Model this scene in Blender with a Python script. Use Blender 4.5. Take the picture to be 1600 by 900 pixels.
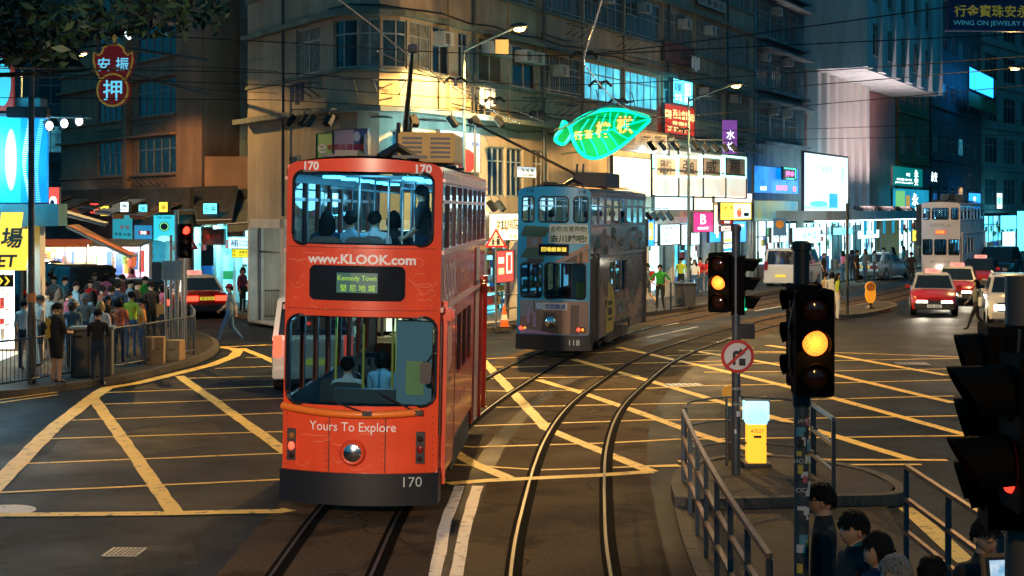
import bpy, bmesh, math, random
from mathutils import Vector, Matrix
from mathutils.geometry import delaunay_2d_cdt
R = math.radians
rnd = random.Random(11)
for o in list(bpy.data.objects):
    bpy.data.objects.remove(o)
SC = bpy.context.scene
COL = SC.collection

# ---------------------------------------------------------------- camera, night sky, exposure
F, HZ, CH = 2400.0, 328.0, 3.9
cam_d = bpy.data.cameras.new('camera')
cam = bpy.data.objects.new('camera', cam_d)
COL.objects.link(cam)
cam.location = (0, 0, CH)
cam.rotation_euler = (R(90), 0, 0)
cam_d.lens = 36 * F / 1600
cam_d.shift_y = -(450 - HZ) / 1600
cam_d.clip_end = 2000
cam_d.clip_start = 0.5
SC.camera = cam
SC.render.resolution_x, SC.render.resolution_y = 1024, 576
w = bpy.data.worlds.new('World')
SC.world = w
w.use_nodes = True
wn = w.node_tree
bg = wn.nodes['Background']
tc = wn.nodes.new('ShaderNodeTexCoord')
sp = wn.nodes.new('ShaderNodeSeparateXYZ')
rp = wn.nodes.new('ShaderNodeValToRGB')
rp.color_ramp.elements[0].color = (0.007, 0.095, 0.16, 1)
rp.color_ramp.elements[1].color = (0.004, 0.05, 0.095, 1)
rp.color_ramp.elements[0].position = 0.5
wn.links.new(tc.outputs['Generated'], sp.inputs[0])
wn.links.new(sp.outputs['Z'], rp.inputs[0])
wn.links.new(rp.outputs[0], bg.inputs[0])
bg.inputs[1].default_value = 1.15
vs = SC.view_settings
vs.view_transform = 'Standard'
vs.look = 'None'
vs.exposure = 0.55
vs.gamma = 1
cy = SC.cycles
cy.use_denoising = True
cy.max_bounces = 6
cy.diffuse_bounces = 3
cy.glossy_bounces = 3
cy.transmission_bounces = 4
cy.transparent_max_bounces = 16
cy.sample_clamp_indirect = 4
cy.caustics_reflective = False
cy.caustics_refractive = False

# ---------------------------------------------------------------- helpers
def P(px, py, Y):
    return Vector(((px - 800) / F * Y, Y, CH - (py - HZ) / F * Y))

def G(px, py, z=0.0):
    Y = (CH - z) * F / (py - HZ)
    return Vector(((px - 800) / F * Y, Y, z))

def zat(py, Y):
    return CH - (py - HZ) / F * Y

_M = {}
def mat(name, col, rough=0.55, metal=0.0, var=0.0, vs=4.0, emit=None, es=0.0, coat=0.0, bump=0.0, streak=0.0, spec=0.5, alpha=1.0):
    """Principled material; VAR mottles the base colour with noise in object space, STREAK adds rain streaks and dirt."""
    if name in _M:
        return _M[name]
    m = bpy.data.materials.new(name)
    m.use_nodes = True
    nt = m.node_tree
    b = nt.nodes['Principled BSDF']
    c = (col[0], col[1], col[2], 1)
    b.inputs['Base Color'].default_value = c
    b.inputs['Roughness'].default_value = rough
    b.inputs['Metallic'].default_value = metal
    b.inputs['Coat Weight'].default_value = coat
    b.inputs['Coat Roughness'].default_value = 0.08
    b.inputs['Specular IOR Level'].default_value = spec
    b.inputs['Alpha'].default_value = alpha
    if emit:
        b.inputs['Emission Color'].default_value = (emit[0], emit[1], emit[2], 1)
        b.inputs['Emission Strength'].default_value = es
    if var or streak or bump:
        t = nt.nodes.new('ShaderNodeTexCoord')
        n = nt.nodes.new('ShaderNodeTexNoise')
        n.inputs['Scale'].default_value = vs
        n.inputs['Detail'].default_value = 6
        nt.links.new(t.outputs['Object'], n.inputs['Vector'])
        src = None
        if var:
            r = nt.nodes.new('ShaderNodeValToRGB')
            r.color_ramp.elements[0].position = 0.3
            r.color_ramp.elements[1].position = 0.7
            r.color_ramp.elements[0].color = tuple(x * (1 - var) for x in c[:3]) + (1,)
            r.color_ramp.elements[1].color = tuple(min(1, x * (1 + var * 0.6)) for x in c[:3]) + (1,)
            nt.links.new(n.outputs[0], r.inputs[0])
            src = r.outputs[0]
        if streak:
            mp = nt.nodes.new('ShaderNodeMapping')
            mp.inputs['Scale'].default_value = (.9, .9, 0.13)
            n2 = nt.nodes.new('ShaderNodeTexNoise')
            n2.inputs['Scale'].default_value = 1.6
            n2.inputs['Detail'].default_value = 9
            n2.inputs['Roughness'].default_value = .68
            r2 = nt.nodes.new('ShaderNodeValToRGB')
            r2.color_ramp.elements[0].position = 0.42
            r2.color_ramp.elements[1].position = 0.66
            r2.color_ramp.elements[0].color = (1 - streak,) * 3 + (1,)
            r2.color_ramp.elements[1].color = (1, 1, 1, 1)
            mx = nt.nodes.new('ShaderNodeMixRGB')
            mx.blend_type = 'MULTIPLY'
            mx.inputs[0].default_value = 1
            nt.links.new(t.outputs['Object'], mp.inputs[0])
            nt.links.new(mp.outputs[0], n2.inputs['Vector'])
            nt.links.new(n2.outputs[0], r2.inputs[0])
            nt.links.new(r2.outputs[0], mx.inputs[2])
            if src:
                nt.links.new(src, mx.inputs[1])
            else:
                mx.inputs[1].default_value = c
            src = mx.outputs[0]
        if src:
            nt.links.new(src, b.inputs['Base Color'])
        if bump:
            bp = nt.nodes.new('ShaderNodeBump')
            bp.inputs['Strength'].default_value = bump
            bp.inputs['Distance'].default_value = 0.02
            n3 = nt.nodes.new('ShaderNodeTexNoise')
            n3.inputs['Scale'].default_value = vs * 12
            n3.inputs['Detail'].default_value = 3
            nt.links.new(t.outputs['Object'], n3.inputs['Vector'])
            nt.links.new(n3.outputs[0], bp.inputs['Height'])
            nt.links.new(bp.outputs[0], b.inputs['Normal'])
    _M[name] = m
    return m

def glow(name, col, s, var=0.0, vs=3.0, c2=None):
    """A lit surface (sign, lamp, screen, lit window); VAR makes the light uneven the way a lit interior or a printed sign is."""
    if name in _M:
        return _M[name]
    m = bpy.data.materials.new(name)
    m.use_nodes = True
    nt = m.node_tree
    b = nt.nodes['Principled BSDF']
    b.inputs['Base Color'].default_value = (col[0] * .4, col[1] * .4, col[2] * .4, 1)
    b.inputs['Roughness'].default_value = 0.4
    b.inputs['Emission Color'].default_value = (col[0], col[1], col[2], 1)
    b.inputs['Emission Strength'].default_value = s
    if var or c2:
        t = nt.nodes.new('ShaderNodeTexCoord')
        n = nt.nodes.new('ShaderNodeTexNoise')
        n.inputs['Scale'].default_value = vs
        n.inputs['Detail'].default_value = 3
        r = nt.nodes.new('ShaderNodeValToRGB')
        r.color_ramp.elements[0].position = 0.35
        r.color_ramp.elements[1].position = 0.65
        d = c2 if c2 else tuple(x * (1 - var) for x in col)
        r.color_ramp.elements[0].color = (d[0], d[1], d[2], 1)
        r.color_ramp.elements[1].color = (col[0], col[1], col[2], 1)
        nt.links.new(t.outputs['Object'], n.inputs['Vector'])
        nt.links.new(n.outputs[0], r.inputs[0])
        nt.links.new(r.outputs[0], b.inputs['Emission Color'])
    _M[name] = m
    return m

def glass(name, tint=(0.75, 0.9, 0.95), refl=0.9, dark=0.85):
    """Clear window glass: see-through with a Fresnel reflection."""
    if name in _M:
        return _M[name]
    m = bpy.data.materials.new(name)
    m.use_nodes = True
    nt = m.node_tree
    for n in list(nt.nodes):
        if n.type == 'BSDF_PRINCIPLED':
            nt.nodes.remove(n)
    out = [n for n in nt.nodes if n.type == 'OUTPUT_MATERIAL'][0]
    tr = nt.nodes.new('ShaderNodeBsdfTransparent')
    tr.inputs[0].default_value = (tint[0] * dark, tint[1] * dark, tint[2] * dark, 1)
    gl = nt.nodes.new('ShaderNodeBsdfGlossy')
    gl.inputs['Roughness'].default_value = 0.03
    gl.inputs['Color'].default_value = (refl, refl, refl, 1)
    lw = nt.nodes.new('ShaderNodeLayerWeight')
    lw.inputs[0].default_value = 0.25
    mx = nt.nodes.new('ShaderNodeMixShader')
    nt.links.new(lw.outputs['Fresnel'], mx.inputs[0])
    nt.links.new(tr.outputs[0], mx.inputs[1])
    nt.links.new(gl.outputs[0], mx.inputs[2])
    nt.links.new(mx.outputs[0], out.inputs[0])
    _M[name] = m
    return m

_TX = {}
def glyphs(s, bold=0.0):
    k = (s, bold)
    if k not in _TX:
        c = bpy.data.curves.new('text', 'FONT')
        c.body = s
        c.offset = bold
        c.resolution_u = 3
        o = bpy.data.objects.new('text', c)
        COL.objects.link(o)
        dg = bpy.context.evaluated_depsgraph_get()
        me = bpy.data.meshes.new_from_object(o.evaluated_get(dg))
        vv = [(v.co.x, v.co.y) for v in me.vertices]
        ff = [tuple(p.vertices) for p in me.polygons]
        bpy.data.objects.remove(o)
        bpy.data.curves.remove(c)
        bpy.data.meshes.remove(me)
        x0, x1 = min(v[0] for v in vv), max(v[0] for v in vv)
        y0, y1 = min(v[1] for v in vv), max(v[1] for v in vv)
        cx, cyy = (x0 + x1) / 2, (y0 + y1) / 2
        _TX[k] = ([(a - cx, b - cyy) for a, b in vv], ff, x1 - x0, y1 - y0)
    return _TX[k]

class MB:
    """Collects shapes for ONE mesh object."""
    def __init__(s):
        s.v, s.f, s.m = [], [], []
    def add(s, vs, fs, m=0):
        k = len(s.v)
        s.v.extend(Vector(p) for p in vs)
        for f in fs:
            s.f.append(tuple(i + k for i in f))
            s.m.append(m)
        return s
    def quad(s, a, b, c, d, m=0):
        return s.add([a, b, c, d], [(0, 1, 2, 3)], m)
    def hexa(s, c, m=0):
        return s.add(c, [(0, 3, 2, 1), (4, 5, 6, 7), (0, 1, 5, 4), (1, 2, 6, 5), (2, 3, 7, 6), (3, 0, 4, 7)], m)
    def box(s, x0, x1, y0, y1, z0, z1, m=0, rot=None, piv=None):
        c = [Vector(p) for p in ((x0, y0, z0), (x1, y0, z0), (x1, y1, z0), (x0, y1, z0), (x0, y0, z1), (x1, y0, z1), (x1, y1, z1), (x0, y1, z1))]
        if rot is not None:
            pv = Vector(piv) if piv else Vector(((x0 + x1) / 2, (y0 + y1) / 2, (z0 + z1) / 2))
            c = [pv + rot @ (p - pv) for p in c]
        return s.hexa(c, m)
    def tube(s, pts, r, n=8, m=0, cap=True, flat=1.0):
        pts = [Vector(p) for p in pts]
        rs = r if isinstance(r, (list, tuple)) else [r] * len(pts)
        k = len(s.v)
        up = Vector((0, 0, 1))
        for i, p in enumerate(pts):
            t = (pts[min(i + 1, len(pts) - 1)] - pts[max(i - 1, 0)])
            t = t.normalized() if t.length > 1e-9 else up
            a = up if abs(t.z) < 0.95 else Vector((0, 1, 0))
            u = t.cross(a).normalized()
            w_ = u.cross(t).normalized()
            for j in range(n):
                an = 2 * math.pi * j / n
                s.v.append(p + u * (math.cos(an) * rs[i]) + w_ * (math.sin(an) * rs[i] * flat))
        for i in range(len(pts) - 1):
            for j in range(n):
                a, b = k + i * n + j, k + i * n + (j + 1) % n
                s.f.append((a, b, b + n, a + n))
                s.m.append(m)
        if cap:
            s.f.append(tuple(k + j for j in range(n))[::-1]); s.m.append(m)
            q = k + (len(pts) - 1) * n
            s.f.append(tuple(q + j for j in range(n))); s.m.append(m)
        return s
    def lathe(s, prof, n=16, o=(0, 0, 0), axis='z', m=0):
        """prof: (radius, height) pairs along AXIS from O."""
        o = Vector(o)
        k = len(s.v)
        for r, h in prof:
            for j in range(n):
                a = 2 * math.pi * j / n
                c, d = math.cos(a) * r, math.sin(a) * r
                s.v.append(o + (Vector((c, d, h)) if axis == 'z' else Vector((c, h, d)) if axis == 'y' else Vector((h, c, d))))
        for i in range(len(prof) - 1):
            for j in range(n):
                a, b = k + i * n + j, k + i * n + (j + 1) % n
                s.f.append((a, b, b + n, a + n)); s.m.append(m)
        s.f.append(tuple(k + j for j in range(n))); s.m.append(m)
        q = k + (len(prof) - 1) * n
        s.f.append(tuple(q + j for j in range(n))); s.m.append(m)
        return s
    def disc(s, c, r, axis='y', n=20, m=0, r2=None):
        c = Vector(c)
        r2 = r if r2 is None else r2
        ps = []
        for j in range(n):
            a = 2 * math.pi * j / n
            q = (math.cos(a) * r, math.sin(a) * r2)
            ps.append(c + (Vector((q[0], 0, q[1])) if axis == 'y' else Vector((0, q[0], q[1])) if axis == 'x' else Vector((q[0], q[1], 0))))
        return s.add(ps, [tuple(range(n))], m)
    def prism(s, poly, fa, fb, m=0):
        """poly of (u,v); fa/fb map it onto the two ends."""
        n = len(poly)
        k = len(s.v)
        s.v.extend(Vector(fa(*p)) for p in poly)
        s.v.extend(Vector(fb(*p)) for p in poly)
        s.f.append(tuple(range(k, k + n))); s.m.append(m)
        s.f.append(tuple(range(k + n, k + 2 * n))[::-1]); s.m.append(m)
        for i in range(n):
            j = (i + 1) % n
            s.f.append((k + i, k + j, k + n + j, k + n + i)); s.m.append(m)
        return s
    def slab(s, poly, z0, z1, m=0):
        return s.prism(poly, lambda x, y: (x, y, z0), lambda x, y: (x, y, z1), m)
    def text(s, t, x=0, z=0, h=None, w=None, y=0.0, m=0, bold=0.0, fn=None, shear=0.0):
        vv, ff, tw, th = glyphs(t, bold)
        sy = h / th if h else w / tw
        sx = w / tw if w else sy
        fn = fn or (lambda u, v: (x + u, y, z + v))
        return s.add([fn(a * sx + shear * b * sy, b * sy) for a, b in vv], ff, m)
    def ball(s, c, r, nu=10, nv=7, m=0, sc=(1, 1, 1)):
        c = Vector(c)
        k = len(s.v)
        for i in range(nv + 1):
            th = math.pi * i / nv
            for j in range(nu):
                ph = 2 * math.pi * j / nu
                s.v.append(c + Vector((math.sin(th) * math.cos(ph) * r * sc[0], math.sin(th) * math.sin(ph) * r * sc[1], math.cos(th) * r * sc[2])))
        for i in range(nv):
            for j in range(nu):
                a, b = k + i * nu + j, k + i * nu + (j + 1) % nu
                s.f.append((a, b, b + nu, a + nu)); s.m.append(m)
        return s
    def panel(s, outline, holes, fn, step=None, thick=0.0, tdir=(0, 1, 0), m=0, mr=None):
        """A sheet with holes: outline/holes in (u,v), FN(u,v) places it; THICK extrudes the rims along TDIR."""
        if step:
            def dense(lp):
                o = []
                for i, p in enumerate(lp):
                    q = lp[(i + 1) % len(lp)]
                    n = max(1, int(math.hypot(q[0] - p[0], q[1] - p[1]) / step + .5))
                    o += [(p[0] + (q[0] - p[0]) * j / n, p[1] + (q[1] - p[1]) * j / n) for j in range(n)]
                return o
            outline = dense(outline)
            holes = [dense(h) for h in holes]
        loops = [outline] + list(holes)
        vs, es = [], []
        for lp in loops:
            k = len(vs)
            n = len(lp)
            vs.extend(Vector(p) for p in lp)
            es.extend((k + i, k + (i + 1) % n) for i in range(n))
        if step:
            us = [p[0] for p in outline]; ws = [p[1] for p in outline]
            nu = int((max(us) - min(us)) / step); nw = int((max(ws) - min(ws)) / (step * 2))
            for i in range(1, nu):
                for j in range(1, max(2, nw)):
                    vs.append(Vector((min(us) + (max(us) - min(us)) * (i + .013 * (j % 3)) / nu, min(ws) + (max(ws) - min(ws)) * j / max(2, nw))))
        ov, oe, of, *_ = delaunay_2d_cdt(vs, es, [], 0, 1e-4)
        def inside(p, lp):
            r, j = False, len(lp) - 1
            for i in range(len(lp)):
                a, b = lp[i], lp[j]
                if (a[1] > p[1]) != (b[1] > p[1]) and p[0] < (b[0] - a[0]) * (p[1] - a[1]) / (b[1] - a[1]) + a[0]:
                    r = not r
                j = i
            return r
        keep = []
        for f in of:
            c = sum((ov[i] for i in f), Vector((0, 0))) / len(f)
            if inside(c, outline) and not any(inside(c, h) for h in holes):
                keep.append(tuple(f))
        s.add([fn(p.x, p.y) for p in ov], keep, m)
        if thick:
            td = Vector(tdir) * thick
            for lp in loops:
                n = len(lp)
                a = [Vector(fn(*p)) for p in lp]
                s.add(a + [q + td for q in a], [(i, (i + 1) % n, n + (i + 1) % n, n + i) for i in range(n)], m if mr is None else mr)
        return s
    def ob(s, name, mats, parent=None, loc=None, rz=0.0, smooth=None, bev=0.0, wd=False):
        me = bpy.data.meshes.new(name)
        me.from_pydata([tuple(p) for p in s.v], [], s.f)
        mats = mats if isinstance(mats, (list, tuple)) else [mats]
        for q in mats:
            me.materials.append(q)
        me.polygons.foreach_set('material_index', s.m)
        if bev or wd:
            bm = bmesh.new()
            bm.from_mesh(me)
            if wd:
                bmesh.ops.remove_doubles(bm, verts=bm.verts, dist=1e-4)
            if bev:
                ed = [e for e in bm.edges if len(e.link_faces) == 2 and e.calc_face_angle(0) > R(35)]
                bmesh.ops.bevel(bm, geom=ed, offset=bev, segments=2, affect='EDGES', clamp_overlap=True)
            bm.to_mesh(me)
            bm.free()
        if smooth is not None:
            me.polygons.foreach_set('use_smooth', [True] * len(me.polygons))
            me.set_sharp_from_angle(angle=R(smooth))
        me.update()
        o = bpy.data.objects.new(name, me)
        COL.objects.link(o)
        if parent is not None:
            o.parent = parent
        if loc is not None:
            o.location = loc
        if rz:
            o.rotation_euler = (0, 0, rz)
        return o

def tag(o, label=None, cat=None, group=None, kind=None):
    for k, v in (('label', label), ('category', cat), ('group', group), ('kind', kind)):
        if v:
            o[k] = v
    return o

def thing(name, label, cat, loc=(0, 0, 0), rz=0.0, group=None):
    o = bpy.data.objects.new(name, None)
    o.empty_display_size = 0.2
    COL.objects.link(o)
    o.location = loc
    o.rotation_euler = (0, 0, rz)
    return tag(o, label, cat, group)

def struct(o):
    return tag(o, kind='structure')

def dup(src, loc=None, rz=None, label=None, group=None, parent=None):
    c = src.copy()
    COL.objects.link(c)
    if parent is not None:
        c.parent = parent
    if loc is not None:
        c.location = loc
    if rz is not None:
        c.rotation_euler = (0, 0, rz)
    if label:
        c['label'] = label
    if group:
        c['group'] = group
    for ch in list(src.children):
        dup(ch, parent=c)
    return c

def rrect(x0, x1, z0, z1, r, n=4):
    out = []
    for cx, cz, a0 in ((x1 - r, z1 - r, 0), (x0 + r, z1 - r, 90), (x0 + r, z0 + r, 180), (x1 - r, z0 + r, 270)):
        for i in range(n + 1):
            a = R(a0 + 90 * i / n)
            out.append((cx + r * math.cos(a), cz + r * math.sin(a)))
    return out

def smooth_path(pts, k=6):
    pts = [Vector(p) for p in pts]
    out = []
    for i in range(len(pts) - 1):
        p0, p1, p2, p3 = pts[max(i - 1, 0)], pts[i], pts[i + 1], pts[min(i + 2, len(pts) - 1)]
        for j in range(k):
            t = j / k
            out.append(0.5 * ((2 * p1) + (p2 - p0) * t + (2 * p0 - 5 * p1 + 4 * p2 - p3) * t * t + (3 * p1 - p0 - 3 * p2 + p3) * t ** 3))
    out.append(pts[-1])
    return out

def offset(pts, d):
    out = []
    for i, p in enumerate(pts):
        t = pts[min(i + 1, len(pts) - 1)] - pts[max(i - 1, 0)]
        n = Vector((t.y, -t.x)).normalized()
        out.append(Vector((p.x, p.y)) + n * d)
    return out

def ribbon(mb, pts, d0, d1, z, m=0):
    a, b = offset(pts, d0), offset(pts, d1)
    n = len(pts)
    mb.add([(p.x, p.y, z) for p in a] + [(p.x, p.y, z) for p in b], [(i, n + i, n + i + 1, i + 1) for i in range(n - 1)], m)

def lamp(parent, loc, col, watts, r=0.12, name='lamp_light', cone=0):
    d = bpy.data.lights.new(name, 'SPOT' if cone else 'POINT')
    if cone:
        d.spot_size = R(cone)
        d.spot_blend = .12
    d.color = col
    d.energy = watts
    d.shadow_soft_size = r
    o = bpy.data.objects.new(name, d)
    COL.objects.link(o)
    o.parent = parent
    o.location = loc
    return o

def area(parent, loc, rot, size, col, watts, name='tube_light'):
    d = bpy.data.lights.new(name, 'AREA')
    d.shape = 'RECTANGLE'
    d.size, d.size_y = size
    d.color = col
    d.energy = watts
    o = bpy.data.objects.new(name, d)
    COL.objects.link(o)
    o.parent = parent
    o.location = loc
    o.rotation_euler = rot
    return o

# ---------------------------------------------------------------- shared materials
SODIUM = (1.0, 0.56, 0.16)
m_black = mat('black_paint', (0.012, 0.013, 0.015), 0.4)
m_rubber = mat('rubber', (0.015, 0.015, 0.016), 0.8)
m_steel = mat('galvanised_steel', (0.33, 0.35, 0.36), 0.42, 0.85, var=0.25, vs=6)
m_greyp = mat('grey_paint', (0.20, 0.22, 0.23), 0.5, var=0.25, vs=5)
m_dgrey = mat('dark_grey', (0.05, 0.055, 0.06), 0.5)
m_white = mat('white_paint', (0.75, 0.75, 0.73), 0.4)
m_alu = mat('window_frame', (0.30, 0.33, 0.33), 0.45, 0.3, var=0.2)
m_wdark = mat('dark_window_glass', (0.010, 0.016, 0.022), 0.08, spec=0.7)
m_wblue = mat('curtained_window', (0.03, 0.06, 0.075), 0.15, var=0.6, vs=2.5)
m_conc = mat('concrete', (0.26, 0.25, 0.23), 0.8, var=0.3, vs=2, bump=0.15)
m_clear = glass('clear_glass')
m_rail = mat('polished_rail', (0.04, 0.045, 0.055), 0.5, 0.3, spec=.2)
m_chrome = mat('chrome', (0.7, 0.72, 0.75), 0.15, 1.0)
m_skin = mat('skin', (0.50, 0.30, 0.20), 0.5)
m_tail = glow('tail_lamp_lit', (1.0, 0.045, 0.02), 3.2)
m_head = glow('headlamp_lit', (1.0, 0.93, 0.75), 14)
m_amber = glow('amber_lens_lit', (1.0, 0.21, 0.025), 2.5, c2=(.9, .10, .01), vs=75)
m_lensoff = mat('unlit_lens', (0.035, 0.012, 0.008), 0.12)
# ---------------------------------------------------------------- ground, road, tracks, markings
def asphalt(name, base, lo, rough=0.5, sc=0.35):
    m = mat(name, base, rough, spec=.07)
    nt = m.node_tree
    b = nt.nodes['Principled BSDF']
    t = nt.nodes.new('ShaderNodeTexCoord')
    n1 = nt.nodes.new('ShaderNodeTexNoise'); n1.inputs['Scale'].default_value = sc; n1.inputs['Detail'].default_value = 8; n1.inputs['Roughness'].default_value = 0.62
    n2 = nt.nodes.new('ShaderNodeTexNoise'); n2.inputs['Scale'].default_value = 38; n2.inputs['Detail'].default_value = 4
    r1 = nt.nodes.new('ShaderNodeValToRGB')
    r1.color_ramp.elements[0].position = .32; r1.color_ramp.elements[1].position = .68
    r1.color_ramp.elements[0].color = (*lo, 1); r1.color_ramp.elements[1].color = (*base, 1)
    r2 = nt.nodes.new('ShaderNodeValToRGB')
    r2.color_ramp.elements[0].position = .38; r2.color_ramp.elements[1].position = .68
    r2.color_ramp.elements[0].color = (.62, .62, .62, 1); r2.color_ramp.elements[1].color = (1.25, 1.25, 1.25, 1)
    mx = nt.nodes.new('ShaderNodeMixRGB'); mx.blend_type = 'MULTIPLY'; mx.inputs[0].default_value = 1
    bp = nt.nodes.new('ShaderNodeBump'); bp.inputs['Strength'].default_value = .6; bp.inputs['Distance'].default_value = .02
    rr = nt.nodes.new('ShaderNodeMapRange'); rr.inputs['From Min'].default_value = .3; rr.inputs['From Max'].default_value = .7
    rr.inputs['To Min'].default_value = rough - .2; rr.inputs['To Max'].default_value = rough + .14
    L = nt.links.new
    L(t.outputs['Object'], n1.inputs['Vector']); L(t.outputs['Object'], n2.inputs['Vector'])
    L(n1.outputs[0], r1.inputs[0]); L(n2.outputs[0], r2.inputs[0])
    L(r1.outputs[0], mx.inputs[1]); L(r2.outputs[0], mx.inputs[2]); L(mx.outputs[0], b.inputs['Base Color'])
    L(n2.outputs[0], bp.inputs['Height']); L(bp.outputs[0], b.inputs['Normal'])
    if name.startswith('asphalt') or name.startswith('track'):       # hairline cracks and old oil stains
        v = nt.nodes.new('ShaderNodeTexVoronoi'); v.feature = 'DISTANCE_TO_EDGE'; v.inputs['Scale'].default_value = .42
        n4 = nt.nodes.new('ShaderNodeTexNoise'); n4.inputs['Scale'].default_value = 1.3; n4.inputs['Detail'].default_value = 6
        ad = nt.nodes.new('ShaderNodeVectorMath'); ad.operation = 'MULTIPLY_ADD'; ad.inputs[1].default_value = (.9, .9, .9)
        r3 = nt.nodes.new('ShaderNodeValToRGB'); r3.color_ramp.elements[0].position = .0; r3.color_ramp.elements[1].position = .012
        r3.color_ramp.elements[0].color = (.35, .35, .35, 1); r3.color_ramp.elements[1].color = (1, 1, 1, 1)
        n5 = nt.nodes.new('ShaderNodeTexNoise'); n5.inputs['Scale'].default_value = .9; n5.inputs['Detail'].default_value = 3; n5.inputs['Distortion'].default_value = .8
        r5 = nt.nodes.new('ShaderNodeValToRGB'); r5.color_ramp.elements[0].position = .34; r5.color_ramp.elements[1].position = .46
        r5.color_ramp.elements[0].color = (.5, .5, .5, 1); r5.color_ramp.elements[1].color = (1, 1, 1, 1)
        m2 = nt.nodes.new('ShaderNodeMixRGB'); m2.blend_type = 'MULTIPLY'; m2.inputs[0].default_value = 1
        m3 = nt.nodes.new('ShaderNodeMixRGB'); m3.blend_type = 'MULTIPLY'; m3.inputs[0].default_value = 1
        L(t.outputs['Object'], n4.inputs['Vector']); L(n4.outputs[1], ad.inputs[0]); L(t.outputs['Object'], ad.inputs[2]); L(ad.outputs[0], v.inputs['Vector'])
        L(v.outputs['Distance'], r3.inputs[0]); L(t.outputs['Object'], n5.inputs['Vector']); L(n5.outputs[0], r5.inputs[0])
        L(mx.outputs[0], m2.inputs[1]); L(r3.outputs[0], m2.inputs[2]); L(m2.outputs[0], m3.inputs[1]); L(r5.outputs[0], m3.inputs[2]); L(m3.outputs[0], b.inputs['Base Color'])
    L(n1.outputs[0], rr.inputs['Value']); L(rr.outputs[0], b.inputs['Roughness'])
    return m

m_road = asphalt('asphalt', (.019, .028, .042), (.010, .015, .024), .66)
m_bed = asphalt('track_concrete', (.105, .070, .042), (.058, .041, .027), .85, .5)
m_patch = asphalt('asphalt_patch', (.022, .022, .023), (.014, .014, .015), .58, .8)
m_pave = asphalt('paving', (.075, .066, .056), (.042, .038, .033), .65, .7)
m_kerb = asphalt('kerb_stone', (.15, .14, .12), (.08, .072, .065), .7, 1.2)

mb = MB()
mb.quad((-300, -60, 0), (300, -60, 0), (300, 500, 0), (-300, 500, 0))
struct(mb.ob('road', m_road))

t1 = smooth_path([(-2.35, -8), (-2.2, 2), (-2.06, 11), (-2.0, 16.4), (-1.92, 20.3), (-1.62, 25), (-1.05, 29.6), (-.2, 34.6), (1.0, 40.6), (3.2, 48.5), (6.6, 56.6), (10.4, 64.4), (20, 84.5), (40, 126.5), (61, 170)])
t2 = smooth_path([(.35, -8), (.42, 5), (.50, 12), (.55, 16.4), (.69, 19.8), (1.05, 25.2), (1.62, 30), (2.5, 34.5), (3.87, 40.3), (6.0, 46.3), (9.6, 54.5), (13.9, 63), (19.2, 74), (24.8, 85.6), (44, 126), (65, 170)])
mb = MB()
for t in (t1, t2):
    ribbon(mb, t, -1.16, 1.16, .004)
struct(mb.ob('track_bed', m_bed))
m_groove = mat('rail_groove', (.005, .005, .005), .9, spec=.02)
for k, t in enumerate((t1, t2)):
    mb = MB()
    for s in (-1, 1):
        ribbon(mb, t, s * .533 - .10, s * .533 + .09, .012, 0)
        ribbon(mb, t, s * .533 - .05, s * .533 - .012, .02, 1)
    struct(mb.ob('tram_rails', [m_groove, m_rail]))

# road paint
m_yel = mat('yellow_road_paint', (.86, .58, .13), .6)
m_wht = mat('white_road_paint', (.66, .62, .56), .6)
for m in (m_yel, m_wht):            # worn paint: small gaps where the asphalt shows through
    nt = m.node_tree; b = nt.nodes['Principled BSDF']
    t = nt.nodes.new('ShaderNodeTexCoord'); n = nt.nodes.new('ShaderNodeTexNoise'); n.inputs['Scale'].default_value = 5; n.inputs['Detail'].default_value = 9; n.inputs['Roughness'].default_value = .75
    r = nt.nodes.new('ShaderNodeValToRGB'); c = b.inputs['Base Color'].default_value
    r.color_ramp.elements[0].position = .36; r.color_ramp.elements[1].position = .46
    r.color_ramp.elements[0].color = (.07, .06, .05, 1); r.color_ramp.elements[1].color = (c[0], c[1], c[2], 1)
    nt.links.new(t.outputs['Object'], n.inputs['Vector']); nt.links.new(n.outputs[0], r.inputs[0]); nt.links.new(r.outputs[0], b.inputs['Base Color'])

def stripe(mb, pts, wid, z=.008):
    """A painted line through photo points laid on the ground, with a slightly ragged hand-laid edge."""
    q = [G(*p).to_2d() for p in pts]
    out = []
    for i in range(len(q) - 1):
        n = max(1, int((q[i + 1] - q[i]).length / .5))
        out += [q[i].lerp(q[i + 1], j / n) for j in range(n)]
    out.append(q[-1])
    k = len(out)
    if k < 2:
        return
    a = offset(out, -wid / 2); b = offset(out, wid / 2)
    for i in range(k):
        a[i] = a[i] + (a[i] - b[i]).normalized() * rnd.uniform(-.012, .012)
        b[i] = b[i] + (b[i] - a[i]).normalized() * rnd.uniform(-.012, .012)
    mb.add([(p.x, p.y, z) for p in a] + [(p.x, p.y, z) for p in b], [(i, k + i, k + i + 1, i + 1) for i in range(k - 1)])

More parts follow.
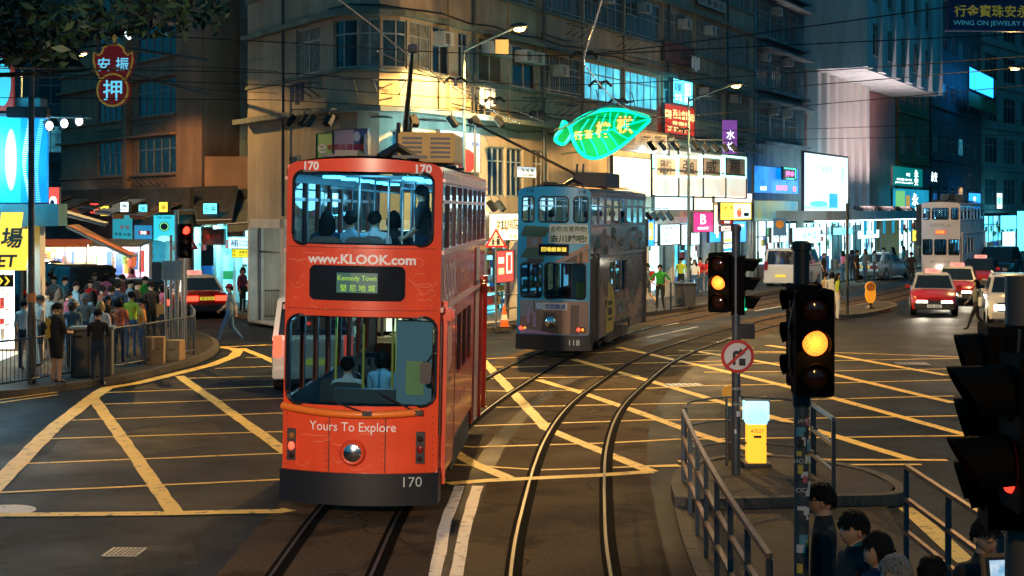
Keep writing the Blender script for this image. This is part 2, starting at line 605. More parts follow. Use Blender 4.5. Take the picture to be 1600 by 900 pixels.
lines = [   # thin cross lines of the box junction
    [(384, 559), (760, 561), (800, 559), (993, 548)], [(336, 576), (416, 573), (812, 574), (993, 568), (1150, 564)],
    [(280, 592), (416, 588), (753, 592), (934, 589), (1000, 587)], [(164, 614), (432, 604), (807, 612), (993, 608), (1100, 603)],
    [(163, 632), (437, 623), (782, 637), (947, 633), (1100, 630)], [(113, 657), (437, 646), (740, 666), (1010, 657), (1220, 655), (1507, 650)],
    [(77, 686), (437, 675), (740, 699), (942, 693), (1056, 687), (1220, 685), (1525, 681)],
    [(37, 725), (437, 709), (845, 735), (938, 732), (1060, 727)], [(-60, 773), (437, 750), (600, 748)],
    [(1040, 573), (1200, 568), (1300, 564), (1509, 560)], [(1060, 548), (1300, 551), (1530, 559)], [(1100, 582), (1300, 580), (1528, 576)],
    [(1100, 603), (1220, 601), (1486, 594)], [(1100, 630), (1220, 626), (1490, 619)],
    [(1040, 556), (1180, 552), (1300, 551)],
]
diag = [
    [(145, 622), (205, 705), (272, 801)], [(280, 588), (340, 630), (437, 700), (520, 760)], [(378, 545), (416, 560), (520, 610)],
    [(700, 535), (755, 564), (854, 670), (940, 706), (1018, 738)], [(630, 660), (740, 725), (800, 750)],
    [(841, 594), (905, 613), (970, 635), (1100, 682), (1180, 706), (1240, 724)], [(896, 562), (953, 578), (1044, 604), (1130, 630), (1220, 656), (1428, 720)],
    [(966, 543), (1100, 573), (1200, 597), (1300, 622), (1526, 685)], [(1080, 548), (1190, 566), (1300, 585), (1490, 630)], [(1200, 540), (1302, 555), (1479, 587)],
]
mb = MB()
for i, l in enumerate(lines):
    stripe(mb, l, .105, .008)
for l in diag:
    stripe(mb, l, .225, .0105)
stripe(mb, [(-60, 806), (100, 805), (272, 803), (437, 800), (452, 797)], .26, .013)
stripe(mb, [(700, 757), (760, 752), (820, 749), (930, 744), (1018, 738)], .24, .013)
stripe(mb, [(1060, 722), (1220, 719), (1480, 720)], .16, .013)
stripe(mb, [(1018, 730), (1220, 727), (1440, 727)], .12, .013)
stripe(mb, [(-40, 795), (3, 750), (83, 670), (147, 620), (167, 607), (213, 600), (270, 586), (330, 571), (366, 557), (372, 550), (366, 546), (345, 543)], .30, .0155)
stripe(mb, [(345, 543), (416, 540), (470, 539)], .2, .018)
stripe(mb, [(-30, 634), (90, 617)], .1, .008)
stripe(mb, [(-30, 629), (90, 613)], .1, .008)
for q in ([(1403, 793), (1433, 793), (1524, 876), (1496, 880)], [(1521, 800), (1558, 800), (1640, 868), (1612, 872)], [(1320, 786), (1345, 786), (1420, 872), (1398, 874)]):
    mb.add([G(*p, .008) for p in q], [(0, 1, 2, 3)])
ring = [G(8 + 34 * math.cos(a / 16 * 2 * math.pi), 799 + 15 * math.sin(a / 16 * 2 * math.pi), .0085) for a in range(16)]
struct(tag(mb.ob('road_markings', m_yel)))
mb = MB()
stripe(mb, [(718, 760), (697, 815), (679, 900), (672, 960)], .15, .009)
stripe(mb, [(747, 760), (729, 815), (713, 900), (707, 960)], .15, .009)
mb.disc(G(4, 798, .009), .42, 'z', 20)
for a, b in (((1003, 515), (1060, 505)), ((1180, 486), (1260, 472)), ((1010, 528), (1090, 511))):
    stripe(mb, [a, b], .10, .009)
struct(mb.ob('white_markings', m_wht))
# repairs, manholes, gullies
mb = MB()
for q in ([(1012, 600), (1052, 548), (1180, 540), (1130, 640), (1060, 700)], [(90, 690), (330, 655), (360, 690), (60, 735)], [(170, 860), (300, 845), (310, 880), (180, 900)]):
    mb.add([G(*p, .002) for p in q], [tuple(range(len(q)))])
struct(mb.ob('asphalt_patches', m_patch))
def cover(px, py, a, b, lab):
    c = G(px, py)
    t = thing('manhole_cover', lab, 'manhole cover', (c.x, c.y, 0), rnd.uniform(-.2, .2))
    m = MB()
    m.box(-a, a, -b, b, .004, .016)
    m.ob('rim', m_steel, t)
    m = MB()
    for i in range(7):
        x = -a + .05 + i * (2 * a - .1) / 6
        m.box(x - .012, x + .012, -b + .04, b - .04, .017, .022)
    m.ob('plate', m_dgrey, t)
cover(195, 864, .2, .22, 'worn steel cover in the dark asphalt of the near left corner')
cover(1068, 602, .42, .26, 'rectangular steel cover beside the curving rails and railing')
cover(1425, 569, .4, .3, 'small steel cover among the yellow lines below the red taxi')

# pavements with raised kerbs
def pavement(name, poly, h=.14, kerb=None):
    m = MB()
    m.slab([(p[0], p[1]) for p in poly], -.1, h)
    o = struct(m.ob(name, m_pave))
    if kerb:
        m = MB()
        kp = smooth_path([Vector(p) for p in kerb], 3)
        a, b = offset(kp, -.14), offset(kp, .02)
        n = len(kp)
        for i in range(n - 1):
            g = .006
            pa, pb, qa, qb = a[i].lerp(a[i + 1], g), b[i].lerp(b[i + 1], g), a[i + 1].lerp(a[i], g), b[i + 1].lerp(b[i], g)
            m.hexa([(*pa, -.05), (*qa, -.05), (*qb, -.05), (*pb, -.05), (*pa, h + .012), (*qa, h + .012), (*qb, h + .012), (*pb, h + .012)])
        struct(m.ob(name + '_kerb', m_kerb))
    return o
def g2(px, py):
    q = G(px, py)
    return (q.x, q.y)
lk = [(-19, 28.6), (-14, 30.4), g2(-10, 623), g2(75, 614), g2(150, 604), g2(215, 593), g2(262, 581), g2(310, 567), g2(336, 553), g2(341, 543), g2(330, 534), (-9.9, 47.6), (-12.5, 49.6), (-18, 51.5), (-40, 54)]
pavement('left_pavement', [tuple(p) for p in smooth_path([Vector(p) for p in lk], 3)] + [(-60, 54), (-60, 28.6)], kerb=lk)
ck = [(-26, 78), (-16, 64.5), (-12.2, 58.3), (-9.2, 54.6), (-7.4, 51.6), (-5.7, 46.4), (-4.6, 43.6), (-3.4, 42.6), (-2.2, 43.6), (-.9, 48.5), (2.4, 53.0), (5.9, 57.8), (8.2, 62.4), (11.2, 69.6), (16, 79), (30, 108), (60, 171)]
pavement('corner_pavement', [tuple(p) for p in smooth_path([Vector(p) for p in ck], 3)] + [(20, 190), (-60, 190), (-60, 78)], kerb=ck)
# refuge between the tracks and the crossing, with its raised nose
rk = [(2.3, 5), (2.12, 10), (2.06, 14), (2.12, 17.5), (2.25, 20.0)]
pavement('refuge_floor', [(p[0], p[1]) for p in rk] + [(2.4, 20.9), (5.0, 20.9), (4.55, 17.5), (4.4, 13), (4.4, 5)], .03, rk)
nk = [(2.26, 20.0), (2.36, 21.4), (2.7, 22.6), (3.4, 23.35), (4.3, 23.2), (5.05, 22.1), (5.2, 20.9), (5.0, 20.35), (4.2, 20.2), (3.0, 20.05), (2.26, 20.0)]
pavement('refuge_nose', nk[:-1], .15, nk)
# bollard island far right
ik = [g2(1300, 499), g2(1345, 496), g2(1392, 486), g2(1400, 480), g2(1370, 476), g2(1315, 488), g2(1300, 499)]
pavement('bollard_island', ik[:-1], .13, ik)
# kerb along the far side of the street, off to the right
pavement('right_pavement', [(17, 20), (17, 40), (33, 74), (72, 160), (140, 160), (140, 20)], .14, [(17, 20), (17, 40), (33, 74), (72, 160)])
# ---------------------------------------------------------------- buildings
class Path:
    """A facade line on the ground, left to right as seen from the street; (s, d, z) = along, into the wall, up."""
    def __init__(s, pts):
        s.p = [Vector(q) for q in pts]
        s.c = [0.0]
        for a, b in zip(s.p, s.p[1:]):
            s.c.append(s.c[-1] + (b - a).length)
        s.L = s.c[-1]
        s.o = s.p[0].copy()
    def seg(s, u):
        i = 0
        while i < len(s.p) - 2 and u > s.c[i + 1]:
            i += 1
        return i
    def w(s, u, d, z):
        i = s.seg(u)
        t = (s.p[i + 1] - s.p[i]).normalized()
        n = Vector((-t.y, t.x))
        q = s.p[i] + t * (u - s.c[i])
        for j in (i, i + 1):                     # mitre at the corners of the line
            if 0 < j < len(s.p) - 1 and abs(u - s.c[j]) < 1e-6:
                t0, t1_ = (s.p[j] - s.p[j - 1]).normalized(), (s.p[j + 1] - s.p[j]).normalized()
                n = (Vector((-t0.y, t0.x)) + Vector((-t1_.y, t1_.x))).normalized()
        q = q + n * d - s.o
        return Vector((q.x, q.y, z))
    def hit(s, px, d=0.0):
        """(s, Y) where the sight line through photo column PX meets the line moved D into the wall."""
        k = (px - 800) / F
        best, near_ = None, None
        for i in range(len(s.p) - 1):
            a, b = s.p[i], s.p[i + 1]
            t = (b - a).normalized(); n = Vector((-t.y, t.x))
            a = a + n * d; b = b + n * d
            den = (b.x - a.x) - k * (b.y - a.y)
            if abs(den) < 1e-9:
                continue
            v = (k * a.y - a.x) / den
            lo = -1e9 if i == 0 else -1e-3
            hi = 1e9 if i == len(s.p) - 2 else 1 + 1e-3
            Y = a.y + (b.y - a.y) * v
            if Y < 5:
                continue
            off = max(lo - v, v - hi, 0) * (b - a).length
            w_ = min(max(v, lo), hi)
            q = (s.c[i] + w_ * (s.c[i + 1] - s.c[i]), Y, off)
            if off == 0 and (best is None or Y < best[1]):
                best = q
            if near_ is None or off < near_[2]:
                near_ = q
        return (best or near_)[:2]
    def cuts(s, a, b):
        return [a] + [c for c in s.c if a + 1e-3 < c < b - 1e-3] + [b]
    def angle(s, u):
        i = s.seg(u); t = s.p[i + 1] - s.p[i]
        return math.atan2(t.y, t.x)
    def pos(s, u, d, z=0.0):
        q = s.w(u, d, z)
        return Vector((q.x + s.o.x, q.y + s.o.y, z))

def sbox(mb, pa, s0, s1, d0, d1, z0, z1, m=0):
    c = pa.cuts(s0, s1)
    for a, b in zip(c, c[1:]):
        mb.hexa([pa.w(a, d0, z0), pa.w(b, d0, z0), pa.w(b, d1, z0), pa.w(a, d1, z0), pa.w(a, d0, z1), pa.w(b, d0, z1), pa.w(b, d1, z1), pa.w(a, d1, z1)], m)

def wall_grid(mb, pa, s0, s1, z0, z1, holes, m=0, depth=.22, d=0.0):
    xs = sorted(set([s0, s1] + [c for c in pa.c if s0 < c < s1] + [v for h in holes for v in h[:2]]))
    zs = sorted(set([z0, z1] + [v for h in holes for v in h[2:4]]))
    for a, b in zip(xs, xs[1:]):
        if b - a < 1e-5:
            continue
        for e, f in zip(zs, zs[1:]):
            cx, cz = (a + b) / 2, (e + f) / 2
            if any(h[0] < cx < h[1] and h[2] < cz < h[3] for h in holes):
                continue
            mb.quad(pa.w(a, d, e), pa.w(b, d, e), pa.w(b, d, f), pa.w(a, d, f), m)
    for h in holes:
        c = pa.cuts(h[0], h[1])
        for a, b in zip(c, c[1:]):
            mb.quad(pa.w(a, d, h[2]), pa.w(b, d, h[2]), pa.w(b, d + depth, h[2]), pa.w(a, d + depth, h[2]), m)
            mb.quad(pa.w(a, d, h[3]), pa.w(b, d, h[3]), pa.w(b, d + depth, h[3]), pa.w(a, d + depth, h[3]), m)
        for a in h[:2]:
            mb.quad(pa.w(a, d, h[2]), pa.w(a, d + depth, h[2]), pa.w(a, d + depth, h[3]), pa.w(a, d, h[3]), m)

m_lit_c = glow('lit_window_cyan', (.12, .62, .80), 1.1, c2=(.03, .25, .36), vs=1.3)
m_lit_w = glow('lit_window_warm', (1.0, .55, .22), .9, c2=(.35, .16, .05), vs=1.5)
m_lit_d = glow('dim_lit_window', (.05, .28, .38), .6, c2=(.01, .06, .09), vs=1.1)

def window(root, pa, s0, s1, z0, z1, cols=3, split=.68, glassm=None, frame=None, d=.0, bars=False):
    """One window of a facade: frame with mullions and a transom, a pane child behind, sometimes a sill."""
    frame = frame or m_alu
    f = MB()
    a, b = d + .05, d + .11
    th = .05
    sbox(f, pa, s0, s1, a, b, z0, z0 + th); sbox(f, pa, s0, s1, a, b, z1 - th, z1)
    for i in range(cols + 1):
        u = s0 + (s1 - s0 - th) * i / cols
        sbox(f, pa, u, u + th, a + .003, b - .003, z0 + th, z1 - th)
    if split:
        zz = z0 + (z1 - z0) * split
        sbox(f, pa, s0 + th, s1 - th, a + .006, b - .006, zz, zz + .045)
    if bars:
        n = int((s1 - s0) / .16)
        for i in range(1, n):
            u = s0 + (s1 - s0) * i / n
            sbox(f, pa, u - .008, u + .008, d - .04, d - .025, z0, z1)
        for zz in (z0 + .1, (z0 + z1) / 2, z1 - .1):
            sbox(f, pa, s0, s1, d - .055, d - .041, zz, zz + .025)
    fo = f.ob('window', frame, root)
    g = MB()
    c = pa.cuts(s0, s1)
    for u, v in zip(c, c[1:]):
        g.quad(pa.w(u, d + .085, z0), pa.w(v, d + .085, z0), pa.w(v, d + .085, z1), pa.w(u, d + .085, z1))
    g.ob('pane', glassm or rnd.choice((m_wdark, m_wdark, m_wdark, m_wblue, m_wblue, m_curt, m_warmcurt)), fo)
    return fo

m_ac = mat('air_conditioner_shell', (.42, .42, .40), .55, var=.2)
def aircon(root, pa, s, z, wdt=.62, h=.42, out=.42, lit=None):
    f = MB()
    sbox(f, pa, s, s + wdt, -out, .05, z, z + h)
    o = f.ob('air_conditioner', lit or m_ac, root)
    g = MB()
    for i in range(5):
        zz = z + .05 + i * (h - .1) / 5
        sbox(g, pa, s + .05, s + wdt * .55, -out - .012, -out - .002, zz, zz + .04)
    g.ob('grille', m_black, o)

def px_window(pa, x0, x1, z0, z1):
    a, b = pa.hit(x0)[0], pa.hit(x1)[0]
    return (min(a, b), max(a, b), z0, z1)

m_beige = mat('beige_render', (.40, .325, .235), .8, var=.16, vs=.8, streak=.3, bump=.1)
m_ledge = mat('green_stained_ledge', (.20, .23, .19), .8, var=.3, vs=1.5, streak=.4)
m_curt = mat('pale_curtain', (.16, .17, .15), .8, var=.5, vs=5)
m_warmcurt = mat('brown_curtain', (.09, .06, .04), .8, var=.5, vs=5)
m_navycloth = mat('navy_cloth_hung', (.02, .04, .09), .9)
m_room = mat('room_dark', (.05, .05, .05), .9)

# ---- the curved corner building
pA = Path([(-9.0, 52.3), (-7.3, 49.3), (-5.55, 46.2), (-5.1, 45.55), (-4.55, 45.2), (-3.9, 45.12), (-3.3, 45.4), (-2.85, 46.1), (-2.5, 46.9), (12.3, 78.3)])
rA = thing('corner_building', 'beige corner tenement with a rounded corner behind the orange tram', 'building', (pA.o.x, pA.o.y, 0))
SA = pA.L
rows = ((8.1, 9.55), (11.0, 12.6), (13.9, 15.5))
r1 = [(463, 500, 0), (521, 558, 0), (560, 594, 0), (597, 636, 0), (640, 674, 0), (676, 702, 0), (716, 733, 0), (748, 786, 0), (801, 838, 0), (844, 907, 2), (913, 972, 1), (976, 1029, 1), (1037, 1082, 0), (1087, 1129, 2), (1133, 1171, 2)]
r2 = [(463, 500, 0), (521, 594, 0), (600, 674, 0), (680, 702, 0), (748, 838, 2), (848, 909, 2), (914, 975, 2), (977, 1032, 2), (1037, 1083, 0), (1087, 1130, 2), (1134, 1171, 2)]
holes = []
specs = []
for row, lst in zip(rows, (r1, r2, r2)):
    for x0, x1, k in lst:
        h = px_window(pA, x0, x1, *row)
        holes.append(h); specs.append((h, k))
mz = [px_window(pA, 762, 790, 4.35, 6.0), px_window(pA, 792, 818, 4.35, 6.0), px_window(pA, 832, 856, 4.35, 6.0), px_window(pA, 612, 676, 4.75, 6.25), px_window(pA, 452, 470, 4.3, 5.6)]
wl = MB()
wall_grid(wl, pA, 0, SA, 3.6, 19.0, holes + mz)
for u in (0, SA):
    a, b = pA.w(u, 0, 0), pA.w(u, 9, 0)
    wl.quad(a, b, b + Vector((0, 0, 19)), a + Vector((0, 0, 19)))
wl.ob('wall', m_beige, rA)
lg = MB()
for z, o in ((6.78, .55), (9.62, .26), (12.75, .26), (15.65, .26), (18.9, .3)):
    sbox(lg, pA, 0, SA, -o, -.002, z, z + .16)
for z in (7.98, 10.9, 13.8):
    sbox(lg, pA, 0, SA, -.09, -.003, z, z + .1)
lg.ob('ledge', m_ledge, rA)
pl = MB()
for px in (700, 742, 795, 841, 910, 974, 1034, 1085, 1131):
    u = pA.hit(px)[0]
    sbox(pl, pA, u - .06, u + .06, -.07, -.004, 6.95, 18.8)
pl.ob('pilaster', m_beige, rA)
pp = MB()
for px in (444, 728, 838, 1036, 1130):
    u = pA.hit(px)[0]
    pp.tube([pA.w(u + .3, -.16, 3.7), pA.w(u + .3, -.16, 18.6)], .055, 6)
pp.ob('drain_pipe', m_dgrey, rA)
for h, k in specs:
    wid = h[1] - h[0]
    gm = None
    if h[2] < 9 and abs(h[0] - pA.hit(913)[0]) < .05 or h[2] < 9 and abs(h[0] - pA.hit(976)[0]) < .05:
        gm = m_lit_c
    window(rA, pA, *h, cols=max(2, int(wid / .75)), glassm=gm, bars=(k == 2))
for h in mz:
    window(rA, pA, *h, cols=3, split=.7)
for px, z, lit in ((676, 8.95, None), (754, 8.98, None), (770, 8.98, None), (806, 8.95, None), (823, 8.95, None), (862, 8.7, None), (1052, 9.2, None), (1094, 9.1, None), (1140, 9.1, None), (936, 11.9, None), (995, 12.0, None), (1060, 11.9, None), (1100, 12.0, None)):
    aircon(rA, pA, pA.hit(px)[0], z)
# awnings over windows and cantilever brackets below them
for px0, px1, z in ((846, 906, 9.72), (1088, 1128, 9.7), (1135, 1170, 9.7), (752, 786, 9.62)):
    u, v = pA.hit(px0)[0], pA.hit(px1)[0]
    a = MB()
    a.hexa([pA.w(u, -.7, z - .25), pA.w(v, -.7, z - .25), pA.w(v, -.01, z), pA.w(u, -.01, z), pA.w(u, -.7, z - .22), pA.w(v, -.7, z - .22), pA.w(v, -.01, z + .03), pA.w(u, -.01, z + .03)])
    a.ob('window_awning', m_dgrey, rA)
# drying racks, cables and conduits hung on the old front
for i, (px, z) in enumerate(((722, 7.8), (812, 7.75), (862, 7.7), (930, 7.8), (1000, 7.75), (1100, 7.7), (1150, 7.75), (880, 10.7), (960, 10.75), (1060, 10.7), (1110, 10.75), (560, 7.7), (480, 7.75))):
    u = pA.hit(px)[0]
    k = MB()
    for j in range(3):
        k.tube([pA.w(u + j * .6, -.1, z), pA.w(u + j * .6, -.75, z), pA.w(u + j * .6, -.1, z - .4)], .02, 4)
    k.tube([pA.w(u - .1, -.75, z + .01), pA.w(u + 1.3, -.75, z + .01)], .018, 4); k.tube([pA.w(u - .1, -.45, z + .01), pA.w(u + 1.3, -.45, z + .01)], .018, 4)
    k.ob('drying_rack', m_dgrey, rA)
    if i % 3 == 0:
        k = MB()
        for j in range(3):
            sbox(k, pA, u + .1 + j * .4, u + .38 + j * .4, -.6, -.58, z - .55 - .1 * (j % 2), z)
        k.ob('laundry', (m_white, m_navycloth, m_curt)[i // 3 % 3], rA)
for z, a_, b_ in ((6.62, 455, 1165), (7.2, 700, 1165), (9.9, 520, 1000), (10.1, 840, 1170)):
    k = MB(); k.tube([pA.w(q, -.14, z + .05 * math.sin(q * 1.7)) for q in [pA.hit(a_)[0] + (pA.hit(b_)[0] - pA.hit(a_)[0]) * j / 24 for j in range(25)]], .022, 4); k.ob('conduit', m_black, rA)
# ground floor: piers, lit shop interiors and the soffit over the pavement
gf = MB()
gl = [(0, 3.0), (3.6, 5.6), (6.1, 7.7), (8.2, 10.6)]
u = pA.hit(762)[0]
stops = [pA.hit(x)[0] for x in (700, 757, 812, 872, 940, 1012, 1052, 1108, 1150, 1172)]
edges = [0, 3.2, 6.0] + stops + [SA]
for e in edges:
    sbox(gf, pA, max(0, e - .18), min(SA, e + .18), 0, .5, .14, 3.6)
sbox(gf, pA, 0, SA, .0, .3, 3.3, 3.6)
gf.ob('pier', mat('shop_pier', (.42, .40, .36), .6, var=.2), rA)
m_shopw = glow('shop_interior_white', (.80, .97, .98), 1.9, c2=(.22, .62, .70), vs=1.1)
m_shopy = glow('shop_interior_warm', (1.0, .86, .52), 1.7, c2=(.85, .45, .16), vs=1.4)
m_shopc = glow('shop_interior_cyan', (.20, .80, .95), 1.7, c2=(.03, .32, .46), vs=.9)
m_goods = [mat('goods_%s' % n, c, .5) for n, c in (('red', (.55, .04, .03)), ('white', (.7, .7, .68)), ('blue', (.04, .15, .45)), ('green', (.08, .35, .10)), ('gold', (.6, .38, .06)), ('brown', (.16, .08, .04)))]
def shop(root, pa, s0, s1, backm, z1=3.3, depth=2.4, goods=True, d0=.3):
    b = MB()
    sbox(b, pa, s0, s1, depth, depth + .05, .14, z1)
    o = b.ob('shop_interior', backm, root)
    f = MB(); n_ = max(1, int((s1 - s0) / 1.5))
    for i in range(n_ + 1):
        u = s0 + (s1 - s0) * i / n_
        sbox(f, pa, u - .035, u + .035, .32, .4, .14, z1)
    sbox(f, pa, s0, s1, .33, .39, 2.45, 2.52)
    f.ob('shop_frame', m_dgrey, o)
    f = MB()
    for i in range(int((s1 - s0) * 2.4)):
        u = rnd.uniform(s0, s1 - .6); zz = rnd.uniform(.9, 2.5)
        sbox(f, pa, u, u + rnd.uniform(.15, .6), depth - .09 - .004 * i % .05, depth - .02, zz, zz + rnd.uniform(.15, .6), rnd.randrange(6))
    for i in range(int((s1 - s0) / .9)):
        if rnd.random() < .6:
            u = s0 + i * .9; sbox(f, pa, u, u + rnd.uniform(.5, .85), depth - .9, depth - .5, .15, rnd.uniform(.7, 1.1), rnd.choice((1, 5, 2, 5)))
    if f.v:
        f.ob('posters_and_counters', m_goods, o)
    if goods:
        g = MB()
        n = int((s1 - s0) / .22)
        for zz in (.5, .95, 1.4, 1.85, 2.3):
            sbox(g, pa, s0 + .1, s1 - .1, depth - .42, depth - .05, zz - .04, zz, 1)
            for i in range(n):
                if rnd.random() < .72:
                    u = s0 + .12 + i * .22
                    sbox(g, pa, u, u + rnd.uniform(.1, .2), depth - .38, depth - .12, zz, zz + rnd.uniform(.12, .32), rnd.randrange(6))
        g.ob('goods_shelf', m_goods, o)
    return o
for i, (a, b) in enumerate(zip(edges, edges[1:])):
    shop(rA, pA, a + .2, b - .2, (m_shopw, m_shopw, m_shopy, m_shopw, m_shopy, m_shopc, m_shopc, m_shopw, m_shopw, m_shopw, m_shopc, m_shopw)[i % 12], goods=i in (3, 4, 5, 6, 8))
fl = MB()
sbox(fl, pA, 0, SA, .0, 3, .1, .15)
sbox(fl, pA, 0, SA, .3, 3, 3.3, 3.4)
fl.ob('shop_floor', m_conc, rA)

# ---- the narrow dark block at its right
dA = Vector((.432, .902))
pN = Path([(12.38, 78.4), (16.6, 87.3)])
rN = thing('narrow_tenement', 'narrow dark teal tenement with projecting window boxes beside the beige corner block', 'building', (pN.o.x, pN.o.y, 0))
m_teal = mat('teal_grey_render', (.22, .31, .34), .8, var=.25, vs=.8, streak=.45)
hol = []
for z in (7.6, 10.3, 13.0, 15.7):
    for u in (.5, 3.2, 5.9):
        hol.append((u, u + 2.2, z, z + 1.7))
wl = MB()
wall_grid(wl, pN, 0, pN.L, 3.4, 20, hol)
a, b = pN.w(0, 0, 0), pN.w(0, 9, 0)
wl.quad(a, b, b + Vector((0, 0, 20)), a + Vector((0, 0, 20)))
wl.ob('wall', m_teal, rN)
for h in hol:
    window(rN, pN, *h, cols=4, split=.7, bars=True)
bx = MB()
for z in (7.3, 10.0, 12.7, 15.4):
    sbox(bx, pN, .3, pN.L - .3, -.5, -.003, z, z + .14)
    sbox(bx, pN, .3, pN.L - .3, -.7, -.003, z + 2.2, z + 2.28)
bx.ob('balcony_slab', m_teal, rN)
for u, z in ((2.6, 8.9), (5.2, 8.9), (1, 11.6), (5.4, 11.7), (3.2, 14.2)):
    aircon(rN, pN, u, z)
shop(rN, pN, .3, pN.L - .3, m_shopw, goods=False, depth=1.5)
gf = MB(); sbox(gf, pN, 0, .3, 0, .4, .14, 3.4); sbox(gf, pN, pN.L - .3, pN.L, 0, .4, .14, 3.4)
gf.ob('pier', mat('stone_cladding', (.30, .29, .24), .8, var=.45, vs=5, bump=.6), rN)

# ---- the pale block with the overhanging upper storeys
pO = Path([(16.75, 87.6), (27.5, 110.2)])
rO = thing('overhang_building', 'pale concrete block with upper storeys overhanging pink walls and white fins', 'building', (pO.o.x, pO.o.y, 0))
m_pale = mat('pale_render', (.52, .64, .68), .75, var=.15, vs=.5, streak=.3)
m_pink = mat('pink_render', (.50, .27, .26), .8, var=.15, vs=.8)
wl = MB()
sbox(wl, pO, 0, pO.L, 0, 6, 3.4, 11.85, 1)
sbox(wl, pO, 0, pO.L - 1, -3.2, 6, 11.9, 34, 0)
wl.ob('wall', [m_pale, m_pink], rO)
fn_ = MB()
for i in range(7):
    u = .3 + i * 2.1
    sbox(fn_, pO, u, u + .85, -.62, -.003, 3.5, 11.88)
sbox(fn_, pO, 0, 13, -.3, -.004, 9.4, 9.7)
fn_.ob('white_fin', m_white, rO)
vf = MB()
for i in range(7):
    u = .0 + i * 4.0
    sbox(vf, pO, u, min(pO.L - 1, u + 1.5), -3.5, -3.203, 11.95, 34)
vf.ob('facade_rib', m_pale, rO)
for z in (12.8, 16.0, 19.2):
    for i in range(5):
        u = 1.75 + i * 4.0
        window(rO, pO, u, u + 2.0, z, z + 1.9, cols=3, d=-3.35)
for i in range(5):
    for z, hh in ((4.3, 1.3), (7.6, .8), (10.0, 1.5)):
        window(rO, pO, 1.3 + i * 2.1, 2.2 + i * 2.1, z, z + hh, cols=1, split=0, d=-.14)
for i in range(5):
    aircon(rO, pO, 2.3 + i * 4, 15.1 + (i % 2) * 3.2)
shop(rO, pO, 0, pO.L, glow('canopy_shops', (.75, .98, 1.0), 2.2, c2=(.02, .35, .5), vs=.42), z1=3.1, goods=False, depth=1.5)
for u in (3, 10.5, 16):
    sbox_ = MB(); sbox(sbox_, pO, u, u + 2.2, .9, 1.0, .14, 2.9); sbox_.ob('roller_shutter', mat('shutter_teal', (.05, .16, .18), .5, var=.3, vs=6), rO)

# ---- buildings further along and closing the street
def plain_block(name, label, p0, p1, z1, colr, rows_, cols_, wz=1.5, depth=8, base=3.6, lit=(), shopm=None, side=True, gm=None):
    pa = Path([p0, p1])
    r = thing(name, label, 'building', (p0[0], p0[1], 0))
    holes_ = []
    W = pa.L / cols_
    H = (z1 - base - .6) / rows_
    for j in range(rows_):
        for i in range(cols_):
            holes_.append((i * W + W * .18, (i + 1) * W - W * .18, base + .8 + j * H, base + .8 + j * H + min(wz, H * .62)))
    wl_ = MB()
    wall_grid(wl_, pa, 0, pa.L, base if shopm else 0, z1, holes_)
    if side:
        for u in (0, pa.L):
            a_, b_ = pa.w(u, 0, 0), pa.w(u, depth, 0)
            wl_.quad(a_, b_, b_ + Vector((0, 0, z1)), a_ + Vector((0, 0, z1)))
    a_, b_, c_, e_ = pa.w(0, 0, z1), pa.w(pa.L, 0, z1), pa.w(pa.L, depth, z1), pa.w(0, depth, z1)
    wl_.quad(a_, b_, c_, e_)
    wl_.ob('wall', colr, r)
    for k, h in enumerate(holes_):
        window(r, pa, *h, cols=2 if h[1] - h[0] < 1.6 else 3, glassm=lit[k] if k in lit else gm)
    lg_ = MB()
    for j in range(rows_ + 1):
        sbox(lg_, pa, 0, pa.L, -.16, -.003, base + .1 + j * H, base + .25 + j * H)
    lg_.ob('ledge', colr, r)
    if shopm:
        shop(r, pa, .2, pa.L - .2, shopm, z1=base - .3, goods=False, depth=1.2)
    return r, pa
m_olive = mat('olive_render', (.17, .16, .07), .8, var=.3, vs=.6, streak=.3)
m_navy = mat('dark_blue_render', (.07, .09, .11), .8, var=.3, vs=.7, streak=.4)
m_grey2 = mat('grey_render', (.28, .28, .27), .8, var=.2, vs=.6, streak=.35)
rOl, pOl = plain_block('olive_building', 'olive brown block beyond the overhanging concrete block', (27.9, 110.9), (33.0, 121.5), 26, m_olive, 6, 4, shopm=m_shopw)
rNv, pNv = plain_block('dark_office_block', 'dark blue block behind the white tram with green awning sign', (33.3, 122.0), (43.5, 143), 38, m_navy, 8, 6, lit={3: m_lit_w, 9: m_lit_d}, shopm=m_shopc)
rRt, pRt = plain_block('grey_block', 'grey block with tall dark windows at the far right end of the street', (44.0, 144), (64, 173), 40, m_grey2, 9, 6, wz=2.6, shopm=m_shopc)
plain_block('tower_block', 'tall dark tower closing the far end of the street', (30, 205), (110, 195), 75, m_navy, 16, 20, lit={45: m_lit_d, 88: m_lit_w, 131: m_lit_d}, wz=2)

# ---- left side: orange block, blue block, far blocks
m_orange = mat('salmon_render', (.42, .235, .15), .8, var=.18, vs=.8, streak=.3, bump=.1)
pB = Path([(-22.2, 75.6), (-14.0, 64.0)])
rB = thing('salmon_building', 'salmon tenement with strip windows above the dark awnings on the left', 'building', (pB.o.x, pB.o.y, 0))
hol, sp_ = [], []
for z, zt in ((5.45, 7.0), (7.95, 9.45), (10.4, 11.9), (12.9, 14.4), (15.4, 16.9)):
    for x0, x1 in ((152, 197), (214, 276)):
        h = px_window(pB, x0, x1, z, zt); hol.append(h)
wl = MB()
wall_grid(wl, pB, 0, pB.L, 3.2, 19, hol)
p1_ = pB.w(pB.L, 0, 0)
q1_ = Vector((-12.7 - pB.o.x, 62.9 - pB.o.y, 0))
wl.quad(p1_ + Vector((0, 0, 3.2)), q1_ + Vector((0, 0, 3.2)), q1_ + Vector((0, 0, 19)), p1_ + Vector((0, 0, 19)))
q2_ = q1_ + Vector((2, 5, 0))
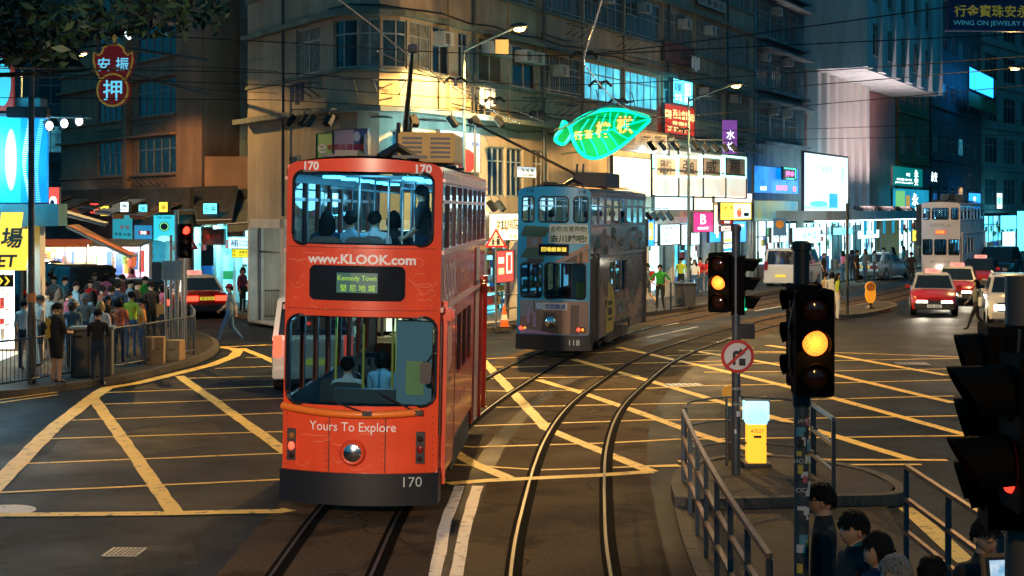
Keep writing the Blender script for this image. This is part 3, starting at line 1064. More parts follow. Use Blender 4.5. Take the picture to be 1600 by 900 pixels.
wl.quad(q1_ + Vector((0, 0, 3.2)), q2_ + Vector((0, 0, 3.2)), q2_ + Vector((0, 0, 19)), q1_ + Vector((0, 0, 19)))
a, b = pB.w(0, 0, 0), pB.w(0, 8, 0)
wl.quad(a, b, b + Vector((0, 0, 19)), a + Vector((0, 0, 19)))
wl.ob('wall', m_orange, rB)
for h in hol:
    window(rB, pB, *h, cols=5, split=.66)
lg = MB()
for z in (7.05, 9.5, 11.95, 14.45):
    sbox(lg, pB, 0, pB.L, -.28, -.003, z, z + .1)
for z in (5.36, 7.86, 10.3, 12.8):
    sbox(lg, pB, 0, pB.L, -.12, -.003, z, z + .09)
u = pB.hit(203)[0]
sbox(lg, pB, u - .2, u + .2, -.25, -.004, 3.3, 18.9)
lg.ob('ledge', m_orange, rB)
br = MB()
for x0, x1, z in ((158, 200, 5.2), (216, 262, 5.25), (160, 195, 7.5), (222, 258, 7.6)):
    u, v = pB.hit(x0)[0], pB.hit(x1)[0]
    for i in range(6):
        k = u + (v - u) * i / 5
        br.tube([pB.w(k, -.003, z), pB.w(k, -.5, z), pB.w(k, -.02, z - .35)], .018, 4)
    br.tube([pB.w(u, -.5, z), pB.w(v, -.5, z)], .018, 4)
br.ob('drying_rack', m_steel, rB)
pE = Path([(-12.75, 66.3), (-8.6, 63.6)])
rE = thing('blue_tenement', 'dim blue tenement set back between the salmon block and the orange tram', 'building', (pE.o.x, pE.o.y, 0))
hol = []
for j in range(6):
    z = 5.0 + j * 2.55
    for x0, x1 in ((332, 360), (386, 400), (412, 432)):
        hol.append(px_window(pE, x0, x1, z + .45, z + 1.9))
wl = MB()
wall_grid(wl, pE, 0, pE.L, 3, 21, hol)
wl.ob('wall', m_teal, rE)
for i, h in enumerate(hol):
    window(rE, pE, *h, cols=2, split=.6, glassm=m_lit_c if i == 3 else None)
sb = MB()
for h in hol:
    sbox(sb, pE, h[0] - .12, h[1] + .12, -.3, -.003, h[3] + .05, h[3] + .12)
    sbox(sb, pE, h[0] - .12, h[1] + .12, -.12, -.003, h[2] - .1, h[2] - .02)
sb.ob('window_hood', m_teal, rE)
for i in (0, 3, 6, 9):
    aircon(rE, pE, hol[i][0] + .1, hol[i][2] - .75, .8, .6, .4)
te = MB()
te.box(2.9 - 3.0, 2.4, -3.2, -2.9, 4.75, 6.1)
te.box(2.1, 2.4, -2.9, 0.5, 4.75, 6.1)
te.box(-.1, 2.4, -2.9, -.6, 4.6, 4.75)
te.ob('terrace_parapet', m_orange, rE)
m_farb = mat('far_blue_render', (.13, .155, .17), .85, var=.3, vs=.6, streak=.4)
plain_block('far_tenement', 'dark tenement in the gap left of the salmon block', (-40, 88), (-19, 92), 30, m_farb, 9, 9, wz=1.6, lit={14: m_lit_d, 33: m_lit_d})
plain_block('rear_tenement', 'tall dim block behind the blue tenement', (-19, 80), (-6, 74), 32, m_farb, 10, 6, wz=1.6)
# ---------------------------------------------------------------- signs and shop fittings
def sign_root(pa, px, d, z, name, label, cat='sign', group=None):
    s, Y = pa.hit(px, d)
    p = pa.pos(s, d, z)
    return thing(name, label, cat, p, pa.angle(s), group), Y

def board(pa, px0, px1, py0, py1, d, name, label, face, texts=(), frame=None, thick=.12, rim=.05, cat='sign', group=None, extra=None):
    """A sign board along facade PA covering photo columns px0..px1 and rows py0..py1 at its middle; texts: (str, u, v, height[, material, width])."""
    s0, Y0 = pa.hit(px0, d); s1, Y1 = pa.hit(px1, d)
    Y = (Y0 + Y1) / 2
    zt, zb = zat(py0, Y), zat(py1, Y)
    sm = (s0 + s1) / 2
    W, H = abs(s1 - s0), zt - zb
    p = pa.pos(sm, d, (zt + zb) / 2)
    r = thing(name, label, cat, p, pa.angle(sm), group)
    m = MB(); m.box(-W / 2, W / 2, -thick / 2, thick / 2, -H / 2, H / 2); m.ob('panel', face, r)
    y = -thick / 2
    if rim:
        f = MB()
        for a in ((-W / 2 - rim / 2, W / 2 + rim / 2, H / 2, H / 2 + rim), (-W / 2 - rim / 2, W / 2 + rim / 2, -H / 2 - rim, -H / 2)):
            f.box(a[0], a[1], y - .03, -y, a[2], a[3])
        for x in (-1, 1):
            f.box(x * W / 2 - rim / 2, x * W / 2 + rim / 2, y - .028, -y - .002, -H / 2, H / 2)
        f.ob('frame', frame or m_dgrey, r)
    if texts:
        mats, t = [], MB()
        st = min(2.6, ((py1 - py0) / H) / (abs(px1 - px0) / W))      # a sign seen at a slant carries broad lettering
        for q in texts:
            mm = q[4] if len(q) > 4 and q[4] else m_black
            if mm not in mats:
                mats.append(mm)
            t.text(q[0], q[1] * W, q[2] * H, h=q[3] * H, w=(q[5] * W if len(q) > 5 and q[5] else glyphs(q[0], .012)[2] / glyphs(q[0], .012)[3] * q[3] * H * st), y=y - .006, m=mats.index(mm), bold=.012)
        t.ob('lettering', mats, r)
    if extra:
        extra(r, W, H, y)
    return r

def blobs(r, W, H, y, items, name='printed_picture'):
    """Flat printed shapes on a sign: (kind, u, v, ru, rv, material)."""
    mats, m = [], MB()
    for i, (k, u, v, a, b, mm) in enumerate(items):
        if mm not in mats:
            mats.append(mm)
        j = mats.index(mm); yy = y - .003 - .0012 * i
        if k == 'o':
            m.disc((u * W, yy, v * H), a * W, 'y', 20, j, b * H)
        else:
            m.quad((u * W - a * W, yy, v * H - b * H), (u * W + a * W, yy, v * H - b * H), (u * W + a * W, yy, v * H + b * H), (u * W - a * W, yy, v * H + b * H), j)
    m.ob(name, mats, r)

c_ink = mat('ink_black', (.01, .01, .012), .6)
c_red = mat('ink_red', (.55, .02, .02), .5)
c_blue = mat('ink_blue', (.03, .10, .42), .5)
c_green = mat('ink_green', (.10, .42, .08), .5)
c_pale = mat('poster_white', (.62, .60, .62), .6)
c_gold = mat('gold_leaf', (.55, .33, .06), .4)
c_pinkp = mat('poster_pink', (.62, .40, .46), .6)
c_navy = mat('poster_navy', (.05, .09, .24), .6)
c_skinp = mat('poster_skin', (.5, .33, .26), .6)
g_white = glow('lightbox_white', (.72, .98, 1.0), 1.15)
g_cream = glow('lightbox_cream', (1.0, .93, .66), 1.5, c2=(.9, .75, .42), vs=.7)
g_cyan = glow('lightbox_cyan', (.10, .74, .95), 1.9)
g_cyand = glow('lightbox_deep_cyan', (.01, .30, .48), .85, c2=(.01, .20, .33), vs=.8)
g_pink = glow('neon_magenta', (1.0, .08, .35), 3.0)
g_yellow = glow('lightbox_yellow', (1.0, .72, .06), 1.35)
g_red = glow('lightbox_red', (1.0, .07, .05), 1.1)
g_mag = glow('lightbox_magenta', (.80, .03, .22), 1.0)
g_blue = glow('lightbox_blue', (.02, .28, .85), 1.5)
g_sky = glow('lightbox_sky_blue', (.02, .36, 1.0), 1.9)
g_neon = glow('neon_green', (.0, .88, .50), 1.15)
g_leaf = glow('neon_leaf_panel', (.0, .36, .07), .9, c2=(.0, .16, .03), vs=1.0)
g_bulb = glow('bulb_orange', (1.0, .40, .10), 1.25)
g_ycol = glow('lettering_lit_yellow', (1.0, .8, .3), 1.2)
g_wtx = glow('lettering_lit_white', (.8, 1.0, 1.0), 2.2)

# neon leaf over the street
def leaf_sign():
    Y = 53.0
    c = P(955, 216, Y)
    r = thing('neon_leaf_sign', 'large green neon leaf with orange characters hanging over the street on a steel arm', 'neon sign', c, R(22))
    k = Y / F / math.cos(R(22)) * .96
    def q(px, py):
        return ((px - 955) * k, (216 - py) * k * 1.03)
    top = [(886, 199), (894, 193), (905, 186), (925, 178), (950, 174), (975, 174), (1000, 179), (1020, 186)]
    bot = [(1020, 186), (1008, 198), (990, 213), (970, 228), (948, 240), (930, 246), (915, 245), (903, 238), (894, 226), (888, 212)]
    body = [q(*p) for p in top[:-1] + bot]
    st = [q(*p) for p in [(888, 212), (876, 226), (863, 222), (863, 214), (870, 206), (875, 193), (882, 198), (886, 204)]]
    m = MB()
    m.prism(body, lambda u, v: (u, 0, v), lambda u, v: (u, .16, v))
    m.prism(st, lambda u, v: (u, .01, v), lambda u, v: (u, .15, v))
    m.ob('panel', [g_leaf], r)
    n = MB()
    for lp in (body, st):
        pts = [(u, -.05, v) for u, v in lp]
        n.tube(smooth_path(pts + [pts[0]], 3), .055, 6)
        pts = [(u * .965, -.04, v * .95) for u, v in lp]
        n.tube(smooth_path(pts + [pts[0]], 3), .03, 6)
    mid = [q(*p) for p in [(888, 212), (915, 212), (945, 206), (975, 198), (1000, 191), (1018, 187)]]
    n.tube([(u, -.05, v) for u, v in smooth_path([Vector(p) for p in mid], 3)], .03, 6)
    for a, b, e in [((900, 212), (905, 204), (917, 189)), ((914, 212), (920, 202), (931, 184)), ((930, 209), (936, 200), (945, 180)), ((948, 206), (951, 196), (953, 179)), ((960, 203), (959, 193), (966, 179)), ((976, 197), (978, 190), (979, 179)), ((990, 194), (992, 188), (996, 182)),
                    ((900, 212), (906, 225), (912, 243)), ((914, 212), (925, 226), (932, 243)), ((930, 210), (942, 222), (950, 236)), ((946, 206), (958, 218), (965, 228)), ((958, 204), (972, 212), (982, 216)), ((974, 199), (986, 203), (996, 206))]:
        n.tube(smooth_path([(q(*p)[0], -.045, q(*p)[1]) for p in (a, b, e)], 4), .026, 6)
    n.ob('neon_tube', g_neon, r)
    t = MB()
    for ch, px, py, h in (('行', 899, 213, 13), ('茶', 916, 211, 13), ('樓', 940, 204, 24), ('棋', 976, 196, 26)):
        u, v = q(px, py)
        vv, ff, tw, th = glyphs(ch, .02)
        s = h * k / th
        t.add([(u + a * s, -.075 - .02, v + b * s) for a, b in vv], ff)
        t.add([(u + a * s, -.06, v + b * s) for a, b in vv], ff)
    t.ob('characters', g_bulb, r)
    s = MB()
    a = q(1000, 160)
    for d in (-.1, .25):
        s.tube([(q(866, 206)[0], d, q(866, 206)[1]), (q(935, 172)[0], d, q(935, 172)[1]), (a[0], d + .4, a[1])], .035, 5)
    s.tube([(q(880, 240)[0], .3, q(880, 240)[1]), (q(1000, 222)[0], 1.2, q(1000, 222)[1])], .03, 5)
    for px, py in ((940, 176), (1000, 178)):
        u, v = q(px, py); s.tube([(u, .08, v), (u - .1, .3, v + .75)], .02, 5)
    s.tube([(0, .2, 0), (-.3, 5.2, .6)], .06, 6)
    s.tube([(-1.2, .2, -.2), (-1.2, 4.2, .5)], .045, 6)
    s.ob('support_frame', m_steel, r)
    lamp(r, (0, -.9, -.1), (.1, 1, .55), 55, .5, 'neon_light')
leaf_sign()

# corner building: wall signs
board(pA, 499, 523, 208, 268, -.10, 'advert_poster', 'green poster with a white letter on the corner wall above the orange tram', c_green, [('e', -.15, .1, .25, c_pale), ('課程', .1, -.35, .16, c_pale)], rim=.02)
board(pA, 524, 584, 203, 268, -.10, 'advert_poster', 'pink and blue poster with red characters on the rounded corner wall', c_pinkp, [('動態投資講座', -.12, .08, .17, c_red), ('讓您大市', -.18, -.3, .16, c_red)], rim=.02,
      extra=lambda r, W, H, y: blobs(r, W, H, y, [('q', .3, 0, .2, .5, c_navy), ('o', .18, .33, .1, .12, c_pale), ('o', .34, -.1, .085, .45, c_ink), ('o', .34, -.3, .07, .25, c_skinp), ('o', .17, -.4, .1, .2, c_blue), ('o', .44, .1, .05, .3, c_pale)]))
board(pA, 684, 748, 206, 268, -.08, 'advert_poster', 'white poster with a red speech patch beside the lamp post', c_pale, [('投得高', .28, .22, .14, c_blue), ('大開眼', .16, -.3, .18, c_pale), ('投得', .16, -.08, .16, c_pale)], rim=.02,
      extra=lambda r, W, H, y: blobs(r, W, H, y, [('o', -.3, .2, .09, .14, c_ink), ('o', -.3, .06, .08, .12, c_skinp), ('q', -.3, -.25, .16, .22, c_navy), ('o', .02, .2, .1, .16, c_blue), ('o', .02, .2, .06, .10, c_pale), ('o', .14, -.22, .24, .3, c_red)]))
def scr(r, W, H, y):
    m = MB()
    for i in range(14):
        z = -H / 2 + (i + .5) * H / 14
        m.box(-W / 2 + .03, W / 2 - .03, y - .03, y - .01, z - .012, z + .012)
    m.ob('blind_slats', m_greyp, r)
board(pA, 615, 672, 211, 234, -.06, 'lit_blind_window', 'bright cyan lit window with blinds above the tram roof', glow('window_glow_cyan', (.10, .75, 1.0), 3.0, c2=(.02, .35, .6), vs=1.5), thick=.06, rim=.12, frame=m_ledge, cat='window', extra=scr)
def floods(pa, pxs, py, name, lab, group, d=-.95, on=None, watts=0, colr=(.3, .85, 1)):
    for i, px in enumerate(pxs):
        r, Y = sign_root(pa, px, d, 0, name, lab % ('first', 'second', 'third', 'fourth', 'fifth', 'sixth', 'seventh', 'eighth')[i], 'floodlight', group)
        r.location.z = zat(py, Y)
        r.scale = (.72, .72, .72)
        m = MB()
        rot = Matrix.Rotation(R(-38), 3, 'X')
        m.box(-.16, .16, -.12, .12, -.26, .26, rot=rot)
        m.ob('housing', mat('flood_housing', (.01, .012, .014), .6, spec=.2), r, bev=.02)
        m = MB(); m.box(-.13, .13, .123, .13, -.22, .22, rot=rot, piv=(0, 0, 0)); m.ob('lens', on or g_white, r)
        m = MB(); m.tube([(0, 0, .2), (0, .1, .45), (0, .9, .5)], .025, 5); m.ob('bracket', m_dgrey, r)
        if watts:
            lamp(r, (0, .3, -.22), colr, watts, .12, 'flood_light')
floods(pA, (453, 474, 494, 514), 188, 'floodlight', '%s black floodlight from the left under the corner ledge left of the trolley pole', 'floodlights on the corner left side', d=-1.0, on=m_black)
floods(pA, (668, 707, 745, 781), 190, 'floodlight', '%s floodlight from the left under the cyan lit ledge', 'floodlights under the lit ledge', d=-1.1, watts=45)
floods(pA, (1019, 1036, 1055, 1087), 228, 'floodlight', '%s floodlight from the left above the four panel sign', 'floodlights above the four panel sign', d=-2.6, watts=26, colr=(.85, 1, .95))
floods(pA, (1103, 1118, 1133, 1147), 231, 'floodlight', '%s floodlight from the left over the right half of the four panel sign', 'floodlights above the four panel sign end', d=-2.6, watts=22, colr=(1, .95, .85))
floods(pA, (1014, 1024, 1034, 1046), 338, 'floodlight', '%s of the floodlights above the low white name board', 'floodlights above the low name board', d=-.9, watts=35)
floods(pA, (769, 782), 322, 'floodlight', '%s shop floodlight over the cream sign left of the blue tram', 'floodlights over the cream sign', d=-.7, watts=40, colr=(1, .9, .6))

# long wall panels and boards of the right facade
board(pA, 955, 1016, 247, 306, -.12, 'wall_panel', 'cream lit wall panel behind the blue tram roof box', g_cream, rim=.04, cat='panel')
board(pA, 1018, 1166, 240, 300, -.06, 'wall_panel', 'white wall panel with floodlight put in as glow behind the four framed characters', glow('floodlight_glow_panel', (.80, 1.0, .90), .5, c2=(1.0, .74, .55), vs=.35), rim=.0, cat='panel')  # floodlight on this wall is put in as the panel's own glow
m_sgrey = mat('sign_face_grey', (.34, .29, .24), .6)
for px0, px1, ch, lab in ((1022, 1054, '醫跌\n館打', 'framed sign with four small black characters, first of the four panel row'), (1058, 1089, '強', 'framed sign with the dense black character, second in the four panel row'), (1094, 1124, '威', 'framed sign with a sweeping black character, third in the four panel row'), (1130, 1163, '羅', 'framed sign with a tall black character at the right end of the row')):
    board(pA, px0, px1, 247, 275, -1.1, 'framed_sign', lab, m_sgrey, [(ch, 0, 0, .78, c_ink)], frame=glow('neon_frame', (.35, 1.0, .75), 2.2), rim=.09, group='four panel sign')
def gridframe():
    r, Y = sign_root(pA, 1018, -1.15, 0, 'sign_gantry', 'black steel frame carrying the four panel sign and the white boards below', 'sign frame')
    s1 = pA.hit(1166, -1.15)[0] - pA.hit(1018, -1.15)[0]
    m = MB()
    zt, z1, z2, z3 = 6.65, 5.55, 4.45, 3.35
    for z in (zt, z1, z2):
        m.box(0, s1, -.03, .03, z - .03, z + .03)
    for i in range(5):
        m.box(s1 * i / 4 - .03, s1 * i / 4 + .03, -.04, .04, z2, zt)
    for i in range(5):
        m.tube([(s1 * i / 4, 0, zt), (s1 * i / 4, 1.1, zt + .3)], .025, 5)
    m.ob('steel_frame', m_black, r)
    m = MB()
    for i in range(4):
        m.box(s1 * i / 4 + .06, s1 * (i + 1) / 4 - .06, .0, .02, z2 + .06, z1 - .06)
    m.ob('white_board', glow('white_board_glow', (.82, 1.0, .92), .55, c2=(1, .78, .6), vs=.8), r)  # boards glow by themselves in place of the floodlight on them
gridframe()
board(pA, 1020, 1080, 302, 328, -.5, 'name_board', 'long blank white lit board under the four panel sign', g_white, rim=.04)
board(pA, 1082, 1112, 301, 328, -.4, 'name_board', 'peach coloured board with a downpipe beside the long blank board', glow('board_peach', (1, .78, .55), 1.2), rim=.03)
board(pA, 1114, 1173, 302, 316, -.5, 'name_board', 'narrow cream lit board above the yellow advert', glow('board_cream', (1, .93, .82), 1.5), rim=.03)
for i, (px0, px1) in enumerate(((1029, 1060), (1062, 1076), (1077, 1091))):
    tx = [('中醫推拿跌打', 0, .33, .13, c_blue, .75), ('診所 二樓', 0, 0, .13, c_blue, .7), ('保健養生中心', 0, -.33, .13, c_blue, .75)] if i == 0 else [('牙科', 0, .36, .12, c_ink, .6), ('診所', 0, .05, .12, c_ink, .6), ('中心', 0, -.28, .12, c_ink, .6)]
    board(pA, px0, px1, 351, 382, -.5, 'name_board', ('wide white board with three rows of blue writing under the floodlights', 'narrow white board of stacked notices left of the lamp post', 'narrow white board of stacked notices right of the lamp post')[i], g_white, tx, frame=m_black, rim=.04)
board(pA, 1081, 1112, 332, 362, -.6, 'shop_sign', 'magenta square shop sign with a white letter', g_mag, [('B', 0, .15, .5, g_wtx), ('BONNY', 0, -.32, .14, g_wtx)], rim=.03)
board(pA, 1113, 1122, 320, 365, -.3, 'shop_sign', 'tall pale pink oval sign beside the magenta sign', glow('board_pinkish', (1, .72, .62), 1.0), rim=.02)
board(pA, 1123, 1172, 317, 343, -.6, 'advert_board', 'yellow advert board with a picture on its right half', g_yellow, [('全新優惠', -.28, .2, .2, c_ink)], rim=.04,
      extra=lambda r, W, H, y: blobs(r, W, H, y, [('q', .2, 0, .27, .42, g_white), ('o', .1, -.1, .08, .28, glow('print_red', (.9, .12, .04), 1)), ('o', .12, .14, .05, .12, glow('print_orange', (1, .45, .1), 1)), ('o', .33, -.2, .1, .12, c_ink), ('o', .28, .1, .03, .1, glow('print_orange', (1, .45, .1), 1))]))
board(pA, 1106, 1124, 346, 378, -.3, 'shop_sign', 'blue shop sign left of the stacked bank signs', g_blue, [('T', .2, 0, .6, g_wtx)], rim=.02)
board(pA, 1142, 1164, 346, 378, -.3, 'shop_sign', 'blue shop sign with a white letter left of the stone cladding', g_blue, [('T', 0, 0, .7, g_wtx)], rim=.02)
board(pA, 1124, 1143, 344, 350, -1.0, 'oval_sign', 'small dark red capsule sign above the oval sign', c_red, [('YUMI', 0, 0, .6, g_wtx)], rim=.02)
board(pA, 1124, 1144, 353, 361, -1.0, 'oval_sign', 'pale oval sign with black lettering over the white box sign', glow('board_pinkish', (1, .72, .62), 1.0), [('Jetco', 0, 0, .7, c_ink)], rim=.02)
board(pA, 1128, 1142, 361, 379, -1.0, 'box_sign', 'white and lime box sign hanging below the oval sign', g_white, rim=.02, extra=lambda r, W, H, y: blobs(r, W, H, y, [('q', 0, -.3, .4, .12, glow('print_lime', (.6, 1, .1), 1))]))
board(pA, 1128, 1143, 381, 393, -1.0, 'box_sign', 'small blue and white box sign lowest of the hanging stack', g_wtx, rim=.02, extra=lambda r, W, H, y: blobs(r, W, H, y, [('q', 0, -.25, .45, .2, g_blue)]))
board(pA, 1010, 1020, 343, 384, -.9, 'banner_sign', 'tall yellow and blue banner sign at the corner of the white boards', g_blue, rim=.02, extra=lambda r, W, H, y: blobs(r, W, H, y, [('q', .0, .05, .34, .33, glow('print_olive', (.75, .65, .1), 1)), ('q', -.12, .0, .14, .14, g_white)]))
board(pA, 965, 1041, 206, 236, -2.2, 'hanging_sign', 'dark weathered sign with black brush characters behind the neon leaf', mat('weathered_sign', (.13, .115, .10), .7, var=.5, vs=3), [('強', -.28, .02, .62, c_ink), ('威', .02, .02, .66, c_ink), ('羅', .33, .02, .7, c_ink)], rim=.06, frame=m_black)
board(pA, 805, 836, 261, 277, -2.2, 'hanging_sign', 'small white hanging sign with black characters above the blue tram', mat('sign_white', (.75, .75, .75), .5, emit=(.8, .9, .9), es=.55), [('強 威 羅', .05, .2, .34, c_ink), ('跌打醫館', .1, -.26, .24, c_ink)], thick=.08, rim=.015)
board(pA, 761, 808, 334, 375, -.5, 'shop_sign', 'cream shop sign with gold characters left of the blue tram', g_cream, [('祺', -.08, .05, .45, c_gold), ('威', .28, .1, .45, c_gold), ('茶葉', .3, -.38, .16, c_gold)], rim=.03)
board(pA, 772, 800, 392, 440, .1, 'gift_rack', 'rack of red packets in the warm shop behind the triangle sign', g_red, rim=.03, cat='rack', extra=lambda r, W, H, y: blobs(r, W, H, y, [('q', .25, .1, .16, .34, g_cream), ('q', .25, .1, .1, .26, g_red), ('q', -.2, .2, .15, .1, g_cream), ('q', -.2, -.15, .15, .1, g_ycol)]))
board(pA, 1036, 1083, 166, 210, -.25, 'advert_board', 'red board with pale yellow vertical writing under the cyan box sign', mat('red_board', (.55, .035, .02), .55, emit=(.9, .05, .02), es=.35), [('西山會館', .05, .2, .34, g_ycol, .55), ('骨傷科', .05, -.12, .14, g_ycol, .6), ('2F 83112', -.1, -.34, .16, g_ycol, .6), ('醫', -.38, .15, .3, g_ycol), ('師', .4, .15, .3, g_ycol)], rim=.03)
board(pA, 1049, 1080, 126, 163, -.55, 'box_sign', 'bright cyan box sign with white writing on the upper facade', g_cyan, [('鐘', -.25, .2, .34, c_blue), ('表行', .25, .2, .5, g_wtx, .3), ('金飾', -.22, -.25, .3, g_wtx, .34), ('鐘錶', .24, -.22, .4, g_wtx, .3)], rim=.04)
def purple():
    r, Y = sign_root(pA, 1140, -1.6, 0, 'projecting_sign', 'small purple projecting sign with a white character', 'sign')
    r.location.z = zat(214, Y); r.rotation_euler.z += R(-40)
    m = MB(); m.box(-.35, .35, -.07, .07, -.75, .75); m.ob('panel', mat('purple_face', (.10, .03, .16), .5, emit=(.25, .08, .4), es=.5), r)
    m = MB(); m.text('水', 0, .1, h=.42, y=-.08); m.text('坊', 0, -.42, h=.36, y=-.08); m.ob('lettering', g_wtx, r)
    m = MB(); m.tube([(.35, 0, .5), (1.5, .6, .5)], .03, 5); m.ob('bracket', m_dgrey, r)
purple()
board(pA, 1088, 1133, -3, 14, -.12, 'wall_sign', 'faded white wall sign with black characters high on the upper facade', mat('faded_white', (.34, .34, .30), .8), [('療 骨 傷 科', 0, 0, .6, c_ink, .8)], rim=.02)
board(pA, 1036, 1082, 70, 100, -.12, 'wall_sign', 'dark red faded wall sign between the upper windows', mat('faded_red', (.16, .06, .05), .8), [('跌打骨科', 0, 0, .5, c_ink, .7)], rim=.02)
board(pN, 1176, 1246, 262, 302, -.75, 'led_screen', 'blue LED screen with magenta scrolling characters on the narrow tenement', glow('led_blue', (.0, .22, .75), 1.3, c2=(.0, .10, .42), vs=1.2), [('佳寧娜', .1, -.28, .2, g_pink), ('娛樂', -.3, -.33, .16, g_wtx), ('喜', .4, -.3, .2, g_pink)], rim=.04, cat='screen')
board(pN, 1222, 1243, 262, 281, -1.0, 'led_sign', 'small LED sign with green bars and red characters above the blue screen', c_ink, [('押金', 0, -.02, .5, g_pink)], rim=.02, extra=lambda r, W, H, y: blobs(r, W, H, y, [('q', 0, .42, .46, .05, g_neon), ('q', .42, 0, .04, .4, g_neon), ('q', 0, -.42, .3, .05, g_neon)]))
board(pN, 1176, 1246, 314, 344, -.6, 'fascia_sign', 'dim blue and yellow fascia under the LED screen', glow('fascia_dim', (.03, .22, .32), .7, c2=(.3, .3, .04), vs=.5), rim=.05)

# the pale block: billboard, canopy, shop lights
board(pO, 1254, 1323, 243, 331, -1.9, 'billboard', 'large white lit billboard with a blue corner picture under the pink walls', glow('billboard_white', (.55, .88, 1.0), 1.1, c2=(.75, .95, 1.0), vs=.4), [('海灣新城', -.05, .25, .13, glow('print_grey', (.35, .6, .7), 1))], rim=.1,
      extra=lambda r, W, H, y: blobs(r, W, H, y, [('q', -.1, -.42, .38, .03, glow('print_pale_blue', (.3, .75, 1), 1.4)), ('o', -.18, -.36, .2, .05, glow('print_mid_blue', (.1, .5, .9), 1.3)), ('q', .15, -.3, .1, .13, g_blue), ('q', .38, .05, .05, .25, glow('print_grey', (.35, .6, .7), 1))]))
def canopy():
    s0, s1 = pN.hit(1197, -3.4)[0], None
    p = pO.pos(-8.5, -3.3)
    r = thing('street_canopy', 'long flat pale canopy over the bright shopfronts on the right', 'canopy', p, pO.angle(1))
    m = MB(); m.box(0, 34, 0, 3.2, 3.35, 3.85); m.ob('roof_slab', m_pale, r)
    m = MB()
    for i in range(11):
        m.box(1 + i * 3.1, 3.6 + i * 3.1, .6, .9, 3.27, 3.345)
    m.ob('tube_light', g_wtx, r)
    m = MB()
    for i in range(22):
        m.box(8 + i * .75, 8.35 + i * .75, .1, .5, 3.85, 4.05, rot=Matrix.Rotation(R(30), 3, 'X'))
    m.ob('spotlight_row', m_black, r)
    for i in range(4):
        area(r, (4.5 + i * 8, 1.2, 3.2), (R(25), 0, 0), (7, .5), (.45, .9, 1.0), 200)
    m = MB()
    for i in range(9):
        m.box(9 + i * 2.6, 9.45 + i * 2.6, .05, .12, 2.5, 3.3); 
    m.ob('hanging_notice', [g_cyand], r)
canopy()
for u in (2, 7.5, 13):
    area(rO, pO.w(u, -2.6, 4.0), (R(-142), 0, pO.angle(1)), (3, .3), (1, .70, .66), 560, 'up_light')
k = 0
for px0, px1, py0, py1, lab, face, tx in ((1203, 1230, 356, 378, 'white lit fascia with blue writing nearest under the canopy', g_white, '大參林'), (1236, 1280, 356, 380, 'long white lit fascia above a shuttered shop under the canopy', g_white, '海味參茸'), (1300, 1330, 356, 366, 'cyan lit fascia near the middle of the canopy', g_cyan, '藥房'), (1338, 1372, 360, 372, 'white lit fascia with small writing near the far canopy end', g_white, '電訊數碼'), (1424, 1436, 360, 376, 'yellow box sign at the far canopy end', g_yellow, '金')):
    board(pO, px0, px1, py0, py1, -1.2, 'shop_fascia', lab, face, [(tx, 0, 0, .5, c_blue)] if tx else [], rim=.03)
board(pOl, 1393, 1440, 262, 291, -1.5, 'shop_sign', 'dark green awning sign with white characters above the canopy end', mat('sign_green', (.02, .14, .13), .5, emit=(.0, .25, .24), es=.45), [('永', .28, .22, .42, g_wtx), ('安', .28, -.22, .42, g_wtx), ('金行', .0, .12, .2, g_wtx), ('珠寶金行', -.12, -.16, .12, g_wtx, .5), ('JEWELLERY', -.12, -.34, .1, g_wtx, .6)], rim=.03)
board(pOl, 1440, 1464, 264, 290, -1.5, 'shop_sign', 'narrow continuation sign with small white characters beside the green awning sign', mat('sign_navy', (.02, .05, .10), .5), [('永安', .25, .05, .6, g_wtx, .4)], rim=.02)
board(pOl, 1393, 1450, 296, 335, -.8, 'shop_window_sign', 'dim blue shop window with a big white character under the green awning sign', g_cyand, [('永', .1, .1, .5, g_wtx), ('金', .12, -.35, .3, g_wtx)], rim=.02, extra=lambda r, W, H, y: blobs(r, W, H, y, [('q', -.3, 0, .12, .42, glow('print_green_dim', (.2, .6, .2), .7)), ('q', -.1, -.1, .05, .35, glow('print_gold_dim', (.5, .3, .05), .7))]))
def jewelry():
    Y = 62.0
    c = P(1552, 24, Y)
    r = thing('overhead_sign', 'big dark blue street sign with yellow characters over white capitals at the top right', 'sign', c, R(6))
    k = Y / F
    W, H = 150 * k, 46 * k
    m = MB(); m.box(-W / 2, W / 2, -.15, .15, -H / 2, H / 2); m.ob('panel', mat('sign_blue', (.012, .02, .09), .45), r)
    m = MB()
    for z in (-H / 2 - .06, H / 2):
        m.box(-W / 2 - .06, W / 2 + .06, -.2, .2, z, z + .06)
    m.ob('frame', mat('sign_blue_edge', (.03, .06, .2), .4), r)
    m = MB()
    for i, ch in enumerate('行金寶珠安永'):
        m.text(ch, -W / 2 + (19 + i * 20.3) * k, 6 * k, h=19 * k, y=-.16, bold=.02)
    m.ob('characters', mat('dull_gold', (.45, .36, .05), .5, emit=(.5, .38, .03), es=.12), r)
    m = MB(); m.text('WING ON JEWELRY LTD', -W / 2 + 75 * k, -14 * k, h=9.5 * k, w=134 * k, y=-.16); m.ob('capitals', mat('dull_white', (.25, .5, .6), .5, emit=(.05, .4, .55), es=.18), r)
    m = MB(); m.tube([(W / 2 - .3, 0, H / 2), (W / 2 + 3, 3, H / 2 + 2)], .05, 6); m.tube([(-W / 2 + .4, .1, H / 2), (W / 2 + 4, .2, H / 2 + 1.5)], .03, 6); m.ob('hanger', m_dgrey, r)
jewelry()
board(pNv, 1513, 1551, 114, 146, -2.0, 'hanging_lightbox', 'plain glowing blue lightbox high on the dark block', g_sky, rim=.04)
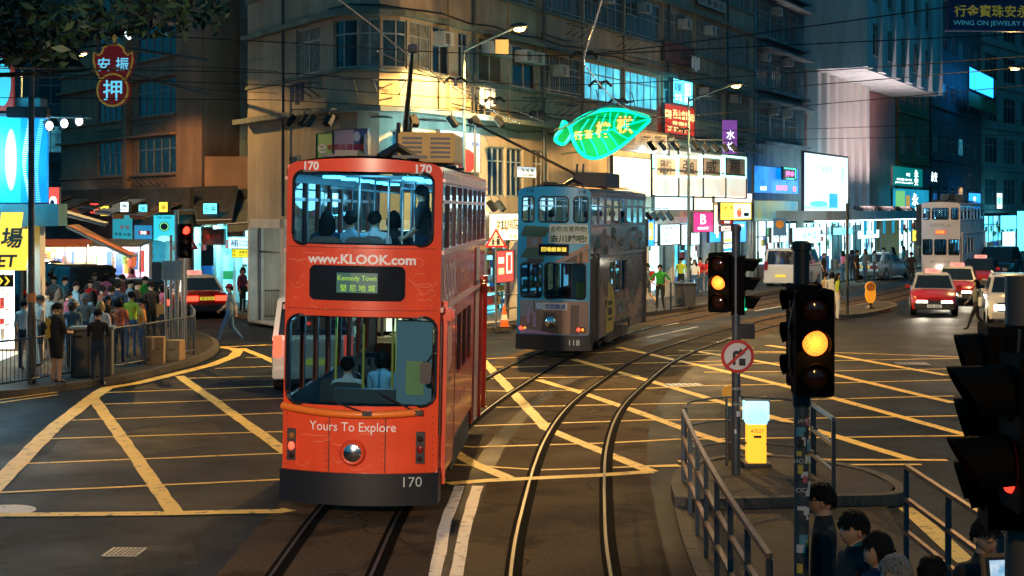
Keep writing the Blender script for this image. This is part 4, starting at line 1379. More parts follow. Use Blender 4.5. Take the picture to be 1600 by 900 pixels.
board(pNv, 1512, 1555, 152, 172, -1.0, 'dim_board', 'unlit olive green board below the glowing blue lightbox', mat('dim_green', (.05, .11, .03), .7), rim=.04)
board(pNv, 1512, 1531, 302, 326, -1.5, 'lightbox', 'blue upright lightbox behind the white tram roof', g_blue, [('安', 0, .1, .4, g_wtx)], rim=.03)
board(pRt, 1556, 1565, 302, 326, -3.5, 'lightbox', 'small white and green upright lightbox right of the white tram', g_white, [('東', 0, 0, .5, glow('print_teal', (.0, .5, .4), 1))], rim=.03)
board(pRt, 1562, 1587, 337, 358, -2.5, 'lightbox', 'bright cyan shop lightbox above the far cars', g_cyan, rim=.03)
board(pRt, 1588, 1600, 330, 392, -2.5, 'lightbox', 'tall cyan shopfront light at the right edge above the cars', g_cyan, rim=.03)
board(pRt, 1565, 1585, 362, 392, -1.5, 'lightbox', 'white lit shopfront below the bright cyan lightbox', g_white, rim=.03)

# pawn shop sign on the left: gourd of two red panels edged in gold
def pawn():
    Y = 47.0
    c = P(179, 115, Y)
    r = thing('pawn_sign', 'red gourd shaped hanging sign edged in gold with blue characters', 'sign', c, R(-8))
    k = Y / F
    up = [(0, 18), (12, 20), (22, 22), (29, 28), (33, 36), (32, 22), (31, 12), (27, 0), (20, -12), (-20, -12), (-27, 0), (-31, 12), (-32, 22), (-33, 36), (-29, 28), (-22, 22), (-12, 20)]
    up = [(-20, -10), (20, -10), (28, 4), (32, 20), (31, 33), (24, 28), (18, 33), (16, 40), (8, 45), (-8, 45), (-16, 40), (-18, 33), (-24, 28), (-31, 33), (-32, 20), (-28, 4)]
    lo = [(25 * math.cos(a / 20 * 2 * math.pi), -26 + 25 * math.sin(a / 20 * 2 * math.pi)) for a in range(20)]
    fa, fb = (lambda u, v: (u * k, -.1, v * k)), (lambda u, v: (u * k, .1, v * k))
    red = mat('sign_crimson', (.05, .004, .008), .5, emit=(.3, .01, .02), es=.12)
    m = MB(); m.prism(up, fa, fb); m.ob('upper_panel', red, r)
    m = MB(); m.prism(lo, lambda u, v: (u * k, -.14, v * k), lambda u, v: (u * k, .14, v * k)); m.ob('lower_panel', red, r)
    m = MB()
    for lp, y in ((up, -.11), (lo, -.15)):
        ps = [(u * k, y, v * k) for u, v in lp]
        m.tube(ps + [ps[0]], .035, 5)
    m.tube([(0, 0, 45 * k), (0, 0, 56 * k)], .05, 6)
    m.tube([(-4 * k, 0, 56 * k), (0, 0, 60 * k), (4 * k, 0, 56 * k), (0, 0, 52 * k), (-4 * k, 0, 56 * k)], .03, 5)
    m.ob('gold_rim', mat('dull_gold_rim', (.40, .27, .05), .4, emit=(.35, .2, .03), es=.15), r)
    tx = glow('neon_blue_dim', (.12, .55, .80), .75)
    m = MB(); m.text('安', -15 * k, 14 * k, h=21 * k, y=-.115, bold=.01); m.text('振', 15 * k, 14 * k, h=21 * k, y=-.115, bold=.01); m.text('押', 0, -26 * k, h=32 * k, y=-.155, bold=.01)
    m.ob('characters', tx, r)
    m = MB(); m.box(25 * k, 29 * k, -.4, -.3, 50 * k, 66 * k, rot=Matrix.Rotation(R(-40), 3, 'Y')); m.ob('tube_light', g_wtx, r)
    m = MB(); m.tube([(20 * k, .1, 40 * k), (45 * k, 6, 50 * k)], .05, 6); m.tube([(20 * k, .1, 0), (45 * k, 6, -10 * k)], .05, 6); m.ob('bracket', m_dgrey, r)
pawn()
# ---------------------------------------------------------------- left corner shop block, awnings, market stalls
pL = Path([(-24, 37.4), (-11.75, 38.4)])
rL = thing('corner_shop_block', 'shop block with a bright cyan billboard storey at the left edge', 'building', (pL.o.x, pL.o.y, 0))
LL = pL.L
m_shopfront = mat('shopfront_teal', (.04, .15, .18), .5, var=.2)
m = MB()
sbox(m, pL, 0, LL - 1, 0, 1.2, 6.7, 16)
m.ob('upper_wall', m_farb, rL)
m = MB()
sbox(m, pL, 0, LL + .5, -.5, .6, 3.5, 4.05)
sbox(m, pL, 0, LL, -.2, .6, 6.25, 6.7)
m.ob('fascia', m_shopfront, rL)
m = MB()
for u in (LL - .35, LL - 2.2):
    sbox(m, pL, u, u + .32, -.1, .5, .14, 3.5)
sbox(m, pL, 0, LL - 3, 4.6, 4.7, .14, 3.5)
m.ob('column', mat('white_column', (.70, .68, .64), .5), rL)
def lightshop():
    b = MB(); sbox(b, pL, 0, LL - 1.3, 2.6, 2.65, .2, 3.4)
    o = b.ob('shop_interior', glow('bright_shop', (1.0, .97, .85), 2.6, c2=(.85, .9, .85), vs=.9), rL)
    g = MB()
    for zz in (.55, .95, 1.35, 1.75, 2.15):
        sbox(g, pL, LL - 5, LL - 1.2, 1.2, 1.7, zz - .05, zz, 1)
        for i in range(17):
            u = LL - 5 + i * .22
            sbox(g, pL, u, u + .17, 1.25, 1.6, zz, zz + rnd.uniform(.1, .28), rnd.randrange(6))
    g.ob('goods_shelf', m_goods, o)
    f = MB(); sbox(f, pL, 0, LL - 1.0, 0, 2.6, .1, .145); f.ob('shop_floor', mat('pale_tiles', (.55, .5, .42), .4), rL)
    c = MB(); sbox(c, pL, 0, LL - 1.0, 0, 2.6, 3.4, 3.5); c.ob('shop_ceiling', m_white, rL)
    t = MB()
    for i in range(4):
        sbox(t, pL, LL - 5.5 + i * 1.4, LL - 4.6 + i * 1.4, .6, .75, 3.3, 3.36)
    t.ob('tube_lamp', g_white, rL)
lightshop()
a_ = pL.angle(1)
area(rL, (pL.w(LL - 3, -.1, 3.1)), (R(48), 0, a_), (5, .6), (.6, .93, 1.0), 420)
def bill(px0, px1, zt, zb, name, lab, face, ex=None, d=-.35, rz=0):
    s0, Y0 = pL.hit(px0, d); s1, Y1 = pL.hit(px1, d)
    W = s1 - s0
    r = thing(name, lab, 'billboard' if 'bill' in name else 'screen', pL.pos((s0 + s1) / 2, d, (zt + zb) / 2), a_ + rz)
    m = MB(); m.box(-W / 2, W / 2, -.08, .08, -(zt - zb) / 2, (zt - zb) / 2); m.ob('panel', face, r)
    f = MB(); f.box(-W / 2 - .05, W / 2 + .05, -.1, .1, (zt - zb) / 2, (zt - zb) / 2 + .08); f.ob('frame', m_dgrey, r)
    if ex:
        ex(r, W, zt - zb, -.08)
    return r
bill(-70, 33, 6.2, 4.08, 'billboard', 'cyan billboard with a white glowing oval at the left edge', glow('cyan_billboard', (.01, .42, .66), .95), lambda r, W, H, y: blobs(r, W, H, y, [('o', .36, .0, .085, .36, glow('oval_soft', (.3, .85, 1), 1.6)), ('o', .34, .0, .07, .3, g_white)]))
def screen_img(r, W, H, y):
    m = MB()
    for i in range(40):
        z = -H / 2 + (i + .5) * H / 40
        v = (z / H)
        c = -.26 - .12 * math.cos(v * 5.5)
        m.box((c - .07) * W, (c + .09 + .05 * math.sin(v * 9)) * W, y - .012, y - .004, z - .012, z + .012)
        c2 = .22 - .12 * math.cos(v * 4 + .6)
        if i % 1 == 0:
            m.box((c2 - .10 - .04 * math.sin(v * 7)) * W, (c2 + .06) * W, y - .012, y - .004, z - .012, z + .012, 1)
    m.ob('pixel_rows', [glow('screen_white', (.6, .9, 1), 1.1), glow('screen_cyan', (.15, .6, .95), .9)], r)
bill(34, 75, 6.2, 4.08, 'led_screen', 'blue LED screen with wavy white bands beside the lamp post', glow('screen_blue', (.0, .26, .62), .85, c2=(.0, .16, .5), vs=1.5), screen_img)
bill(-40, 22, 7.75, 6.35, 'shop_billboard', 'red edged box with a cyan lit oval above the billboard', mat('box_red', (.30, .03, .02), .5, emit=(.4, .03, .02), es=.2), lambda r, W, H, y: blobs(r, W, H, y, [('o', .22, 0, .22, .42, glow('dim_cyan', (.05, .45, .6), .8))]))
# bracket with three floodlights on the right end, and one over the billboard
def arm():
    p = pL.pos(LL + .1, -.35, 6.2)
    r = thing('floodlight_gantry', 'steel arm with three lit pinkish floodlights beside the LED screen', 'light arm', p, a_)
    m = MB()
    for y in (-.15, .15):
        m.tube([(-.2, y, 0), (1.15, y, -.02)], .025, 5)
    m.ob('arm', m_steel, r)
    for i in range(3):
        x = .15 + i * .36
        h = MB(); h.box(x - .1, x + .08, -.1, .1, -.34 + i * .06, -.06 + i * .06, rot=Matrix.Rotation(R(-22), 3, 'Y')); o = h.ob('flood_head', m_dgrey, r)
        g = MB(); g.disc((x + .03, -.108, -.22 + i * .06), .09, 'y', 14, 0, .11); g.ob('lens', glow('flood_pink', (1, .75, .8), 5), o)
arm()
for i, (px, lab) in enumerate(((33, 'black box floodlight above the left billboard'), (62, 'slim black floodlight above the LED screen'))):
    p = pL.pos(pL.hit(px, -.9)[0], -.9, 6.28)
    r = thing('floodlight', lab, 'floodlight', p, a_)
    m = MB(); m.box(-.3, .22, -.25, .15, -.14, .12); m.ob('housing', m_black, r, bev=.02)
    m = MB(); m.box(-.24, .16, .155, .16, -.1, .06); m.ob('lens', g_cyan, r)
lamp(rL, pL.w(LL - 1.2, -1.3, 5.2), (.18, .7, 1), 450, .6, 'billboard_light')
# yellow market sign
def market():
    s1, Y = pL.hit(45, -1.2)
    p = pL.pos(s1, -1.2, 3.0)
    r = thing('market_sign', 'big tilted yellow sign with cut out grey characters over the bright shop', 'sign', p, a_ + R(6))
    W, H = 5.0, 1.12
    tilt = lambda u, v: (u + .12 * v, -.0 + .10 * v, v)
    m = MB(); m.prism([(-W, -H / 2), (0, -H / 2), (0, H / 2 - .12), (-.25, H / 2 - .12), (-.25, H / 2 + .28), (-.75, H / 2 + .28), (-.75, H / 2 - .1), (-W, H / 2 - .1)], lambda u, v: tilt(u, v), lambda u, v: (u + .12 * v, .12 + .1 * v, v)); m.ob('panel', glow('market_yellow', (1.0, .62, .06), 1.05), r)
    m = MB()
    ink = lambda cx, cz: (lambda u, v: (cx + u + .12 * (cz + v), -.012 + .10 * (cz + v), cz + v))
    for ch, u, v, h in (('場', -.42, .22, .5), ('市', -1.0, .22, .5), ('街', -1.6, .22, .5), ('MARKET', -1.0, -.33, .3)):
        m.text(ch, h=h, fn=ink(u, v), bold=.03)
    m.ob('characters', mat('cut_grey', (.12, .11, .08), .6), r)
    m = MB()
    for u in (-.3, -2, -4):
        m.tube([(u, .1, .45), (u, 1.0, .55)], .03, 5)
    m.ob('bracket', m_dgrey, r)
    a = thing('arrow_sign', 'small black sign with yellow chevrons under the market sign', 'sign', pL.pos(pL.hit(8, -.9)[0], -.9, 2.17), a_)
    m = MB(); m.box(-.5, .2, -.03, .03, -.15, .15); m.ob('panel', m_black, a)
    m = MB()
    for x in (-.3, -.1, .06):
        m.add([(x - .07, -.035, .1), (x - .02, -.035, .1), (x + .06, -.035, 0), (x - .02, -.035, -.1), (x - .07, -.035, -.1), (x + .01, -.035, 0)], [(0, 1, 2, 3, 4, 5)])
    m.ob('chevron', glow('market_yellow', (1, .62, .06), 1.05), a)
market()
board(pL, 77, 94, 293, 320, 2.0, 'corner_sign', 'small red and white lit square sign right of the billboard', g_red, rim=.02, extra=lambda r, W, H, y: blobs(r, W, H, y, [('o', -.1, -.3, .35, .3, g_white), ('o', -.18, -.4, .2, .18, c_navy)]))

# awnings
def awning(name, lab, pts, col, drop=.32, cat='awning', arms=True, group=None):
    """pts: inner-left, inner-right, outer-right, outer-left corners in world space."""
    o = sum((Vector(p) for p in pts), Vector()) / 4
    o.z = 0
    r = thing(name, lab, cat, o, 0, group)
    q = [Vector(p) - o for p in pts]
    m = MB()
    n = 8
    top = []
    for i in range(n + 1):
        t = i / n
        a, b = q[0].lerp(q[1], t), q[3].lerp(q[2], t)
        sag = -.06 * math.sin(t * math.pi * 3) ** 2
        top.append((a, a.lerp(b, .5) + Vector((0, 0, sag)), b))
    for (a, b, c), (d, e, f) in zip(top, top[1:]):
        m.quad(a, d, e, b); m.quad(b, e, f, c)
        dn = Vector((0, 0, -.03))
        m.quad(a + dn, d + dn, e + dn, b + dn); m.quad(b + dn, e + dn, f + dn, c + dn)
    m.ob('canvas', col, r)
    if drop:
        m = MB()
        for (a, b, c), (d, e, f) in zip(top, top[1:]):
            k = Vector((0, 0, -drop))
            mid = (c + f) / 2 + k * 1.12
            m.add([c, f, f + k, mid, c + k], [(0, 1, 2, 3, 4)])
        m.ob('valance', col, r)
    if arms:
        m = MB()
        for a, b in ((q[0], q[3]), (q[1], q[2])):
            m.tube([a + Vector((0, 0, -.05)), b + Vector((0, 0, -.05))], .03, 5)
        m.tube([q[3], q[2]], .035, 5)
        m.ob('awning_arm', m_steel, r)
    return r
m_awor = mat('awning_orange', (.50, .13, .05), .7, var=.25, vs=3)
m_awdk = mat('awning_dark', (.05, .045, .04), .8, var=.4, vs=2)
m_awbr = mat('awning_brown', (.13, .06, .035), .8, var=.4, vs=2)
m_awgn = mat('awning_green_grey', (.13, .14, .11), .8, var=.3, vs=2)
Yo = 41.0
awning('orange_awning', 'long tilted orange awning hanging out over the market crowd', [P(104, 352, Yo + 1.5), P(122, 350, Yo + 4), P(213, 398, Yo + 3.0), P(205, 400, Yo)], m_awor, .32)
awning('pale_awning', 'thin pale awning arm and sheet left of the orange awning', [P(62, 322, 39.5), P(75, 320, 43), P(168, 347, 43), P(165, 350, 39.8)], mat('awning_pale', (.35, .42, .45), .6), .0)
sp = [(-21.5, 73.8, 150, 205), (-18.2, 69.1, 205, 250), (-15.6, 65.4, 250, 292)]
aw = [('dark_awning', 'wide brown awning at the left below the salmon wall', (128, 205), 302, 328, 70, m_awbr), ('dark_awning', 'dark brown awning with a light edge in the middle below the salmon wall', (176, 248), 306, 334, 66, m_awbr), ('dark_awning', 'black awning beside the round green sign', (240, 305), 300, 328, 63.2, m_awdk)]
for nm, lab, (x0, x1), yt, yb, Y, col in aw:
    awning(nm, lab, [P(x0 + 6, yt, Y + 1.6), P(x1 + 10, yt - 3, Y), P(x1, yb, Y - 2.6), P(x0, yb + 2, Y - 1.2)], col, .16)
awning('dark_awning', 'deep black awning over the bright key shop behind the taxi', [P(300, 292, 63), P(372, 290, 62.5), P(362, 343, 59.2), P(308, 345, 59.6)], m_awdk, .15)
awning('dark_awning', 'dark olive awning above the shoe repair sign', [P(352, 318, 62.5), P(440, 300, 61.8), P(436, 345, 58.6), P(356, 350, 59.2)], m_awgn, .3)
awning('striped_awning', 'small pale striped awning nearest the orange tram on the left', [P(420, 315, 60), P(450, 312, 59), P(448, 342, 57), P(421, 344, 58)], mat('awning_stripe', (.30, .33, .22), .8, var=.5, vs=9), .35)
# shopfronts under the awnings
pS = Path([(-13.2, 63.4), (-8.4, 61.4)])
def shoprow():
    r = thing('shop_row', 'row of bright cyan shopfronts under the awnings behind the red taxi', 'shops', (pS.o.x, pS.o.y, 0))
    m = MB()
    for px in (296, 301, 336, 366, 399, 430, 446):
        u = pS.hit(px)[0]; sbox(m, pS, u - .07, u + .07, 0, .5, .14, 3.4)
    m.ob('pier', mat('pier_white', (.55, .6, .6), .5), r)
    m = MB(); sbox(m, pS, -.6, pS.L + .4, 0, .4, 3.4, 4.7); m.ob('upper_wall', m_awdk, r)
    for px0, px1, mm, g in ((302, 335, m_shopc, False), (337, 365, glow('key_shop', (.45, .92, 1.0), 1.9, c2=(.2, .7, .85), vs=.8), False), (367, 398, m_shopc, False), (400, 429, m_shopc, True), (431, 446, m_shopc, True)):
        shop(r, pS, pS.hit(px0)[0], pS.hit(px1)[0], mm, goods=g, depth=1.6)
    m = MB()
    for px, z, a, mm in ((318, 2.2, .14, 0), (325, 1.2, .5, 2), (345, 2.4, .3, 1), (352, 1.0, .7, 3), (356, 2.3, .14, 0), (378, 1.3, .4, 5), (385, 1.2, .25, 1)):
        u = pS.hit(px, 1.2)[0]; sbox(m, pS, u - a / 2, u + a / 2, 1.1, 1.3, z, z + .35, mm)
    m.ob('display_goods', m_goods, r)
    area(r, pS.w(2.6, -.2, 3.1), (R(40), 0, pS.angle(1)), (4.5, .4), (.25, .85, 1.0), 300)
shoprow()
sg = [('補鞋', 358, 406, 371, 389, 'pale cyan sign with two blue characters over the shoe repair shop', glow('sign_pale_cyan', (.5, .9, 1), 1.2), [('補', -.3, 0, .66, c_blue), ('鞋', .32, 0, .66, c_blue), ('SHOES', 0, .14, .18, c_blue), ('REPAIR', 0, -.16, .18, c_blue)]),
      ('電', 364, 401, 389, 402, 'yellow sign with black characters under the pale cyan sign', glow('sign_yellow', (.9, .75, .03), .9), [('配', -.4, .2, .3, c_ink), ('匙', -.4, -.22, .3, c_ink), ('換電池 山帶', .1, .12, .34, c_ink, .6), ('BATTERY', .1, -.26, .16, c_ink, .6)]),
      ('鎖', 318, 352, 358, 382, 'dark red wooden hanging sign under the black awning', mat('maroon_sign', (.10, .02, .02), .6), [('開 鎖 匙', 0, 0, .3, c_red, .7)]),
      ('雜', 357, 382, 348, 369, 'brown slatted hanging sign left of the pale cyan sign', mat('brown_sign', (.14, .08, .04), .7, var=.5, vs=8), [])]
for _, x0, x1, y0, y1, lab, face, tx in sg:
    board(pS, x0, x1, y0, y1, -1.6, 'shop_sign', lab, face, tx, rim=.02)
pT = Path([(-21.0, 70.6), (-12.9, 61.0)])
board(pT, 242, 276, 336, 376, -.3, 'shop_sign', 'cyan sign with a green ring emblem left of the triangle sign', glow('sign_ring_cyan', (.03, .50, .62), .95), [('專業汽車服務', 0, .4, .09, c_blue, .7)], rim=.02,
      extra=lambda r, W, H, y: blobs(r, W, H, y, [('o', 0, .05, .24, .19, c_ink), ('o', 0, .05, .21, .165, glow('ring_green', (.2, .8, .3), 1)), ('o', 0, .05, .17, .135, mat('ring_dark', (.03, .06, .09), .6)), ('o', 0, -.42, .3, .12, glow('ring_pale', (.3, .8, .9), 1))]))
board(pT, 212, 241, 352, 375, -.3, 'shop_sign', 'blue sign with a red panel under the brown awning', glow('sign_blue_dim', (.02, .20, .38), .8), [('熱賣', 0, 0, .2, g_wtx)], rim=.02, extra=lambda r, W, H, y: blobs(r, W, H, y, [('q', .05, .0, .3, .13, c_red)]))
board(pT, 178, 210, 336, 374, -.3, 'shop_sign', 'teal sign with small dark characters left of the blue sign', glow('sign_teal_dim', (.02, .28, .36), .7), [('參 茸', .1, 0, .16, c_red), ('蟲草 冬菇', 0, -.3, .14, c_ink, .8)], rim=.02)
def shutters():
    r = thing('shuttered_shops', 'roller shutters and a wooden door under the dim market signs', 'shops', (pT.o.x, pT.o.y, 0))
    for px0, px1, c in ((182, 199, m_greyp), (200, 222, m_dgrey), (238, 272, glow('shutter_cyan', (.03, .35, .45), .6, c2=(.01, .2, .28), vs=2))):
        m = MB(); a, b = pT.hit(px0)[0], pT.hit(px1)[0]
        for i in range(16):
            sbox(m, pT, a, b, (i % 2) * .03, .08, .15 + i * .16, .31 + i * .16)
        m.ob('shutter', c, r)
    m = MB(); sbox(m, pT, pT.hit(225)[0], pT.hit(236)[0], -.02, .1, .15, 2.7); m.ob('door', mat('door_tan', (.40, .27, .13), .6, var=.2), r)
    m = MB(); sbox(m, pT, 0, pT.L, .1, .3, .1, 4.8); m.ob('wall', m_awdk, r)
    for px, zz in ((172, 3.2), (210, 3.0)):
        u = pT.hit(px)[0]
shutters()
# market stalls deep on the left
def stall(x, y, w_, lab, face, canopyc, rz):
    r = thing('market_stall', lab, 'market stall', (x, y, 0), rz, 'lit stalls of the night market')
    m = MB()
    for a in (-w_ / 2, w_ / 2):
        for b in (0, 1.4):
            m.tube([(a, b, .0), (a, b, 2.6)], .03, 5)
    m.ob('frame', m_steel, r)
    m = MB(); m.box(-w_ / 2 - .1, w_ / 2 + .1, -.3, 1.6, 2.55, 2.62, rot=Matrix.Rotation(R(6), 3, 'X')); m.ob('canopy', canopyc, r)
    m = MB(); m.box(-w_ / 2, w_ / 2, 0, 1.2, .5, .8); m.ob('counter', m_goods[5], r)
    m = MB(); m.quad((-w_ / 2, 1.5, .6), (w_ / 2, 1.5, .6), (w_ / 2, 1.5, 2.5), (-w_ / 2, 1.5, 2.5)); m.ob('back_display', face, r)
    m = MB()
    for i in range(26):
        u = rnd.uniform(-w_ / 2 + .1, w_ / 2 - .1); v = rnd.uniform(.1, 1.1); s_ = rnd.uniform(.07, .16)
        m.ball((u, v, .8 + s_ * .6), s_, 7, 5, rnd.randrange(6))
    for i in range(14):
        u = rnd.uniform(-w_ / 2 + .1, w_ / 2 - .1)
        m.box(u, u + rnd.uniform(.1, .3), 1.3, 1.42, rnd.uniform(1.1, 1.9), rnd.uniform(1.95, 2.4), rnd.randrange(5))
    m.ob('goods', m_goods, r)
    m = MB()
    for i in range(3):
        m.ball((-w_ / 3 + i * w_ / 3, .3, 2.35), .07, 8, 6)
    m.ob('hanging_bulb', g_white, r)
    return r
m_stl = (glow('stall_white', (1, .92, .9), 1.6, c2=(.9, .25, .25), vs=2.2), glow('stall_warm', (1, .7, .35), 1.5, c2=(.4, .6, .2), vs=2.0), glow('stall_cool', (.5, .9, 1), 1.5, c2=(.9, .3, .5), vs=2.4))
for i, (px, Y, w_, lab) in enumerate(((74, 60, 3.0, 'night market stall with green goods at the far left behind the lamp post'), (116, 61.5, 3.0, 'night market stall glowing white and red above the black vans'), (160, 60.5, 3.0, 'night market stall under the orange awning tip'))):
    p = P(px, 380, Y)
    st_ = stall(p.x, Y, w_, lab, m_stl[(1, 0, 2)[i]], (m_awor, mat('tarp_red', (.4, .03, .04), .6), m_awgn)[i], R(rnd.uniform(-12, 12)))
    # each stall is lit by its own bulbs
    lamp(st_, (0, .1, 2.25), (1, .85, .75), 160, .1, 'bulb_light')
board(pT, 100, 128, 327, 356, 1.0, 'lit_sign', 'white lit sign with a red strip above the market stalls', g_white, [('大減價', -.1, 0, .3, c_red, .6)], rim=.02, extra=lambda r, W, H, y: blobs(r, W, H, y, [('q', .4, 0, .1, .5, g_red)]))
board(pT, 128, 141, 327, 366, .8, 'neon_column', 'slim orange neon column beside the white lit market sign', glow('neon_orange', (1, .25, .08), 1.8), rim=.02)
# small awnings and lit boards crowding the old fronts above the stalls
for i, (px, c_, col) in enumerate(((96, 'rust', 'awning_brown'), (124, 'grey', 'awning_green_grey'), (152, 'orange', 'awning_orange'), (184, 'black', 'awning_dark'), (212, 'pale', 'awning_pale'), (268, 'rust', 'awning_brown'))):
    s0, Y = pT.hit(px - 12)
    s1, Y1 = pT.hit(px + 14)
    z = zat(306 + (i % 3) * 5, Y)
    awning('shop_awning', 'small %s awning over the old fronts, %s' % (c_, ('behind the LED screen', 'left of the orange awning', 'above the orange awning root', 'under the gourd sign', 'over the blue sign', 'above the green ring sign')[i]),
           [pT.pos(s0, .05, z), pT.pos(s1, .05, z), pT.pos(s1, -1.5, z - .55), pT.pos(s0, -1.5, z - .5)], _M[col], .14, arms=True)
for i, (px, y0, c_, tx, lab) in enumerate(((150, 318, g_red, '粥', 'small red lit board with one white character above the orange awning'), (166, 322, g_yellow, '麵', 'small yellow lit board beside the small red one'), (197, 316, g_white, '藥', 'small white lit board under the salmon wall'), (226, 320, g_cyan, '茶', 'small cyan lit board over the blue sign'), (258, 316, g_yellow, '金', 'small yellow lit board above the green ring sign'))):
    board(pT, px - 7, px + 7, y0, y0 + 15, -1.0, 'lit_board', lab, face=c_, texts=[(tx, 0, 0, .6, c_ink if c_ is not g_red else g_wtx)], rim=.02)
for i, (px, y0, c_, tx, lab) in enumerate(((330, 318, g_cyan, '五金', 'cyan lit board on the black awning front'), (408, 336, g_white, '鎖', 'white lit board above the shoe repair sign'), (432, 352, g_yellow, '匙', 'yellow lit board right of the shoe repair sign'))):
    board(pS, px - 11, px + 11, y0, y0 + 16, -2.9 if i == 0 else -2.2, 'lit_board', lab, c_, [(tx, 0, 0, .6, c_ink)], rim=.02)
# ---------------------------------------------------------------- trams
g_deck = glow('deck_lamp', (.10, .62, .95), 5.5)
g_deckw = glow('deck_lamp_white', (.75, .95, 1.0), 4.0)
m_lining = mat('inner_lining', (.10, .13, .15), .5)
m_seat = mat('seat_black', (.02, .022, .025), .35)
m_cabin = mat('cabin_blue_white', (.24, .31, .36), .5)
m_floor = mat('deck_floor', (.12, .11, .10), .7)
m_pole = mat('handrail_yellow', (.60, .42, .03), .4)
m_tglass = glass('tram_glass', (.52, .82, .98), .95, .8)
m_tglassd = glass('tram_glass_dark', (.35, .6, .75), .9, .7)
HW, TL = .99, 8.3

def build_tram(name, label, org, rz, roll, S):
    r = thing(name, label, 'tram', org, rz)
    r.rotation_euler = (0, R(roll), rz)
    sag = S['sag']
    yf = lambda x: sag * (x / HW) ** 2
    fs = lambda x, z: (x, yf(x), z)
    zt = S['top']
    body = S['body']
    # ---- curved end wall with its window openings
    out = rrect(-HW, HW, .58, zt, .12, 4)
    out = [(x, z + (.07 * (1 - (x / HW) ** 2) if z > zt - .13 else 0)) for x, z in out]
    ups, lows = S['front_up'], S['front_low']
    hs = [rrect(*h) for h in ups + lows]
    n = []
    k = 10
    top_pts = [(HW - .12 - (2 * HW - .24) * i / k, zt + .07 * (1 - ((HW - .12 - (2 * HW - .24) * i / k) / HW) ** 2)) for i in range(1, k)]
    o2 = out[:5] + top_pts + out[5:]
    m = MB(); m.panel(o2, hs, fs, step=.2, thick=.09, m=0, mr=1)
    m.ob('end_wall', [body, m_black], r, smooth=40)
    for h in ups + lows:
        m = MB()
        ol = rrect(*h)
        m.panel(ol, [], lambda x, z: (x, yf(x) + .03, z), step=.2)
        pane = m.ob('windscreen', S.get('glass_up' if h in ups else 'glass_low', m_tglass), r, smooth=40)
        m = MB()
        ps = [(x, yf(x) - .004, z) for x, z in ol]
        m.tube(ps + [ps[0]], .022, 5, cap=False)
        m.ob('rubber_seal', m_black, pane)
    # ---- bumper skirt
    m = MB()
    xs = [-HW - .02 + (2 * HW + .04) * i / 12 for i in range(13)]
    a = [(x, yf(x) - .05, .2) for x in xs]; b = [(x, yf(x) - .05, .60) for x in xs]
    c = [(x, yf(x) + .3, .2) for x in xs]; d = [(x, yf(x) + .3, .60) for x in xs]
    q = len(xs)
    m.add(a + b + c + d, [f for i in range(q - 1) for f in ((i, i + 1, q + i + 1, q + i), (q + i, q + i + 1, 3 * q + i + 1, 3 * q + i), (2 * q + i, i, i + 1, 2 * q + i + 1))] + [(0, q, 3 * q, 2 * q), (q - 1, 2 * q - 1, 4 * q - 1, 3 * q - 1)])
    m.ob('bumper', mat('bumper_black', (.010, .012, .016), .42), r, smooth=30)
    # ---- sides
    y0 = sag
    zu0, zu1, zl0, zl1 = S['side_z']
    nu = S.get('nwin', 8)
    ww = (TL - y0 - .25) / nu
    up = [(y0 + .15 + i * ww, y0 + .15 + (i + 1) * ww - .09, zu0, zu1) for i in range(nu)]
    low = S['side_low']
    for sx in (1, -1):
        low = S['side_low'] if sx > 0 else [(y0 + .15 + i * 1.0, y0 + 1.05 + i * 1.0, zl0, zl1) for i in range(7)]
        hl = [[(h[0], h[2]), (h[1], h[2]), (h[1], h[3]), (h[0], h[3])] for h in up + low]
        m = MB()
        ol = [(y0, .42), (TL, .42), (TL, zt - .02), (y0, zt - .02)]
        if S.get('bogie'):
            a_, b_ = S['bogie']
            ol = [(y0, .42), (a_, .42), (a_ + .12, .72), (b_ - .12, .72), (b_, .42), (TL, .42), (TL, zt - .02), (y0, zt - .02)]
        m.panel(ol, hl, lambda y, z: (sx * HW, y, z), thick=.06, tdir=(-sx, 0, 0), m=0)
        m.ob('side_wall', S['side'], r)
        m = MB(); m.panel(ol, hl, lambda y, z: (sx * (HW - .064), y, z)); m.ob('inner_lining', m_lining, r)
        for h in up:
            m = MB()
            x = sx * (HW - .03)
            m.quad((x, h[0], h[2]), (x, h[1], h[2]), (x, h[1], h[3]), (x, h[0], h[3]))
            p = m.ob('side_window', S.get('glass_side', m_tglass), r)
            m = MB(); zz = h[3] - .24
            m.box(min(sx * (HW - .05), sx * (HW + .005)), max(sx * (HW - .05), sx * (HW + .005)), h[0], h[1], zz, zz + .045)
            m.ob('window_rail', S['frame'], p)
        for h in low:
            m = MB(); x = sx * (HW - .03)
            m.quad((x, h[0], h[2]), (x, h[1], h[2]), (x, h[1], h[3]), (x, h[0], h[3]))
            m.ob('side_window', S.get('glass_low', m_tglassd), r)
        m = MB()
        x = sx * HW
        xa, xb = min(x, x + sx * .035), max(x, x + sx * .035)
        m.box(xa, xb, y0 + .02, TL - .05, zu0 - .07, zu0 - .02)
        m.box(xa, xb, y0 + .02, TL - .05, 2.62, 2.68)
        m.box(xa, xb, y0 + .02, TL - .05, zu1 + .03, zu1 + .07)
        m.ob('side_moulding', S['frame'], r)
        m = MB()
        cv = [(sx * HW, zu1 + .08), (sx * (HW + .015), zu1 + .16), (sx * (HW - .03), zt - .06), (sx * (HW - .16), zt + .03)]
        for (xa, za), (xb, zb) in zip(cv, cv[1:]):
            m.quad((xa, y0, za), (xa, TL, za), (xb, TL, zb), (xb, y0, zb))
        m.ob('roof_cove', S.get('cove', body), r, smooth=60)
